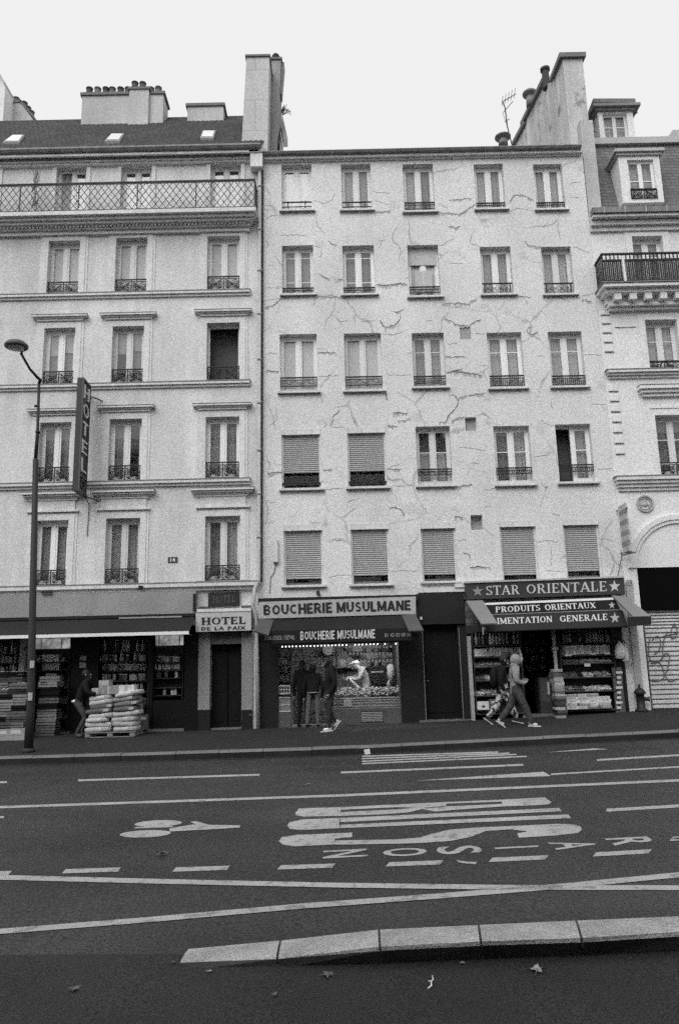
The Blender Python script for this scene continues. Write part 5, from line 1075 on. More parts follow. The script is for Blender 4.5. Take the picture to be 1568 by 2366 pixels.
q = MB(); q.box(P3(676, 1680).x, P3(772, 1680).x, FY-.08, FY+.4, -1, bzf+.03); q.build('threshold', MATS['worn_step'], cracked)
# lit bulbs along the top of the window
bulb_m = M('lit_bulb', .9, emit=3)
for i, x in enumerate((652, 660, 668, 676, 684, 693, 701, 709, 717, 726, 734, 742, 750, 758, 767, 775, 783, 791, 800, 820, 829, 837, 846, 855, 863, 872, 889, 914)):
    c = P3(x, 1492.5-.027*(x-652), FY-.1); q = MB(); q.ell(c+Vector((0, 0, -.02)), .015, .015, .018, 8, 6); o = tag(q.build('light_bulb', bulb_m, None, True), 'small lit bulb of the row along the top of the butcher window', 'bulb', 'lit bulbs under the butcher awning')
    q = MB(); q.lathe(c, [(.014, 0), (.014, .05)], 6); q.build('socket', iron, o)
q = MB(); L0 = FY+.55  # unseen fill light added to brighten the inside of the butcher shop
tube_l = thing('fill_tube', 'unseen fill tube added on the butcher shop ceiling to brighten the inside', 'lamp', (.6, L0, zc-.06))
q.box(-.6, 2.0, L0-.03, L0+.03, zc-.09, zc-.06); q.build('tube', M('fill_glow', .9, emit=75), tube_l); q = MB(); q.box(-.65, 2.05, L0-.06, L0+.06, zc-.055, zc-.005); q.build('fitting', white_paint, tube_l)
# fascia and awning
o = board('shop_sign', 'long pale fascia sign with dark capitals BOUCHERIE MUSULMANE over the butcher window', [(598, 1391), (960, 1378), (960, 1418.5), (598, 1429.5)], FY-.3, .28, M('fascia_board_pale', .40, rough=.6, grit=(26, .25), stain=(1, .1)))
letter(serif('BOUCHERIE', 1.25, SAN), pq([(608.5, 1398), (766.5, 1391.5), (767, 1415.5), (609, 1421.5)], FY-.3), 'lettering', ink, o)
letter(serif('MUSULMANE', 1.25, SAN), pq([(777, 1391), (947.5, 1386.5), (948, 1409.5), (777.5, 1416)], FY-.3), 'lettering', ink, o)
aw2 = thing('awning', 'dark butcher awning with white letters BOUCHERIE MUSULMANE on its valance', 'awning', P3(784, 1486, 19.9))
q = MB(); T = [P3(626, 1433, FY-.3), P3(934, 1422, FY-.3), P3(946, 1452, 19.9), P3(606, 1460, 19.9)]; Bt = [P3(606, 1488.5, 19.9), P3(966, 1479, 19.9)]
q.ext([T[3], T[2], T[1], T[0]], (0, .03, -.03)); q.build('canvas', M('canvas_butcher', .014, grit=(30, .3), stain=(.7, .25), streak=(2, .2)), aw2)
q = MB(); vl = [P3(606, 1458, 19.88), P3(966, 1450, 19.88), P3(966, 1479, 19.88), P3(606, 1488, 19.88)]; q.ext([vl[3], vl[2], vl[1], vl[0]], (0, .025, 0)); va = q.build('valance', MATS['canvas_butcher'], aw2)
letter(serif('BOUCHERIE MUSULMANE', 1.0, SAN), pq([(694, 1459), (866, 1454), (866, 1474.5), (694, 1479)], 19.88), 'lettering', ink_w, va, .006)
dull = M('sign_letters_dull', .3, rough=.6, stain=(8, .4))
letter(sans('DEMI GROS / DÉTAIL', .01), pq([(611, 1467.5), (681, 1465.5), (681, 1477.5), (611, 1479.5)], 19.88), 'lettering', dull, va, .006)
letter(sans('01 42 05 89 30', .01), pq([(888, 1463.5), (949, 1462), (949, 1470.5), (888, 1472.2)], 19.88), 'lettering', dull, va, .006)
flap_m = M('awning_cheek', .085, grit=(30, .25), stain=(1, .2))
for pts in ([(598, 1430), (632, 1432), (620, 1468), (588, 1457)], [(928, 1421.5), (959, 1418.5), (978, 1456), (944, 1457.5)]):
    p = [P3(pts[0][0], pts[0][1], FY-.32), P3(pts[1][0], pts[1][1], FY-.32), P3(pts[2][0], pts[2][1], 19.45), P3(pts[3][0], pts[3][1], 19.45)]; q = MB(); q.ext([p[3], p[2], p[1], p[0]], (0, .03, -.04)); q.build('side_cheek', flap_m, aw2)
# ------------------------------------------------------------------ star shop front
sx0, sx1 = shopS[0], shopS[1]; szf = basez(5.4); szt = shopS[3]
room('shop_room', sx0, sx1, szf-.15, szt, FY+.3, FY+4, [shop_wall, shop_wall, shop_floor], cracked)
q = MB(); q.pbox(1084, 1092, 1470, 1668, FY-.2, .12); q.build('frame_post', M('pale_post', .34, grit=(26, .37)), cracked)
pboxes('shop_pier', [(1070, 1084, 1450, 1690, FY-.06, .3), (1414, 1444, 1440, 1660, FY-.05, .3)], dark_shop, cracked)
q = MB(); q.box(P3(1205, 1650).x, P3(1285, 1650).x, FY-.12, FY+.3, -1, szf+.05); q.build('threshold', MATS['worn_step'], cracked)
q = MB(); q.pbox(1278, 1285, 1455, 1560, FY-.15, .08); q.pbox(1275, 1289, 1494, 1502, FY-.17, .1); q.build('door_post', M('pale_post2', .4, grit=(26, .37)), cracked)
star_m = M('star_sign_board', .045, rough=.6, grit=(26, .37), stain=(1, .15)); star_l = M('star_letters', .55, rough=.6, grit=(30, .15))
o = board('shop_sign', 'dark fascia sign with serif capitals STAR ORIENTALE between two stars', [(1075, 1346), (1440, 1333), (1443, 1372.5), (1077, 1385.5)], FY-.32, .3, star_m)
letter(serif('STAR', 1.05), pq([(1122, 1354), (1199, 1351.5), (1200, 1373), (1123, 1375.5)], FY-.32), 'lettering', star_l, o)
letter(serif('ORIENTALE', 1.05), pq([(1215, 1350.5), (1399, 1343), (1400, 1366), (1216, 1372)], FY-.32), 'lettering', star_l, o)
letter(star(), pq([(1089, 1353), (1115, 1352), (1116, 1377), (1090, 1378)], FY-.32), 'star', M('star_grey', .26), o); letter(star(), pq([(1404, 1341), (1431, 1340), (1432, 1366), (1405, 1367)], FY-.32), 'star', star_l, o)
q = MB(); p = pq([(1073, 1343.5), (1441, 1330.5), (1441, 1334.5), (1073, 1347.5)], FY-.36); q.ext([p[3], p[2], p[1], p[0]], (0, .34, 0)); q.build('top_edge', zinc_pale, o)
aw3 = thing('awning', 'dark lettered awning of the star shop with pale side cheeks and stars', 'awning', P3(1270, 1458, 19.8))
Y0, Y1 = FY-.34, 20.0; TL, TR, BR, BL = P3(1095, 1391, Y0), P3(1418, 1379, Y0), P3(1449, 1448, Y1), P3(1108, 1461, Y1)
def onq(x, y):           # point of the sloping lettered panel seen at x, y
    n_ = (TR-TL).cross(BL-TL); d = ray(x, y); o_ = Vector((0, 0, CH)); t = (TL-o_).dot(n_)/d.dot(n_); return o_+d*t
q = MB(); q.ext([BL, BR, TR, TL], (0, .05, -.02)); pn = q.build('canvas', M('canvas_star', .010, grit=(30, .3), stain=(1, .2)), aw3)
def oq(l): return [onq(*p) for p in l]
wl = M('white_strip', .6)
def strip3(l, name, m_, dy=-.012):
    q = MB(); p = oq(l); n_ = (p[1]-p[0]).cross(p[0]-p[3]).normalized()*.008; q.ext([v+n_ for v in (p[3], p[2], p[1], p[0])], -n_*.9); return q.build(name, m_, pn)
strip3([(1100, 1394.5), (1416, 1381), (1418, 1386), (1104, 1399)], 'white_strip', wl)
strip3([(1110, 1421), (1430, 1408.6), (1430, 1409.6), (1110, 1422)], 'thin_line', M('thin_line', .3))
strip3([(1112, 1423), (1437, 1410.5), (1449, 1447), (1109, 1460)], 'lower_band', M('canvas_star_lower', .024, grit=(30, .3)))
letter(serif('PRODUITS', 1.2), oq([(1143, 1402.5), (1246, 1398), (1247, 1411.5), (1144, 1416)]), 'lettering', star_l, pn, .012); letter(serif('ORIENTAUX', 1.2), oq([(1257, 1397.5), (1374, 1392), (1376, 1405.5), (1259, 1411)]), 'lettering', star_l, pn, .012)
letter(serif('ALIMENTATION', 1.2), oq([(1119, 1430), (1274, 1424), (1275, 1438.5), (1121, 1444.5)]), 'lettering', star_l, pn, .016); letter(serif('GENERALE', 1.2), oq([(1292, 1423.5), (1401, 1419), (1402, 1433.5), (1293, 1438)]), 'lettering', star_l, pn, .016)
for l in ([(1404, 1391), (1419, 1390), (1420, 1406), (1405, 1407)], [(1407, 1416), (1430, 1415), (1431, 1439), (1408, 1440)]): letter(star(), oq(l), 'star', M('star_grey2', .36), pn, .016)
cheek_m = M('awning_cheek_pale', .2, grit=(30, .2), stain=(1, .12))
for pts in ([(1076, 1388), (1114, 1387), (1149, 1440), (1112, 1441)], [(1413, 1375), (1446, 1379), (1502, 1423.5), (1462, 1424.5)]):
    p = [P3(*pts[0], FY-.36), P3(*pts[1], FY-.36), P3(*pts[2], 19.35), P3(*pts[3], 19.35)]; q = MB(); q.ext([p[3], p[2], p[1], p[0]], (0, .03, -.04)); q.build('side_cheek', cheek_m, aw3)
q = MB(); p = pq([(1450, 1425), (1502, 1424), (1502, 1443), (1450, 1448)], 19.34); q.ext([p[3], p[2], p[1], p[0]], (0, .03, 0)); q.build('side_valance', M('canvas_star_lower', .075), aw3); q = MB(); p = pq([(1075, 1446), (1110, 1442), (1112, 1460), (1078, 1464)], 19.9); q.ext([p[3], p[2], p[1], p[0]], (0, .03, 0)); q.build('side_valance', M('canvas_star_lower', .075), aw3)
q = MB(); p = [P3(1502, 1424, 19.36), P3(1502, 1443, 19.36), P3(1470, 1440, FY-.1), P3(1450, 1385, FY-.34)]; q.face(p); q.ext(p, (.012, 0, 0)); q.build('end_panel', M('canvas_star_lower', .075), aw3)
for bb_ in ([(1502, 1510, 1432, 1436, 19.4, .03), (1502, 1505, 1436, 1446, 19.4, .03)], [(1113, 1120, 1449, 1455, 19.8, .04), (1114, 1117, 1455, 1466, 19.8, .03)]):
    q = MB()
    for b_ in bb_: q.pbox(*b_)
    q.build('crank_hook', M('crank', .5), aw3)
# brick-like tiled cheek left of the star shop, under its fascia
q = MB(); q.pbox(1074, 1112, 1392, 1455, FY-.10, .1); q.build('tiled_pier', M('tiled_pier', .13, grit=(30, .3), brick=(.4, .16, .012, .45, .8)), cracked)
# slim tube lamp on the wall left of the first shuttered window
q = MB(); q.pbox(631.5, 641.5, 1247, 1298, FY-.1, .08); o = tag(q.build('wall_tube_lamp', M('lamp_casing', .62, grit=(30, .15), stain=(8, .15)), None), 'slim white upright tube lamp on the cracked wall beside the leftmost bottom shutter', 'lamp')
q = MB(); q.pbox(632, 641, 1298, 1302, FY-.09, .06); q.tube([P3(636, 1302, FY-.03), P3(634, 1320, FY-.02), P3(625, 1335, FY-.02), P3(623, 1370, FY-.02)], .01, 4); q.build('lamp_socket', iron_grey, o)
q = MB(); c = P3(735, 1372, FY-.02); q.tube([c+Vector((0, .02, 0)), c-Vector((0, .25, -.02))], .05, 10); q.build('drain_spout', iron, cracked)
pboxes('lead_ledge', [(1050, 1074, 1348, 1357, FY-.14, .12), (966, 1074, 1357, 1368, FY-.10, .1)], trim, cracked)
# ------------------------------------------------------------------ goods
def lathe_proto(name, prof, mats, label, cat, group, n=10, cap=None):
    q = MB(); q.lathe((0, 0, 0), prof, n); o = tag(q.build(name, mats, None, True), label, cat, group)
    if cap: k = MB(); k.lathe((0, 0, cap[0]), cap[1], n); k.build(cap[2], cap[3], o)
    return o
def box_proto(name, w, d, h, mat, label, cat, group, lid=None):
    q = MB(); q.box(-w/2, w/2, -d/2, d/2, 0, h); e = .012
    q.box(-w/2-.004, w/2+.004, -d/2-.004, d/2+.004, h*.45, h*.55); o = tag(q.build(name, mat), label, cat, group)
    k = MB(); k.box(-w*.3, w*.3, -d/2-.006, -d/2-.0041, h*.6, h*.92); k.build('label', M('box_print', .5, stain=(20, .5), rnd=.3), o); return o
USED = set()
def put(p, loc, rot=0.0, s=1.0, label=None):
    if p.name not in USED: USED.add(p.name); o = p; o.location = loc
    else: o = copy_tree(p, loc)
    o.rotation_euler = (0, 0, rot); o.scale = (s, s, s*random.uniform(.96, 1.04))
    if label: o['label'] = label
    return o
def row(protos, x0, x1, yb0, yb1, n, Y, hold=1.0, jit=.01):
    for i in range(n):
        if random.random() > hold: continue
        t = (i+.5)/n; c = P3(x0+(x1-x0)*t, yb0+(yb1-yb0)*t, Y); put(protos[(i*7//3) % len(protos)], c+Vector((random.gauss(0, jit), random.gauss(0, jit), .002)), random.uniform(-.4, .4))
def shelf(label, x0, x1, ys, Y, dp, yt, yb, mat, group=None):
    a, b = P3(x0, ys[0], Y).x, P3(x1, ys[0], Y).x; cx = (x0+x1)/2; zt_, zb_ = P3(cx, yt, Y).z, P3(cx, yb, Y).z
    t = thing('shelf_unit', label, 'shelf', ((a+b)/2, Y, zb_), group); q = MB(); q.box(a-.03, b+.03, Y+dp, Y+dp+.02, zb_, zt_); q.build('back_panel', shop_wall, t)
    for x in (a-.03, b+.005): q = MB(); q.box(x, x+.025, Y, Y+dp, zb_, zt_); q.build('side_panel', mat, t)
    for y in ys: z = P3(cx, y, Y).z; q = MB(); q.box(a-.004, b+.004, Y-.02, Y+dp-.001, z-.03, z); q.build('shelf_board', mat, t)
    return t
dark_wood = M('dark_shelf', .05, grit=(30, .4)); jar_d = M('jar_dark', .34, rough=.4, rnd=.5, stain=(14, .5)); jar_l = M('jar_pale', .42, rough=.4, rnd=.5, stain=(14, .5)); lid_m = M('jar_lid', .5, rough=.4, rnd=.3)
bottle_prof = [(.035, 0), (.04, .02), (.04, .17), (.034, .2), (.015, .235), (.014, .28)]
jar_prof = [(.045, 0), (.05, .01), (.05, .12), (.042, .14), (.042, .15)]
can_prof = [(.048, 0), (.05, .004), (.05, .2), (.048, .205)]
cap = (.28, [(.017, 0), (.017, .03)], 'cap', lid_m); lid = (.15, [(.046, 0), (.046, .025)], 'lid', lid_m)
gb1 = lathe_proto('bottle', bottle_prof, jar_d, 'dim bottle on the dark shelves inside the grocery window', 'bottle', 'bottles on the grocery shelves', cap=cap)
gj1 = lathe_proto('jar', jar_prof, jar_d, 'dim jar on the dark shelves inside the grocery window', 'jar', 'jars on the grocery shelves', cap=lid)
gj2 = lathe_proto('jar', jar_prof, jar_l, 'pale jar on the small shelf by the hotel door pier', 'jar', 'pale jars beside the hotel door', cap=lid)
YS = FY+.42
shelf('tall dark shelves of jars in the middle grocery window', 227, 342, (1506, 1528, 1550, 1573, 1600, 1630), YS, .3, 1474, 1668, dark_wood)
row([gb1], 232, 338, 1506, 1505, 17, YS+.1, .8); row([gj1], 230, 270, 1528, 1528, 8, YS+.1); row([gb1, gj1], 276, 338, 1528, 1527, 11, YS+.1, .7)
row([gj1], 236, 338, 1550, 1549, 18, YS+.08); row([gj1], 236, 338, 1542.5, 1541.5, 18, YS+.17); row([gj1], 236, 338, 1573, 1572, 16, YS+.08, .95); row([gb1], 240, 338, 1600, 1599, 14, YS+.1, .8)
shelf('narrow dark shelf of pale jars in the right grocery window, beside the hotel door pier', 355, 421, (1511, 1531, 1548, 1566, 1588, 1606), FY+.3, .28, 1495, 1617, dark_wood)
row([gj2], 358, 418, 1531, 1530, 9, FY+.4, .9); row([gj2], 358, 418, 1548, 1547, 8, FY+.4, .9); row([gj2], 358, 418, 1566, 1566, 8, FY+.4, .4); row([gj2], 360, 418, 1606, 1606, 7, FY+.4, .35)
shelf('dark shelves of goods in the leftmost grocery window beyond the pale pillar', -8, 40, (1510, 1532, 1556, 1580, 1606), YS, .3, 1478, 1640, dark_wood)
for y in (1510, 1532, 1556, 1580, 1606): row([gj1, gj2, gb1] if y > 1540 else [gb1, gj1], -6, 39, y+.4, y, 8, YS+.1, .85)
row([gj1], 236, 338, 1630, 1629, 14, YS+.1, .8)
lit = M('glow_poster', .62, emit=.30, stain=(4.5, 1.3), brick=(.55, .3, .02, .3, .4))  # posters glow in place of the shop's indoor light falling on them
for pts, lab in (([(79, 1471), (161, 1470), (161, 1499), (79, 1500)], 'wide poster panel with added glow above the left grocery window, right of the lamp post'), ([(360, 1468), (423, 1466), (423, 1491), (360, 1493)], 'smaller poster panel with added glow above the right grocery window')):
    o = board('glow_panel', lab, pts, FY+.06, .06, lit, 'poster panel'); q = MB(); p = [P3(x, y, FY+.058) for x, y in pts]; q.ext([p[3], p[2], p[2]+Vector((0, 0, -.06)), p[3]+Vector((0, 0, -.06))], (0, .07, 0)); q.build('frame', dark_shop, o)
for x0, x1, y0, y1, lab in ((185, 200, 1515, 1526, 'upper paper notice on the dark grocery pier'), (184, 199, 1530, 1543, 'lower paper notice on the dark grocery pier')):
    q = MB(); q.pbox(x0, x1, y0, y1, FY+.08, .012); tag(q.build('paper_notice', M('paper_print', .3, stain=(18, .5))), lab, 'notice')
shelf('dark side shelf with cartons behind the lamp post, left grocery window', 82, 160, (1529, 1548, 1588, 1625, 1660), FY+.4, .35, 1503, 1688, dark_wood)
for x0, x1, y0, y1, m_, lab in ((98, 136, 1512, 1529, .6, 'bright carton on the top shelf behind the lamp post'), (98, 137, 1533, 1548, .42, 'grey carton on the second shelf behind the lamp post'), (106, 131, 1556, 1572, .38, 'upper of two grey cartons on the middle shelf behind the lamp post'), (104, 133, 1572.5, 1588, .26, 'lower striped carton on the middle shelf behind the lamp post'), (84, 94, 1514, 1529, .2, 'small dim carton at the left end of the top shelf behind the lamp post'), (141, 150, 1519, 1529, .3, 'small carton right of the bright carton behind the lamp post')):
    q = MB(); a, b, e, c = q.pbox(x0, x1, y0, y1, FY+.44, .24); o = tag(q.build('carton', M('carton_%d' % int(m_*100), m_, stain=(7, .45), grit=(30, .3))), lab, 'box'); k = MB(); k.box(a+.03, b-.03, FY+.437, FY+.44, e+(c-e)*.3, e+(c-e)*.5); k.build('label', M('box_print', .5), o)
# trays and produce crates stacked left of the lamp post
def crate_proto(w, d, h, mat, label, cat, group, fill=True):
    q = MB(); t = .012
    for z0, z1 in ((0, h*.38), (h*.52, h)): q.box(-w/2, w/2, -d/2, -d/2+t, z0, z1); q.box(-w/2, w/2, d/2-t, d/2, z0, z1); q.box(-w/2, -w/2+t, -d/2+t, d/2-t, z0, z1); q.box(w/2-t, w/2, -d/2+t, d/2-t, z0, z1)
    for x in (-w/2+.02, w/2-.02):
        for y in (-d/2+.02, d/2-.02): q.box(x-.008, x+.008, y-.008, y+.008, .001, h-.001)
    q.box(-w/2+t, w/2-t, -d/2+t, d/2-t, .002, .012); o = tag(q.build('crate', mat), label, cat, group)
    if fill:
        k = MB(); 
        for i in range(22): k.ell((random.uniform(-w*.42, w*.42), random.uniform(-d*.4, d*.4), h*random.uniform(.75, .98)), .045, .045, .03, 6, 4)
        k.build('contents', M('crate_contents', .3, rnd=.6, grit=(20, .5)), o, True)
    return o
cr1 = crate_proto(.5, .38, .13, M('crate_wood', .09, rnd=.9, grit=(30, .3)), 'shallow crate in the leaning stacks left of the lamp post', 'crate', 'crates stacked left of the lamp post')
for x, yb, n, Yc in ((8, 1688, 9, 20.1), (41, 1687, 10, 20.1), (-30, 1690, 9, 20.1), (112, 1684, 11, 20.55), (-8, 1680, 12, 20.6), (30, 1678, 12, 20.6)):
    c = S3(x, yb); c = P3(x, yb, Yc); c.z = swz(c.x, Yc)
    for i in range(n): put(cr1, c+Vector((random.gauss(0, .015)+.004*i, random.gauss(0, .015), .135*i)), random.gauss(0, .05))
cf = box_proto('carton', .42, .36, .26, M('carton_base', .2, stain=(6, .3), rnd=.25), 'big pale carton standing under the crates left of the lamp post', 'box', 'cartons at the foot of the crate stacks')
for x in (12, 44): c = P3(x, 1690, 19.75); c.z = swz(c.x, 19.75); put(cf, c, random.gauss(0, .06))
# pallet of sacks and cartons
pc_ = S3(252, 1706); pc_.y += .45; pz = swz(pc_.x, pc_.y); kx = lambda x: P3(x, 1650, pc_.y-.4).x
pal = thing('pallet', 'wooden pallet under the pile of sacks on the pavement', 'pallet', (pc_.x, pc_.y, pz)); wood = M('pallet_wood', .22, grit=(30, .4))
q = MB()
for i in range(5): q.box(pc_.x-.62, pc_.x+.62, pc_.y-.4+.17*i, pc_.y-.28+.17*i, pz+.11, pz+.13)
q.build('deck', wood, pal)
for x in (-.55, 0, .55):
    for y in (-.33, 0, .33): q = MB(); q.box(pc_.x+x-.06, pc_.x+x+.06, pc_.y+y-.06, pc_.y+y+.06, pz+.02, pz+.11); q.build('block', wood, pal)
for y in (-.33, 0, .33): q = MB(); q.box(pc_.x-.6, pc_.x+.6, pc_.y+y-.05, pc_.y+y+.05, pz, pz+.02); q.build('bottom_board', wood, pal)
def sack(c, lx, ly, lz, rot, tilt, mat, label, group=None, name='sack', cat='sack', p=5.0):
    q = MB(); n, m = 20, 8; k = 0; R_ = Matrix.Rotation(rot, 3, 'Z') @ Matrix.Rotation(tilt, 3, 'Y')
    for i in range(m+1):
        a = -PI/2+PI*i/m
        for j in range(n):
            t = 2*PI*j/n; f_ = lambda v, e=2/p: math.copysign(abs(v)**e, v)
            v = Vector((lx/2*f_(math.cos(a))*f_(math.cos(t)), ly/2*f_(math.cos(a))*f_(math.sin(t)), lz/2*f_(math.sin(a)))); v.z *= 1-.12*math.cos(v.x*14+rot*50)
            q.v.append(R_ @ v+Vector(c))
    for i in range(m):
        for j in range(n): q.f.append((i*n+j, i*n+(j+1) % n, (i+1)*n+(j+1) % n, (i+1)*n+j)); q.m.append(0)
    o = tag(q.build(name, mat, None, True), label, cat, group); s_ = MB(); e = Vector((lx*.30, -ly*.505, lz*.06)); s_.obox(Vector(c)+R_ @ e, R_ @ Vector((lx*.1, 0, 0)), R_ @ Vector((0, .003, 0)), R_ @ Vector((0, 0, lz*.22))); s_.build('print', M('sack_print', .42, stain=(12, .5)), o); return o
sk = M('sack_white', .40, grit=(20, .2), stain=(4, .25), rnd=.2); sg = M('sack_grey', .18, grit=(20, .3), stain=(4, .3), rnd=.3); z = pz+.13
def zl(y): return P3(252, y, pc_.y-.4).z
layers = [(1693, 1682, sk), (1682, 1672, sk), (1672, 1661, sk), (1661, 1649, sk), (1649, 1636, sg), (1636, 1620, sg), (1620, 1611, sk), (1611, 1603, sk)]
names_ = ['bottom', 'second', 'third', 'fourth', 'fifth', 'sixth', 'seventh', 'top']
z = pz+.13; hs = (zl(1603)-z)/8
for i, (ya, yb, m_) in enumerate(layers):
    sh_ = .02*i-.04; tl = (-.02, .02, -.05, -.08, -.06, -.1, -.12, -.14)[i]; lx = .64 if i < 6 else .60
    for s, side in ((-1, 'left'), (1, 'right')):
        zz = z+hs*(i+.5)+(-tl*.30*s if i > 2 else 0)
        lx_ = random.uniform(-.06, .08); sack((pc_.x+s*.31+random.gauss(0, .02)+(.02 if i % 2 else -.015), pc_.y+random.gauss(0, .02), zz), lx+lx_, .78-.02*i, hs*1.22, random.gauss(0, .05), tl+random.gauss(0, .015), m_, '%s %s on the pallet pile, %s layer, %s end' % ('white' if m_ is sk else 'grey', 'sack', names_[i] if i else 'bottom', side))
zt_ = z+hs*8
def carton(x0, x1, y0, y1, m_, lab, dy=0):
    q = MB(); Yc = pc_.y-.30+dy; a, b, e, c = q.pbox(x0, x1, y0, y1, Yc, .34); o = tag(q.build('carton', M('pile_carton_%d' % int(m_*100), m_, grit=(20, .3), stain=(5, .3))), lab, 'box'); k = MB(); k.box((a+b)/2-.03, (a+b)/2+.03, Yc-.003, Yc-.0005, e, c); k.build('tape', M('tape', .4), o)
carton(228, 274, 1584, 1604, .24, 'grey carton lying on top of the sack pile, left of the white one'); carton(274.5, 310, 1583, 1605, .6, 'bright white carton on the right end of the sack pile'); carton(229, 251, 1572, 1584, .4, 'small carton balanced on the grey carton of the pile'); carton(212, 228, 1590, 1603, .45, 'pale carton on the left edge of the pile by the worker', .05)
for x0, x1, y0, y1 , m_, lab in ((312, 330, 1612, 1650, .12, 'dark tall box standing behind the right end of the sack pile'), (312, 341, 1652, 1690, .10, 'low dark box standing behind the right end of the sack pile')):
    q = MB(); a, b, e, c = q.pbox(x0, x1, y0, y1, FY-.12, .2); o = tag(q.build('box', M('dark_box', m_, grit=(20, .4), stain=(5, .4))), lab, 'box'); k = MB(); k.box(a+.04, b-.04, FY-.123, FY-.12, c-.12, c-.05); k.build('label', M('box_print', .5), o)
# ------------------------------------------------------------------ star shop goods
YQ = FY-.12
shelf('left street shelves of the star shop, behind the two walkers', 1093, 1201, (1490.5, 1517, 1540, 1571, 1606, 1648), YQ, .34, 1458, 1650, dark_wood)
shelf('right street shelves of the star shop, beside the door post', 1293, 1414, (1484, 1513, 1532, 1564, 1596, 1640), YQ, .34, 1448, 1642, dark_wood)
sb = lathe_proto('bottle', bottle_prof, M('bottle_mixed', .2, rough=.4, rnd=.7, stain=(10, .6)), 'bottle on the top shelf of the star shop', 'bottle', 'bottles on the top shelves of the star shop', cap=cap)
row([sb], 1095, 1200, 1490.5, 1488, 13, YQ+.12, .92); row([sb], 1296, 1412, 1485, 1482.5, 15, YQ+.12, .95)
c1 = lathe_proto('can', can_prof, M('can_pale', .55, rough=.4, rnd=.35, stain=(9, .45)), 'pale tall can on the second right shelf of the star shop', 'can', 'tall pale cans on the right shelves', cap=(.205, [(.044, 0), (.044, .008)], 'lid', lid_m))
for p, s in ((c1, 1.15),):
    for i in range(13): put(p, P3(1300+8.7*i, 1513-.15*i, YQ+.1), 0, s)
c2 = lathe_proto('can', [(.045, 0), (.047, .004), (.047, .1), (.045, .105)], M('can_mid', .34, rough=.4, rnd=.5, stain=(14, .6)), 'small tin on the second left shelf of the star shop', 'tin', 'small tins on the left shelves', cap=(.105, [(.042, 0), (.042, .008)], 'lid', lid_m))
for i in range(11): 
    for k in range(2): put(c2, P3(1127+6.9*i, 1516.5-.05*i, YQ+.1)+Vector((0, 0, .114*k)), 0, 1)
pk = box_proto('packet', .085, .1, .2, M('packet', .55, rnd=.3, stain=(16, .5)), 'pale packet at the left end of the second left shelf of the star shop', 'packet', 'pale packets on the left shelves')
for i in range(4): put(pk, P3(1098.5+7.2*i, 1516.8, YQ+.1))
def pile(x0, x1, yb, h, Y, mat, label, rad=.036, n=60, dp=.24):
    q = MB(); a, b = P3(x0, yb, Y), P3(x1, yb, Y)
    for i in range(n):
        t = random.random(); y = random.random(); top = h*(.35+.65*y)*random.uniform(.6, 1); r_ = rad*random.uniform(.7, 1.2)
        q.ell(a.lerp(b, t)+Vector((0, dp*y, top)), r_*random.uniform(.8, 1.3), r_, r_*.85, 7, 5)
    q.ext([a, b, b+Vector((0, dp, h*.8)), a+Vector((0, dp, h*.8))], (0, .01, -.02)); return tag(q.build('produce', mat, None, True), label, 'produce', None, 'stuff')
fr_d = M('produce_dark', .09, rough=.5, grit=(12, .6), stain=(9, .6)); fr_l = M('produce_pale', .42, rough=.5, grit=(12, .5), stain=(8, .6)); fr_m = M('produce_mid', .2, rough=.5, grit=(12, .6), stain=(8, .6))
for x0, x1, yb, mt, lab in ((1094, 1118, 1540, fr_m, 'mixed produce at the left of the third left shelf'), (1119, 1166, 1539, fr_m, 'speckled produce in the middle of the third left shelf'), (1168, 1200, 1538, fr_d, 'dark produce behind the dark walker on the third left shelf'), (1094, 1120, 1571, fr_d, 'dark flat produce at the left of the fourth left shelf'), (1120, 1134, 1571, fr_l, 'small bright heap on the fourth left shelf'), (1136, 1198, 1570, fr_d, 'dark produce on the right half of the fourth left shelf'), (1094, 1117, 1606, fr_l, 'bright heap at the left of the fifth left shelf'), (1119, 1150, 1605, fr_m, 'leafy heap on the fifth left shelf left of the camouflage trousers'), (1300, 1340, 1532, fr_d, 'dark produce left of the price card on the third right shelf'), (1342, 1410, 1531, fr_m, 'speckled produce behind the price card on the third right shelf'), (1300, 1335, 1564, fr_d, 'dark produce at the left of the fourth right shelf'), (1348, 1370, 1563, fr_l, 'bright heap in the middle of the fourth right shelf'), (1374, 1410, 1562, fr_m, 'mid grey heap at the right of the fourth right shelf'), (1301, 1326, 1596, fr_m, 'grey heap at the left of the fifth right shelf'), (1328, 1350, 1596, fr_d, 'dark heap on the fifth right shelf'), (1350, 1412, 1595, fr_l, 'long bright heap at the right of the fifth right shelf')):
    pile(x0, x1, yb, .13, YQ+.02, mt, lab, n=max(14, int((x1-x0)*1.4)))
for x0, x1, y0, y1, lab in ((1304, 1320, 1512, 1516, 'price card under the left pale cans'), (1364, 1376, 1509, 1513, 'price card under the middle pale cans'), (1396, 1408, 1507.5, 1512, 'price card under the rightmost pale cans'), (1349, 1363, 1533, 1540, 'larger price card hanging on the third right shelf')):
    q = MB(); q.pbox(x0, x1, y0, y1, YQ-.05, .006); tag(q.build('price_card', M('card', .62)), lab, 'price card')
bxp = box_proto('carton', .30, .3, .075, M('flat_carton', .42, rnd=.5, stain=(5, .3)), 'flat carton in the low stacks at the foot of the right star shop shelves', 'box', 'flat cartons at the foot of the star shop shelves')
for x, n in ((1318, 5), (1345, 5), (1367, 5), (1394, 4)):
    for i in range(n): put(bxp, P3(x, 1638.5-.1*(x-1318)/3, YQ+.05)+Vector((random.gauss(0, .01), 0, .078*i)), random.gauss(0, .03))
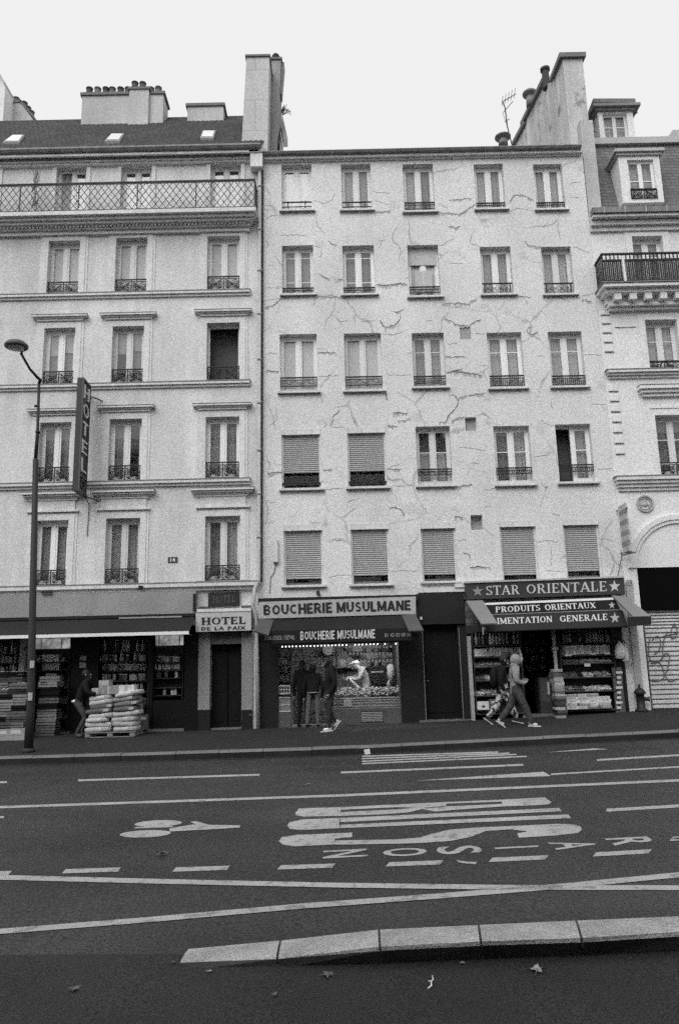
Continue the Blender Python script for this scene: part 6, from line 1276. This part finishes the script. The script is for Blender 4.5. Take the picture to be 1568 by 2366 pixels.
q = MB(); a, b, e, c = q.pbox(1103, 1129, 1621, 1640, FY-.26, .16); o = tag(q.build('carton', M('white_carton', .6)), 'white carton with a small dark mark at the foot of the left star shop shelves', 'box')
q = MB(); q.ell(((a+b)/2, FY-.262, e+(c-e)*.4), .045, .004, .03, 10, 5); q.build('mark', ink, o)
q = MB(); a, b, e, c = q.pbox(1131, 1152, 1616, 1640, FY-.24, .16); o = tag(q.build('carton', M('grey_carton', .12, grit=(20, .4))), 'dark speckled carton right of the white carton with the mark', 'box'); k = MB(); k.box(a+.03, b-.03, FY-.243, FY-.24, c-.1, c-.04); k.build('label', M('box_print', .5), o)
tp_ = crate_proto(.24, .34, .062, M('tray_pale', .26, rnd=.5), 'flat tray in the tall stack leaning at the star shop door post', 'tray', 'trays stacked at the door post', False)
c = S3(1290, 1659); c.y = max(c.y, 20.35)
for i in range(18): put(tp_, Vector((P3(1286+ (1-i/18)*4, 1600, c.y).x+random.gauss(0, .012), c.y+random.gauss(0, .01), swz(c.x, c.y)+.068*i)), random.gauss(0, .08))
# things just inside the star shop door
q = MB(); a, b, e, c = q.pbox(1246, 1274, 1565, 1652, FY+.2, .5); o = tag(q.build('drinks_fridge', M('fridge_dark', .05, rough=.4)), 'dark drinks cabinet just inside the star shop door', 'fridge'); k = MB(); k.box(a+.05, b-.05, FY+.194, FY+.2, e+.35, c-.06); k.build('door_panel', M('fridge_panel', .09, rough=.3), o); k = MB(); k.box(a+.22, b-.05, FY+.188, FY+.194, c-.45, c-.12); k.build('sticker', M('sticker2', .5), o)
shelf('deep dark shelves at the back of the star shop, seen through its door', 1206, 1262, (1490, 1510, 1530, 1550), FY+2.2, .3, 1475, 1600, dark_wood)
for y, n in ((1490, 9), (1510, 9), (1530, 9), (1550, 8)): row([gj1, gb1], 1208, 1260, y, y, n, FY+2.3, .8)
q = MB(); a, b, e, c = q.pbox(1418, 1440, 1542, 1655, FY-.12, .05); o = tag(q.build('label_strip', M('strip_board', .10, grit=(20, .4))), 'upright dark board of price labels on the right pier of the star shop', 'board')
for i in range(8): k = MB(); k.pbox(1424 if i % 3 else 1422, 1434 if i % 3 else 1437, 1551+11.6*i, 1556.5+11.6*i, FY-.126, .005); k.build('price_label', M('card', .62), o)
for x, yt, yb, w, lab in ((1433, 1481, 1523, 12, 'larger white plastic bag hanging on the right pier of the star shop'), (1445, 1488, 1530, 8, 'smaller white plastic bag hanging outermost beside the larger one')):
    q = MB(); c = P3(x, yb, FY-.25); t = P3(x-2, yt, FY-.25); h = t.z-c.z; r_ = w/1777*20.8
    q.lathe(c, [(r_*.55, 0), (r_*.95, h*.08), (r_, h*.35), (r_*.75, h*.7), (r_*.3, h*.92), (r_*.12, h)], 14); o = tag(q.build('plastic_bag', M('bag_white', .6, rough=.4, grit=(20, .2), streak=(5, .3)), None, True), lab, 'bag', None); k = MB(); k.tube([t, t+Vector((.01, .1, .1)), t+Vector((0, .2, .06))], .012, 5); k.build('hook', iron, o)
q = MB(); c = P3(1201, 1512, FY-.22); q.tube([P3(1199, 1500, FY-.22), P3(1202, 1512, FY-.22), P3(1205, 1525, FY-.22)], [.02, .035, .03], 8); q.tube([P3(1199, 1500, FY-.22), P3(1199, 1495, FY-.2)], .008, 4); tag(q.build('hanging_bag', MATS['bag_white']), 'slim pale roll hanging at the right end of the left star shop shelves', 'bag')
# ------------------------------------------------------------------ butcher shop inside
YC = FY+.25; ct = thing('display_counter', 'glass fronted butcher counter full of meat behind the shop window', 'counter', P3(850, 1642, YC))
a, b = P3(772, 1600, YC).x, P3(924, 1600, YC).x; z = lambda y: P3(850, y, YC).z
q = MB(); q.box(a, b, YC, YC+.9, z(1660), z(1614)); q.build('base', M('counter_base', .22, rough=.4, stain=(3, .3)), ct)
q = MB()
for y in (1618, 1624, 1631, 1637): q = MB(); q.box(a-.005, b+.001, YC-.02, YC-.001, z(y)-.012, z(y)+.012); q.build('rail', M('counter_rail', .5, rough=.3), ct)
q = MB(); q.box(a, b, YC-.005, YC+.01, z(1612)+.0, z(1590)); q.build('glass_front', shop_glass, ct)
q = MB(); q.box(a+.45, b, YC+.0, YC+.04, z(1590.5), z(1589)); q.box(a-.0, b, YC-.03, YC+.02, z(1613.5), z(1611.5)); q.tube([P3(829, 1590, YC), P3(804, 1566, YC+.2)], .03, 6); q.build('glass_rim', M('bright_rim', .7, rough=.3), ct)
q = MB()
for i in range(210):
    t = random.random(); y = random.random(); q.ell((a+.02+(b-a-.04)*t, YC+.04+.55*y, z(1611)+.04+.17*y+random.uniform(0, .05)), random.uniform(.03, .075), .04, random.uniform(.02, .045), 7, 4)
q.box(a, b, YC+.02, YC+.7, z(1614)+.001, z(1612)); tag(q.build('meat_pieces', M('meat', .34, rough=.4, grit=(9, .6), stain=(14, .7)), None, True), 'heap of meat pieces filling the butcher counter', 'meat', None, 'stuff')
q = MB(); q.pbox(794, 812, 1616, 1632, YC-.06, .03); tag(q.build('price_poster', M('poster_pale', .5, stain=(12, .4))), 'small pale poster leaning on the front of the butcher counter', 'poster')
q = MB(); q.pbox(642.5, 670, 1583, 1604, FY+.03, .02); o = tag(q.build('window_poster', M('poster_frame', .5)), 'small framed price poster in the narrow left butcher window', 'poster'); q = MB()
for i in range(4):
    for j in range(2): q.pbox(645+6*i, 649.5+6*i, 1586.5+8*j-.18*i, 1592.5+8*j-.18*i, FY+.026, .004)
q.build('print', ink, o)
q = MB(); q.pbox(641, 671, 1611, 1645, FY+.04, .03); o = tag(q.build('display_case', M('case_pale', .22, stain=(5, .4))), 'low pale display case in the narrow left butcher window', 'display case'); q = MB(); q.pbox(641, 671, 1611, 1613, FY+.02, .02); q.pbox(641, 671, 1628, 1630, FY+.02, .02); q.pbox(641, 671, 1642, 1645, FY+.02, .02); q.build('rail', MATS['counter_rail'], o)
YB = FY+3.3; rk = thing('hanging_rack', 'metal rack of rods on the tiled back wall of the butcher shop', 'rack', P3(870, 1560, YB))
q = MB()
for y in (1512, 1528): q.tube([P3(812, y+1.5, YB), P3(922, y-1, YB)], .018, 6)
q.build('rod', M('bright_rod', .7, rough=.3), rk)
hp = box_proto('packet', .12, .05, .30, M('hanging_packet', .28, rnd=.6, stain=(9, .5)), 'small packet hanging on the rods at the back of the butcher shop', 'packet', 'packets hanging at the back of the butcher shop')
for y in (1510, 1526, 1542):
    for i in range(14): put(hp, P3(800+8.6*i, y, YB-.06), 0, .9)
pl = MB(); pl.ell((0, 0, 0), .17, .025, .17, 16, 8); pl.ell((0, -.02, 0), .11, .02, .11, 14, 6); pl = tag(pl.build('wall_plate', M('plate_pale', .4, rnd=.3), None, True), 'round plate hanging at the back of the butcher shop', 'plate', 'round plates on the back wall')
for x, y in ((793, 1531), (791, 1543), (806, 1544), (781, 1545), (757, 1514)): put(pl, P3(x, y, YB-.2))
q = MB(); a, b, e, c = q.pbox(853, 890, 1538, 1580, FY+2.6, .4); o = tag(q.build('oven', M('oven_black', .02, rough=.4)), 'dark oven against the back wall behind the butcher', 'oven'); q = MB(); q.box(a+.06, b-.06, FY+2.57, FY+2.6, c-.2, c-.17); q.build('handle', MATS['bright_rim'], o)
q = MB(); q.lathe(P3(903, 1580, FY+1.8), [(.09, 0), (.09, .2), (.11, .22), (.11, .5), (.07, .54), (.02, .57)], 12); tag(q.build('white_urn', M('urn_white', .5), None, True), 'pale upright urn right of the dark oven', 'urn')
q = MB(); q.lathe(P3(898, 1590, YC+.3), [(.04, 0), (.05, .1), (.03, .16), (.02, .2)], 10); tag(q.build('jug', MATS['urn_white'], None, True), 'small pale jug standing on the right end of the butcher counter', 'jug')
shelf('narrow shelf of small goods in the left strip of the butcher window', 645, 670, (1516, 1535, 1556, 1575), FY+.35, .25, 1492, 1608, dark_wood)
bj = lathe_proto('jar', jar_prof, jar_d, 'dim jar in the narrow left strip of the butcher window', 'jar', 'jars in the narrow butcher window', cap=lid)
for y in (1516, 1535, 1556, 1575): row([bj], 647, 669, y, y-.4, 4, FY+.45, .9)
# ------------------------------------------------------------------ people
skin = M('skin', .32, rough=.6, grit=(50, .1)); hair_m = M('dark_hair', .02, rough=.6); black_cloth = M('black_cloth', .009, rough=.9, grit=(30, .3), stain=(5, .3)); dark_cloth = M('dark_cloth', .03, rough=.9, grit=(30, .3), stain=(5, .4))
jeans = M('worn_jeans', .11, rough=.9, grit=(30, .3), stain=(5, .35)); jeans_d = M('dark_jeans', .06, rough=.9, grit=(30, .3), stain=(5, .35)); white_shoe = M('white_shoe', .58, rough=.6, grit=(30, .2), stain=(12, .3)); black_shoe = M('black_shoe', .02); white_cloth = M('white_cloth', .62, rough=.9, grit=(30, .2), stain=(6, .25)); hood_m = M('hoodie_grey', .24, rough=.95, grit=(30, .25), stain=(6, .3)); cargo = M('cargo_cloth', .06, rough=.95, grit=(30, .3), stain=(7, .6)); camo = M('camouflage_cloth', .5, rough=.9, spots=(7, .48, .05))
RAD = dict(pelvis=(.155, .12), belly=(.145, .11), chest=(.18, .125), neck=(.062, .062), head=(.088, .10), crown=(.07, .08), sh=(.075, .075), el=(.052, .052), wr=(.036, .036), ha=(.035, .022), hip=(.095, .095), kn=(.066, .066), an=(.046, .046), he=(.045, .045), toe=(.036, .03))
def person(label, origin, J, mats, look=(1, 0, 0), scale=1.0, heading=0.0, rad=None, group=None, extra=None, hair=None):
    """one continuous skinned body (bones J in metres), coloured by the nearest bone; face and fingers grow into the same mesh"""
    root = thing('person', label, 'person', origin, group); P = {k: Vector(v)*scale for k, v in J.items()}
    E = [('pelvis', 'belly', 'top'), ('belly', 'chest', 'top'), ('chest', 'neck', 'top'), ('neck', 'head', 'skin'), ('head', 'crown', 'skin')]
    for s in 'LR': E += [('chest', 'sh'+s, 'top'), ('sh'+s, 'el'+s, 'top'), ('el'+s, 'wr'+s, 'top'), ('wr'+s, 'ha'+s, 'skin'), ('pelvis', 'hip'+s, 'legs'), ('hip'+s, 'kn'+s, 'legs'), ('kn'+s, 'an'+s, 'legs'), ('an'+s, 'he'+s, 'shoe'), ('he'+s, 'toe'+s, 'shoe')]
    for s in 'LR':
        if 'he'+s not in P: P['he'+s] = P['an'+s]+Vector((0, 0, -.055))*scale
    names = list(P); ix = {k: i for i, k in enumerate(names)}
    me = bpy.data.meshes.new('body'); me.from_pydata([P[k] for k in names], [(ix[a], ix[b]) for a, b, _ in E], []); ob = bpy.data.objects.new('body', me); col.objects.link(ob)
    ob.modifiers.new('skin', 'SKIN').use_smooth_shade = True; sub = ob.modifiers.new('sub', 'SUBSURF'); sub.levels = sub.render_levels = 2
    rd = dict(RAD); rd.update(rad or {})
    for k, i in ix.items():
        key = k if k in rd else k.rstrip('LR'); r_ = rd[key]; me.skin_vertices[0].data[i].radius = (r_[0]*scale, r_[1]*scale); me.skin_vertices[0].data[i].use_root = (k == 'pelvis')
    dg = bpy.context.evaluated_depsgraph_get(); dg.update(); em = bpy.data.meshes.new_from_object(ob.evaluated_get(dg)); bpy.data.objects.remove(ob); bpy.data.meshes.remove(me)
    order = ['top', 'skin', 'legs', 'shoe', 'ink']; q = MB(); q.v = [v.co.copy() for v in em.vertices]; q.f = [tuple(p.vertices) for p in em.polygons]
    def seg(p, a, b):
        d = b-a; t = max(0, min(1, (p-a).dot(d)/max(d.length_squared, 1e-9))); return (p-a-d*t).length
    for p in em.polygons:
        best = min(E, key=lambda e: seg(p.center, P[e[0]], P[e[1]])/(.5*(rd.get(e[0], rd.get(e[0].rstrip('LR')))[0]+rd.get(e[1], rd.get(e[1].rstrip('LR')))[0]))); q.m.append(order.index(best[2]))
    bpy.data.meshes.remove(em)
    lk = Vector(look).normalized(); sd = lk.cross(Vector((0, 0, 1))).normalized(); hc = (P['head']+P['crown'])/2; s_ = scale
    q.ell(hc+lk*.098*s_+Vector((0, 0, -.005)), .018*s_, .018*s_, .026*s_, 6, 4, 1); q.ell(hc+lk*.085*s_-Vector((0, 0, .075*s_)), .03*s_, .03*s_, .025*s_, 6, 4, 1)
    for k in (-1, 1): q.ell(hc+sd*k*.088*s_, .018*s_, .018*s_, .032*s_, 6, 4, 1); q.ell(hc+lk*.09*s_+sd*k*.034*s_+Vector((0, 0, .025*s_)), .012*s_, .012*s_, .008*s_, 5, 3, 4)
    q.ell(hc+lk*.094*s_-Vector((0, 0, .045*s_)), .02*s_, .02*s_, .006*s_, 6, 3, 4)
    for s in 'LR':      # palm with four unequal bent fingers and a thumb from its side
        d = (P['ha'+s]-P['wr'+s]).normalized(); a_ = d.orthogonal().normalized(); b_ = d.cross(a_); h = P['ha'+s]
        for i, ln in enumerate((.07, .08, .075, .058)):
            r0 = h+a_*(.024-.016*i)*s_; q.tube([r0-d*.02*s_, r0+d*ln*.5*s_, r0+d*ln*.85*s_+b_*.022*s_, r0+d*ln*.9*s_+b_*.045*s_], [.0095*s_, .0088*s_, .008*s_, .006*s_], 5, 1)
        r0 = P['wr'+s].lerp(h, .55)+a_*.028*s_; q.tube([r0, r0+(a_*.03+d*.03)*s_, r0+(a_*.035+d*.06+b_*.015)*s_], [.011*s_, .010*s_, .007*s_], 5, 1)
    rot = Matrix.Rotation(heading, 3, 'Z'); q.v = [rot @ v+Vector(origin) for v in q.v]
    q.build('body', [mats['top'], mats.get('skin', skin), mats['legs'], mats['shoe'], ink], root, True)
    if hair:
        k = MB(); c = rot @ (hc-lk*.02*s_+Vector((0, 0, .03*s_)))+Vector(origin); k.ell(c, .105*s_, .105*s_, .105*s_, 12, 8)
        if hair == 'long': k.ell(c+Vector((0, 0, -.13*s_))-rot @ lk*.05*s_, .10*s_, .08*s_, .17*s_, 10, 7)
        k.build('hair', hair_m, root, True)
    for e in (extra or []): e(root, P, rot, Vector(origin), hc, lk, sd)
    return root
def soles(root, P, rot, o, hc, lk, sd):
    for s in 'LR':
        a, b = P['he'+s], P['toe'+s]; d = (b-a).normalized(); k = MB(); c = rot @ ((a+b)/2)+o; dd = rot @ d; w = dd.cross(Vector((0, 0, 1))).normalized(); n_ = w.cross(dd)
        k.obox(c-n_*.034+dd*.01, dd*((b-a).length/2+.055), w*.042, n_*.012); k.build('shoe_sole', white_shoe, root)
# walker in the pale hood (nearer), mid-stride to the right
o = S3(1196, 1680); J = dict(pelvis=(-.02, 0, .88), belly=(0, 0, 1.0), chest=(.0, 0, 1.24), neck=(.03, 0, 1.40), head=(.07, 0, 1.47), crown=(.09, 0, 1.58), shL=(0, .17, 1.32), elL=(-.02, .22, 1.08), wrL=(.16, .14, 1.02), haL=(.23, .1, 1.05), shR=(-.01, -.17, 1.32), elR=(-.03, -.22, 1.06), wrR=(.15, -.17, .99), haR=(.22, -.13, 1.03), hipL=(-.01, .09, .84), knL=(-.1, .1, .50), anL=(-.36, .1, .19), heL=(-.43, .1, .15), toeL=(-.30, .1, .05), hipR=(-.01, -.09, .84), knR=(.17, -.1, .47), anR=(.29, -.1, .12), heR=(.26, -.1, .06), toeR=(.44, -.1, .05))
def hood(root, P, rot, og, hc, lk, sd):
    k = MB(); c = hc+og; k.ell(c-lk*.03+Vector((0, 0, .01)), .135, .125, .145, 14, 9); k.ell(c-lk*.07-Vector((0, 0, .12)), .10, .12, .10, 12, 7); k.build('hood', hood_m, root, True)
    k = MB(); k.ell(c+lk*.095-Vector((0, 0, .02)), .022, .075, .095, 10, 7); k.build('face', skin, root, True)
def pack(root, P, rot, og, hc, lk, sd):
    k = MB(); c = (P['chest']+P['belly'])/2+og; k.ell(c-lk*.2, .10, .15, .24, 12, 8); k.build('backpack', black_cloth, root, True)
def pockets(root, P, rot, og, hc, lk, sd):
    k = MB(); c = P['hipR'].lerp(P['knR'], .6)+og; k.obox(c+Vector((0, -.085, 0)), (.055, 0, .02), (0, .015, 0), (-.02, 0, .08)); k.build('trouser_pocket', cargo, root)
big = dict(hip=(.115, .115), kn=(.09, .09), an=(.075, .075), sh=(.09, .09), el=(.07, .07), wr=(.05, .05))
person('person in a pale grey hood and baggy cargo trousers striding past the star shop', o, J, dict(top=hood_m, legs=cargo, shoe=white_shoe), rad=big, extra=[hood, pockets, soles])
o2 = S3(1172, 1677); o2.y += .42; o2.x = P3(1164, 1650, o2.y).x; o2.z = swz(o2.x, o2.y)
J2 = {k: Vector(v) for k, v in J.items()}; J2.update(shL=Vector((-.03, .19, 1.33)), shR=Vector((-.03, -.19, 1.33)), elR=Vector((-.1, -.24, 1.06)), wrR=Vector((-.02, -.22, .84)), haR=Vector((.0, -.21, .75)), knR=Vector((.14, -.1, .49)), anR=Vector((.27, -.1, .16)), heR=Vector((.22, -.1, .10)), toeR=Vector((.38, -.1, .06)))
person('person in a black jacket and camouflage trousers walking just behind the pale hood', o2, J2, dict(top=black_cloth, legs=camo, shoe=dark_cloth), rad=dict(big, chest=(.21, .16), belly=(.2, .15), pelvis=(.18, .14)), extra=[pack, soles], hair='short')
# three customers crowding the butcher door
def stand(w=.1, h=1.0, lean=0, arms=((.28, -.02, 1.08), (.25, .05, .84))):
    (ax, ay, az), (bx, by, bz) = arms
    return dict(pelvis=(0, 0, .92), belly=(0, .0, 1.06), chest=(0, lean*.5, 1.32), neck=(0, lean, 1.49), head=(0, lean+.02, 1.56), crown=(0, lean+.03, 1.68), shL=(-.19, lean*.5, 1.42), elL=(-ax, ay, az), wrL=(-bx, by, bz), haL=(-bx, by+.02, bz-.09), shR=(.19, lean*.5, 1.42), elR=(ax, ay, az), wrR=(bx, by, bz), haR=(bx, by+.02, bz-.09), hipL=(-.1, 0, .88), knL=(-w-.03, 0, .48), anL=(-w-.06, 0, .09), toeL=(-w-.1, .14, .03), hipR=(.1, 0, .88), knR=(w, 0, .48), anR=(w, 0, .09), toeR=(w+.03, .14, .03))
def at_(x, Y): c = P3(x, 1650, Y); c.z = swz(c.x, min(Y, FY))+.02; return c
coat = dict(chest=(.22, .15), belly=(.2, .15), pelvis=(.19, .14), sh=(.09, .09), el=(.07, .07), wr=(.05, .05))
person('person all in black with long hair at the left of the butcher door queue', at_(702, 20.85), stand(.08), dict(top=black_cloth, legs=black_cloth, shoe=black_shoe), look=(.3, 1, 0), scale=.97, rad=coat, hair='long')
def belt(root, P, rot, og, hc, lk, sd):
    k = MB(); c = P['pelvis']+og; k.ell(c+Vector((0, -.02, .03)), .185, .145, .022, 16, 5); k.build('shirt_hem', hood_m, root, True)
person('person seen from behind in black jacket and pale jeans, middle of the butcher queue', at_(724, 20.6), stand(.12, lean=.06), dict(top=black_cloth, legs=jeans, shoe=black_shoe), look=(0, 1, 0), scale=.91, rad=dict(coat, hip=(.1, .1), kn=(.075, .075), an=(.06, .06)), hair='short', extra=[belt])
c = S3(764, 1690); Jc = dict(pelvis=(.02, 0, .93), belly=(.02, 0, 1.06), chest=(.04, 0, 1.34), neck=(-.03, 0, 1.52), head=(-.07, 0, 1.59), crown=(-.09, 0, 1.71), shL=(.02, .17, 1.43), elL=(.1, .24, 1.14), wrL=(.0, .2, .92), haL=(-.04, .18, .84), shR=(.04, -.17, 1.43), elR=(.13, -.24, 1.14), wrR=(.0, -.22, .92), haR=(-.04, -.2, .84), hipL=(0, .09, .9), knL=(-.05, .1, .48), anL=(.12, .1, .24), heL=(.19, .1, .23), toeL=(.09, .1, .1), hipR=(.02, -.09, .9), knR=(-.03, -.1, .48), anR=(-.03, -.1, .11), heR=(0, -.1, .06), toeR=(-.19, -.1, .04))
person('person in a black coat and white trainers stepping left past the butcher door', c, Jc, dict(top=black_cloth, legs=dark_cloth, shoe=white_shoe), look=(-1, .2, 0), rad=dict(coat, toe=(.045, .04), he=(.05, .05)), hair='short', extra=[soles])
# worker bending over the pile of sacks
c = S3(184, 1704); Jw = dict(pelvis=(-.04, 0, .86), belly=(.02, 0, 1.0), chest=(.14, 0, 1.24), neck=(.17, 0, 1.40), head=(.13, 0, 1.47), crown=(.11, 0, 1.59), shL=(.13, .18, 1.33), elL=(.30, .22, 1.14), wrL=(.40, .17, 1.19), haL=(.47, .14, 1.20), shR=(.12, -.18, 1.33), elR=(.24, -.25, 1.08), wrR=(.40, -.2, 1.06), haR=(.48, -.18, 1.06), hipL=(-.03, .09, .84), knL=(.18, .1, .50), anL=(.03, .1, .14), toeL=(.18, .1, .05), hipR=(-.05, -.09, .84), knR=(.16, -.1, .48), anR=(-.04, -.1, .12), toeR=(.1, -.1, .04))
def shirt(root, P, rot, og, hc, lk, sd):
    k = MB(); k.ell(P['pelvis']+og+Vector((-.04, 0, .02)), .16, .15, .055, 14, 6); k.build('shirt_tail', white_cloth, root, True); k = MB(); k.ell(P['neck']+og+Vector((-.05, 0, -.03)), .085, .085, .03, 12, 5); k.build('collar', white_cloth, root, True)
person('person in black pullover with white shirt tail bending over the pile of sacks', c, Jw, dict(top=black_cloth, legs=jeans_d, shoe=jeans), rad=dict(coat, toe=(.045, .04)), hair='short', extra=[shirt])
# butcher behind the counter
c = P3(846, 1650, FY+1.35); c.z = bzf
Jb = dict(pelvis=(0, 0, .92), belly=(0, 0, 1.06), chest=(-.04, 0, 1.34), neck=(-.16, 0, 1.47), head=(-.24, 0, 1.50), crown=(-.30, 0, 1.60), shL=(-.06, .17, 1.41), elL=(-.28, .2, 1.2), wrL=(-.48, .12, 1.18), haL=(-.56, .1, 1.18), shR=(-.05, -.17, 1.41), elR=(-.2, -.22, 1.14), wrR=(-.42, -.16, 1.16), haR=(-.5, -.14, 1.17), hipL=(0, .1, .88), knL=(0, .1, .48), anL=(0, .1, .09), toeL=(-.14, .1, .03), hipR=(0, -.1, .88), knR=(0, -.1, .48), anR=(0, -.1, .09), toeR=(-.14, -.1, .03))
def capf(root, P, rot, og, hc, lk, sd):
    k = MB(); c = hc+og; k.ell(c+Vector((.01, 0, .07)), .115, .11, .06, 14, 7); k.ell(c+Vector((-.12, 0, .045)), .06, .07, .014, 10, 5); k.build('cap', white_cloth, root, True)
person('butcher in a white coat and cap leaning over the counter inside the shop', c, Jb, dict(top=M('butcher_coat', .38, rough=.9, grit=(30, .2), stain=(6, .25)), legs=white_cloth, shoe=black_shoe), look=(-1, 0, -.3), rad=coat, extra=[capf])
# ------------------------------------------------------------------ the unseen other side of the street, behind the camera; houses added for shade
m_ = MB(); m_.box(-60, 60, -15, -8.5, -.4, .14); struct(m_.build('pavement', asphalt_walk))
def opposite(x0, x1, h, mat, label):
    t = thing('unseen_opposite_house', label, 'house', ((x0+x1)/2, -12, 0)); hs = []; n = int((x1-x0)/2.6); k0 = (x1-x0)/n
    for r_ in range(int((h-4.2)/2.9)):
        for c_ in range(n): xc = x0+k0*(c_+.5); hs.append((xc-.5, xc+.5, 4.4+2.9*r_, 6.3+2.9*r_))
    q = MB(); xs = sorted({x0, x1, *[v for a in hs for v in a[:2]]}); zs = sorted({-.3, h, *[v for a in hs for v in a[2:]]})
    for a, b in zip(xs, xs[1:]):
        for c, d in zip(zs, zs[1:]):
            if not any(e[0] < (a+b)/2 < e[1] and e[2] < (c+d)/2 < e[3] for e in hs): q.face([(b, -12, c), (a, -12, c), (a, -12, d), (b, -12, d)])
    for a, b, c, d in hs:
        q.face([(a, -12, c), (a, -12.2, c), (a, -12.2, d), (a, -12, d)]); q.face([(b, -12, c), (b, -12, d), (b, -12.2, d), (b, -12.2, c)]); q.face([(a, -12, d), (a, -12.2, d), (b, -12.2, d), (b, -12, d)]); q.face([(a, -12, c), (b, -12, c), (b, -12.2, c), (a, -12.2, c)])
    q.box(x0, x1, -22, -12.6, -.3, h); q.build('wall', mat, t); w0 = None
    for a, b, c, d in hs:
        if w0 is None:
            f = MB(); f.box(a, a+.06, -12.25, -12.19, c, d); f.box(b-.06, b, -12.25, -12.19, c, d); f.box((a+b)/2-.05, (a+b)/2+.05, -12.25, -12.19, c, d); f.box(a, b, -12.249, -12.191, c, c+.08); f.box(a, b, -12.249, -12.191, d-.08, d); w0 = f.build('window', white_paint, t); p = MB(); p.box(a, b, -12.24, -12.23, c, d); p.build('pane', M('dark_glass', .03, rough=.08, spec=.6), w0); base = (a, c)
        else: w = copy_tree(w0, None, None, t); w.location = w0.location+Vector((a-base[0], 0, c-base[1]))
    q = MB(); q.box(x0, x1, -12.5, -11.6, h+.001, h+.3); q.build('cornice', trim, t); q = MB(); q.ext([(x0, -11.9, h+.3), (x0, -16.5, h+2.6), (x0, -22, h+.3)], (x1-x0, 0, 0)); q.build('roof', zinc, t)
    for i in range(3): q = MB(); c = x0+(x1-x0)*(i+.5)/3; q.box(c-1.6, c+1.6, -12.05, -11.95, .1, 3.2); q.build('shop_shutter', dark_shop, t)
opposite(-30, -10.01, 17.5, plaster, 'unseen pale house added across the street behind the viewer for shade, left of three'); opposite(-10, 8, 18.5, limestone, 'unseen stone house added across the street behind the viewer for shade, middle of three'); opposite(8.01, 30, 17, plaster, 'unseen pale house added across the street behind the viewer for shade, right of three')
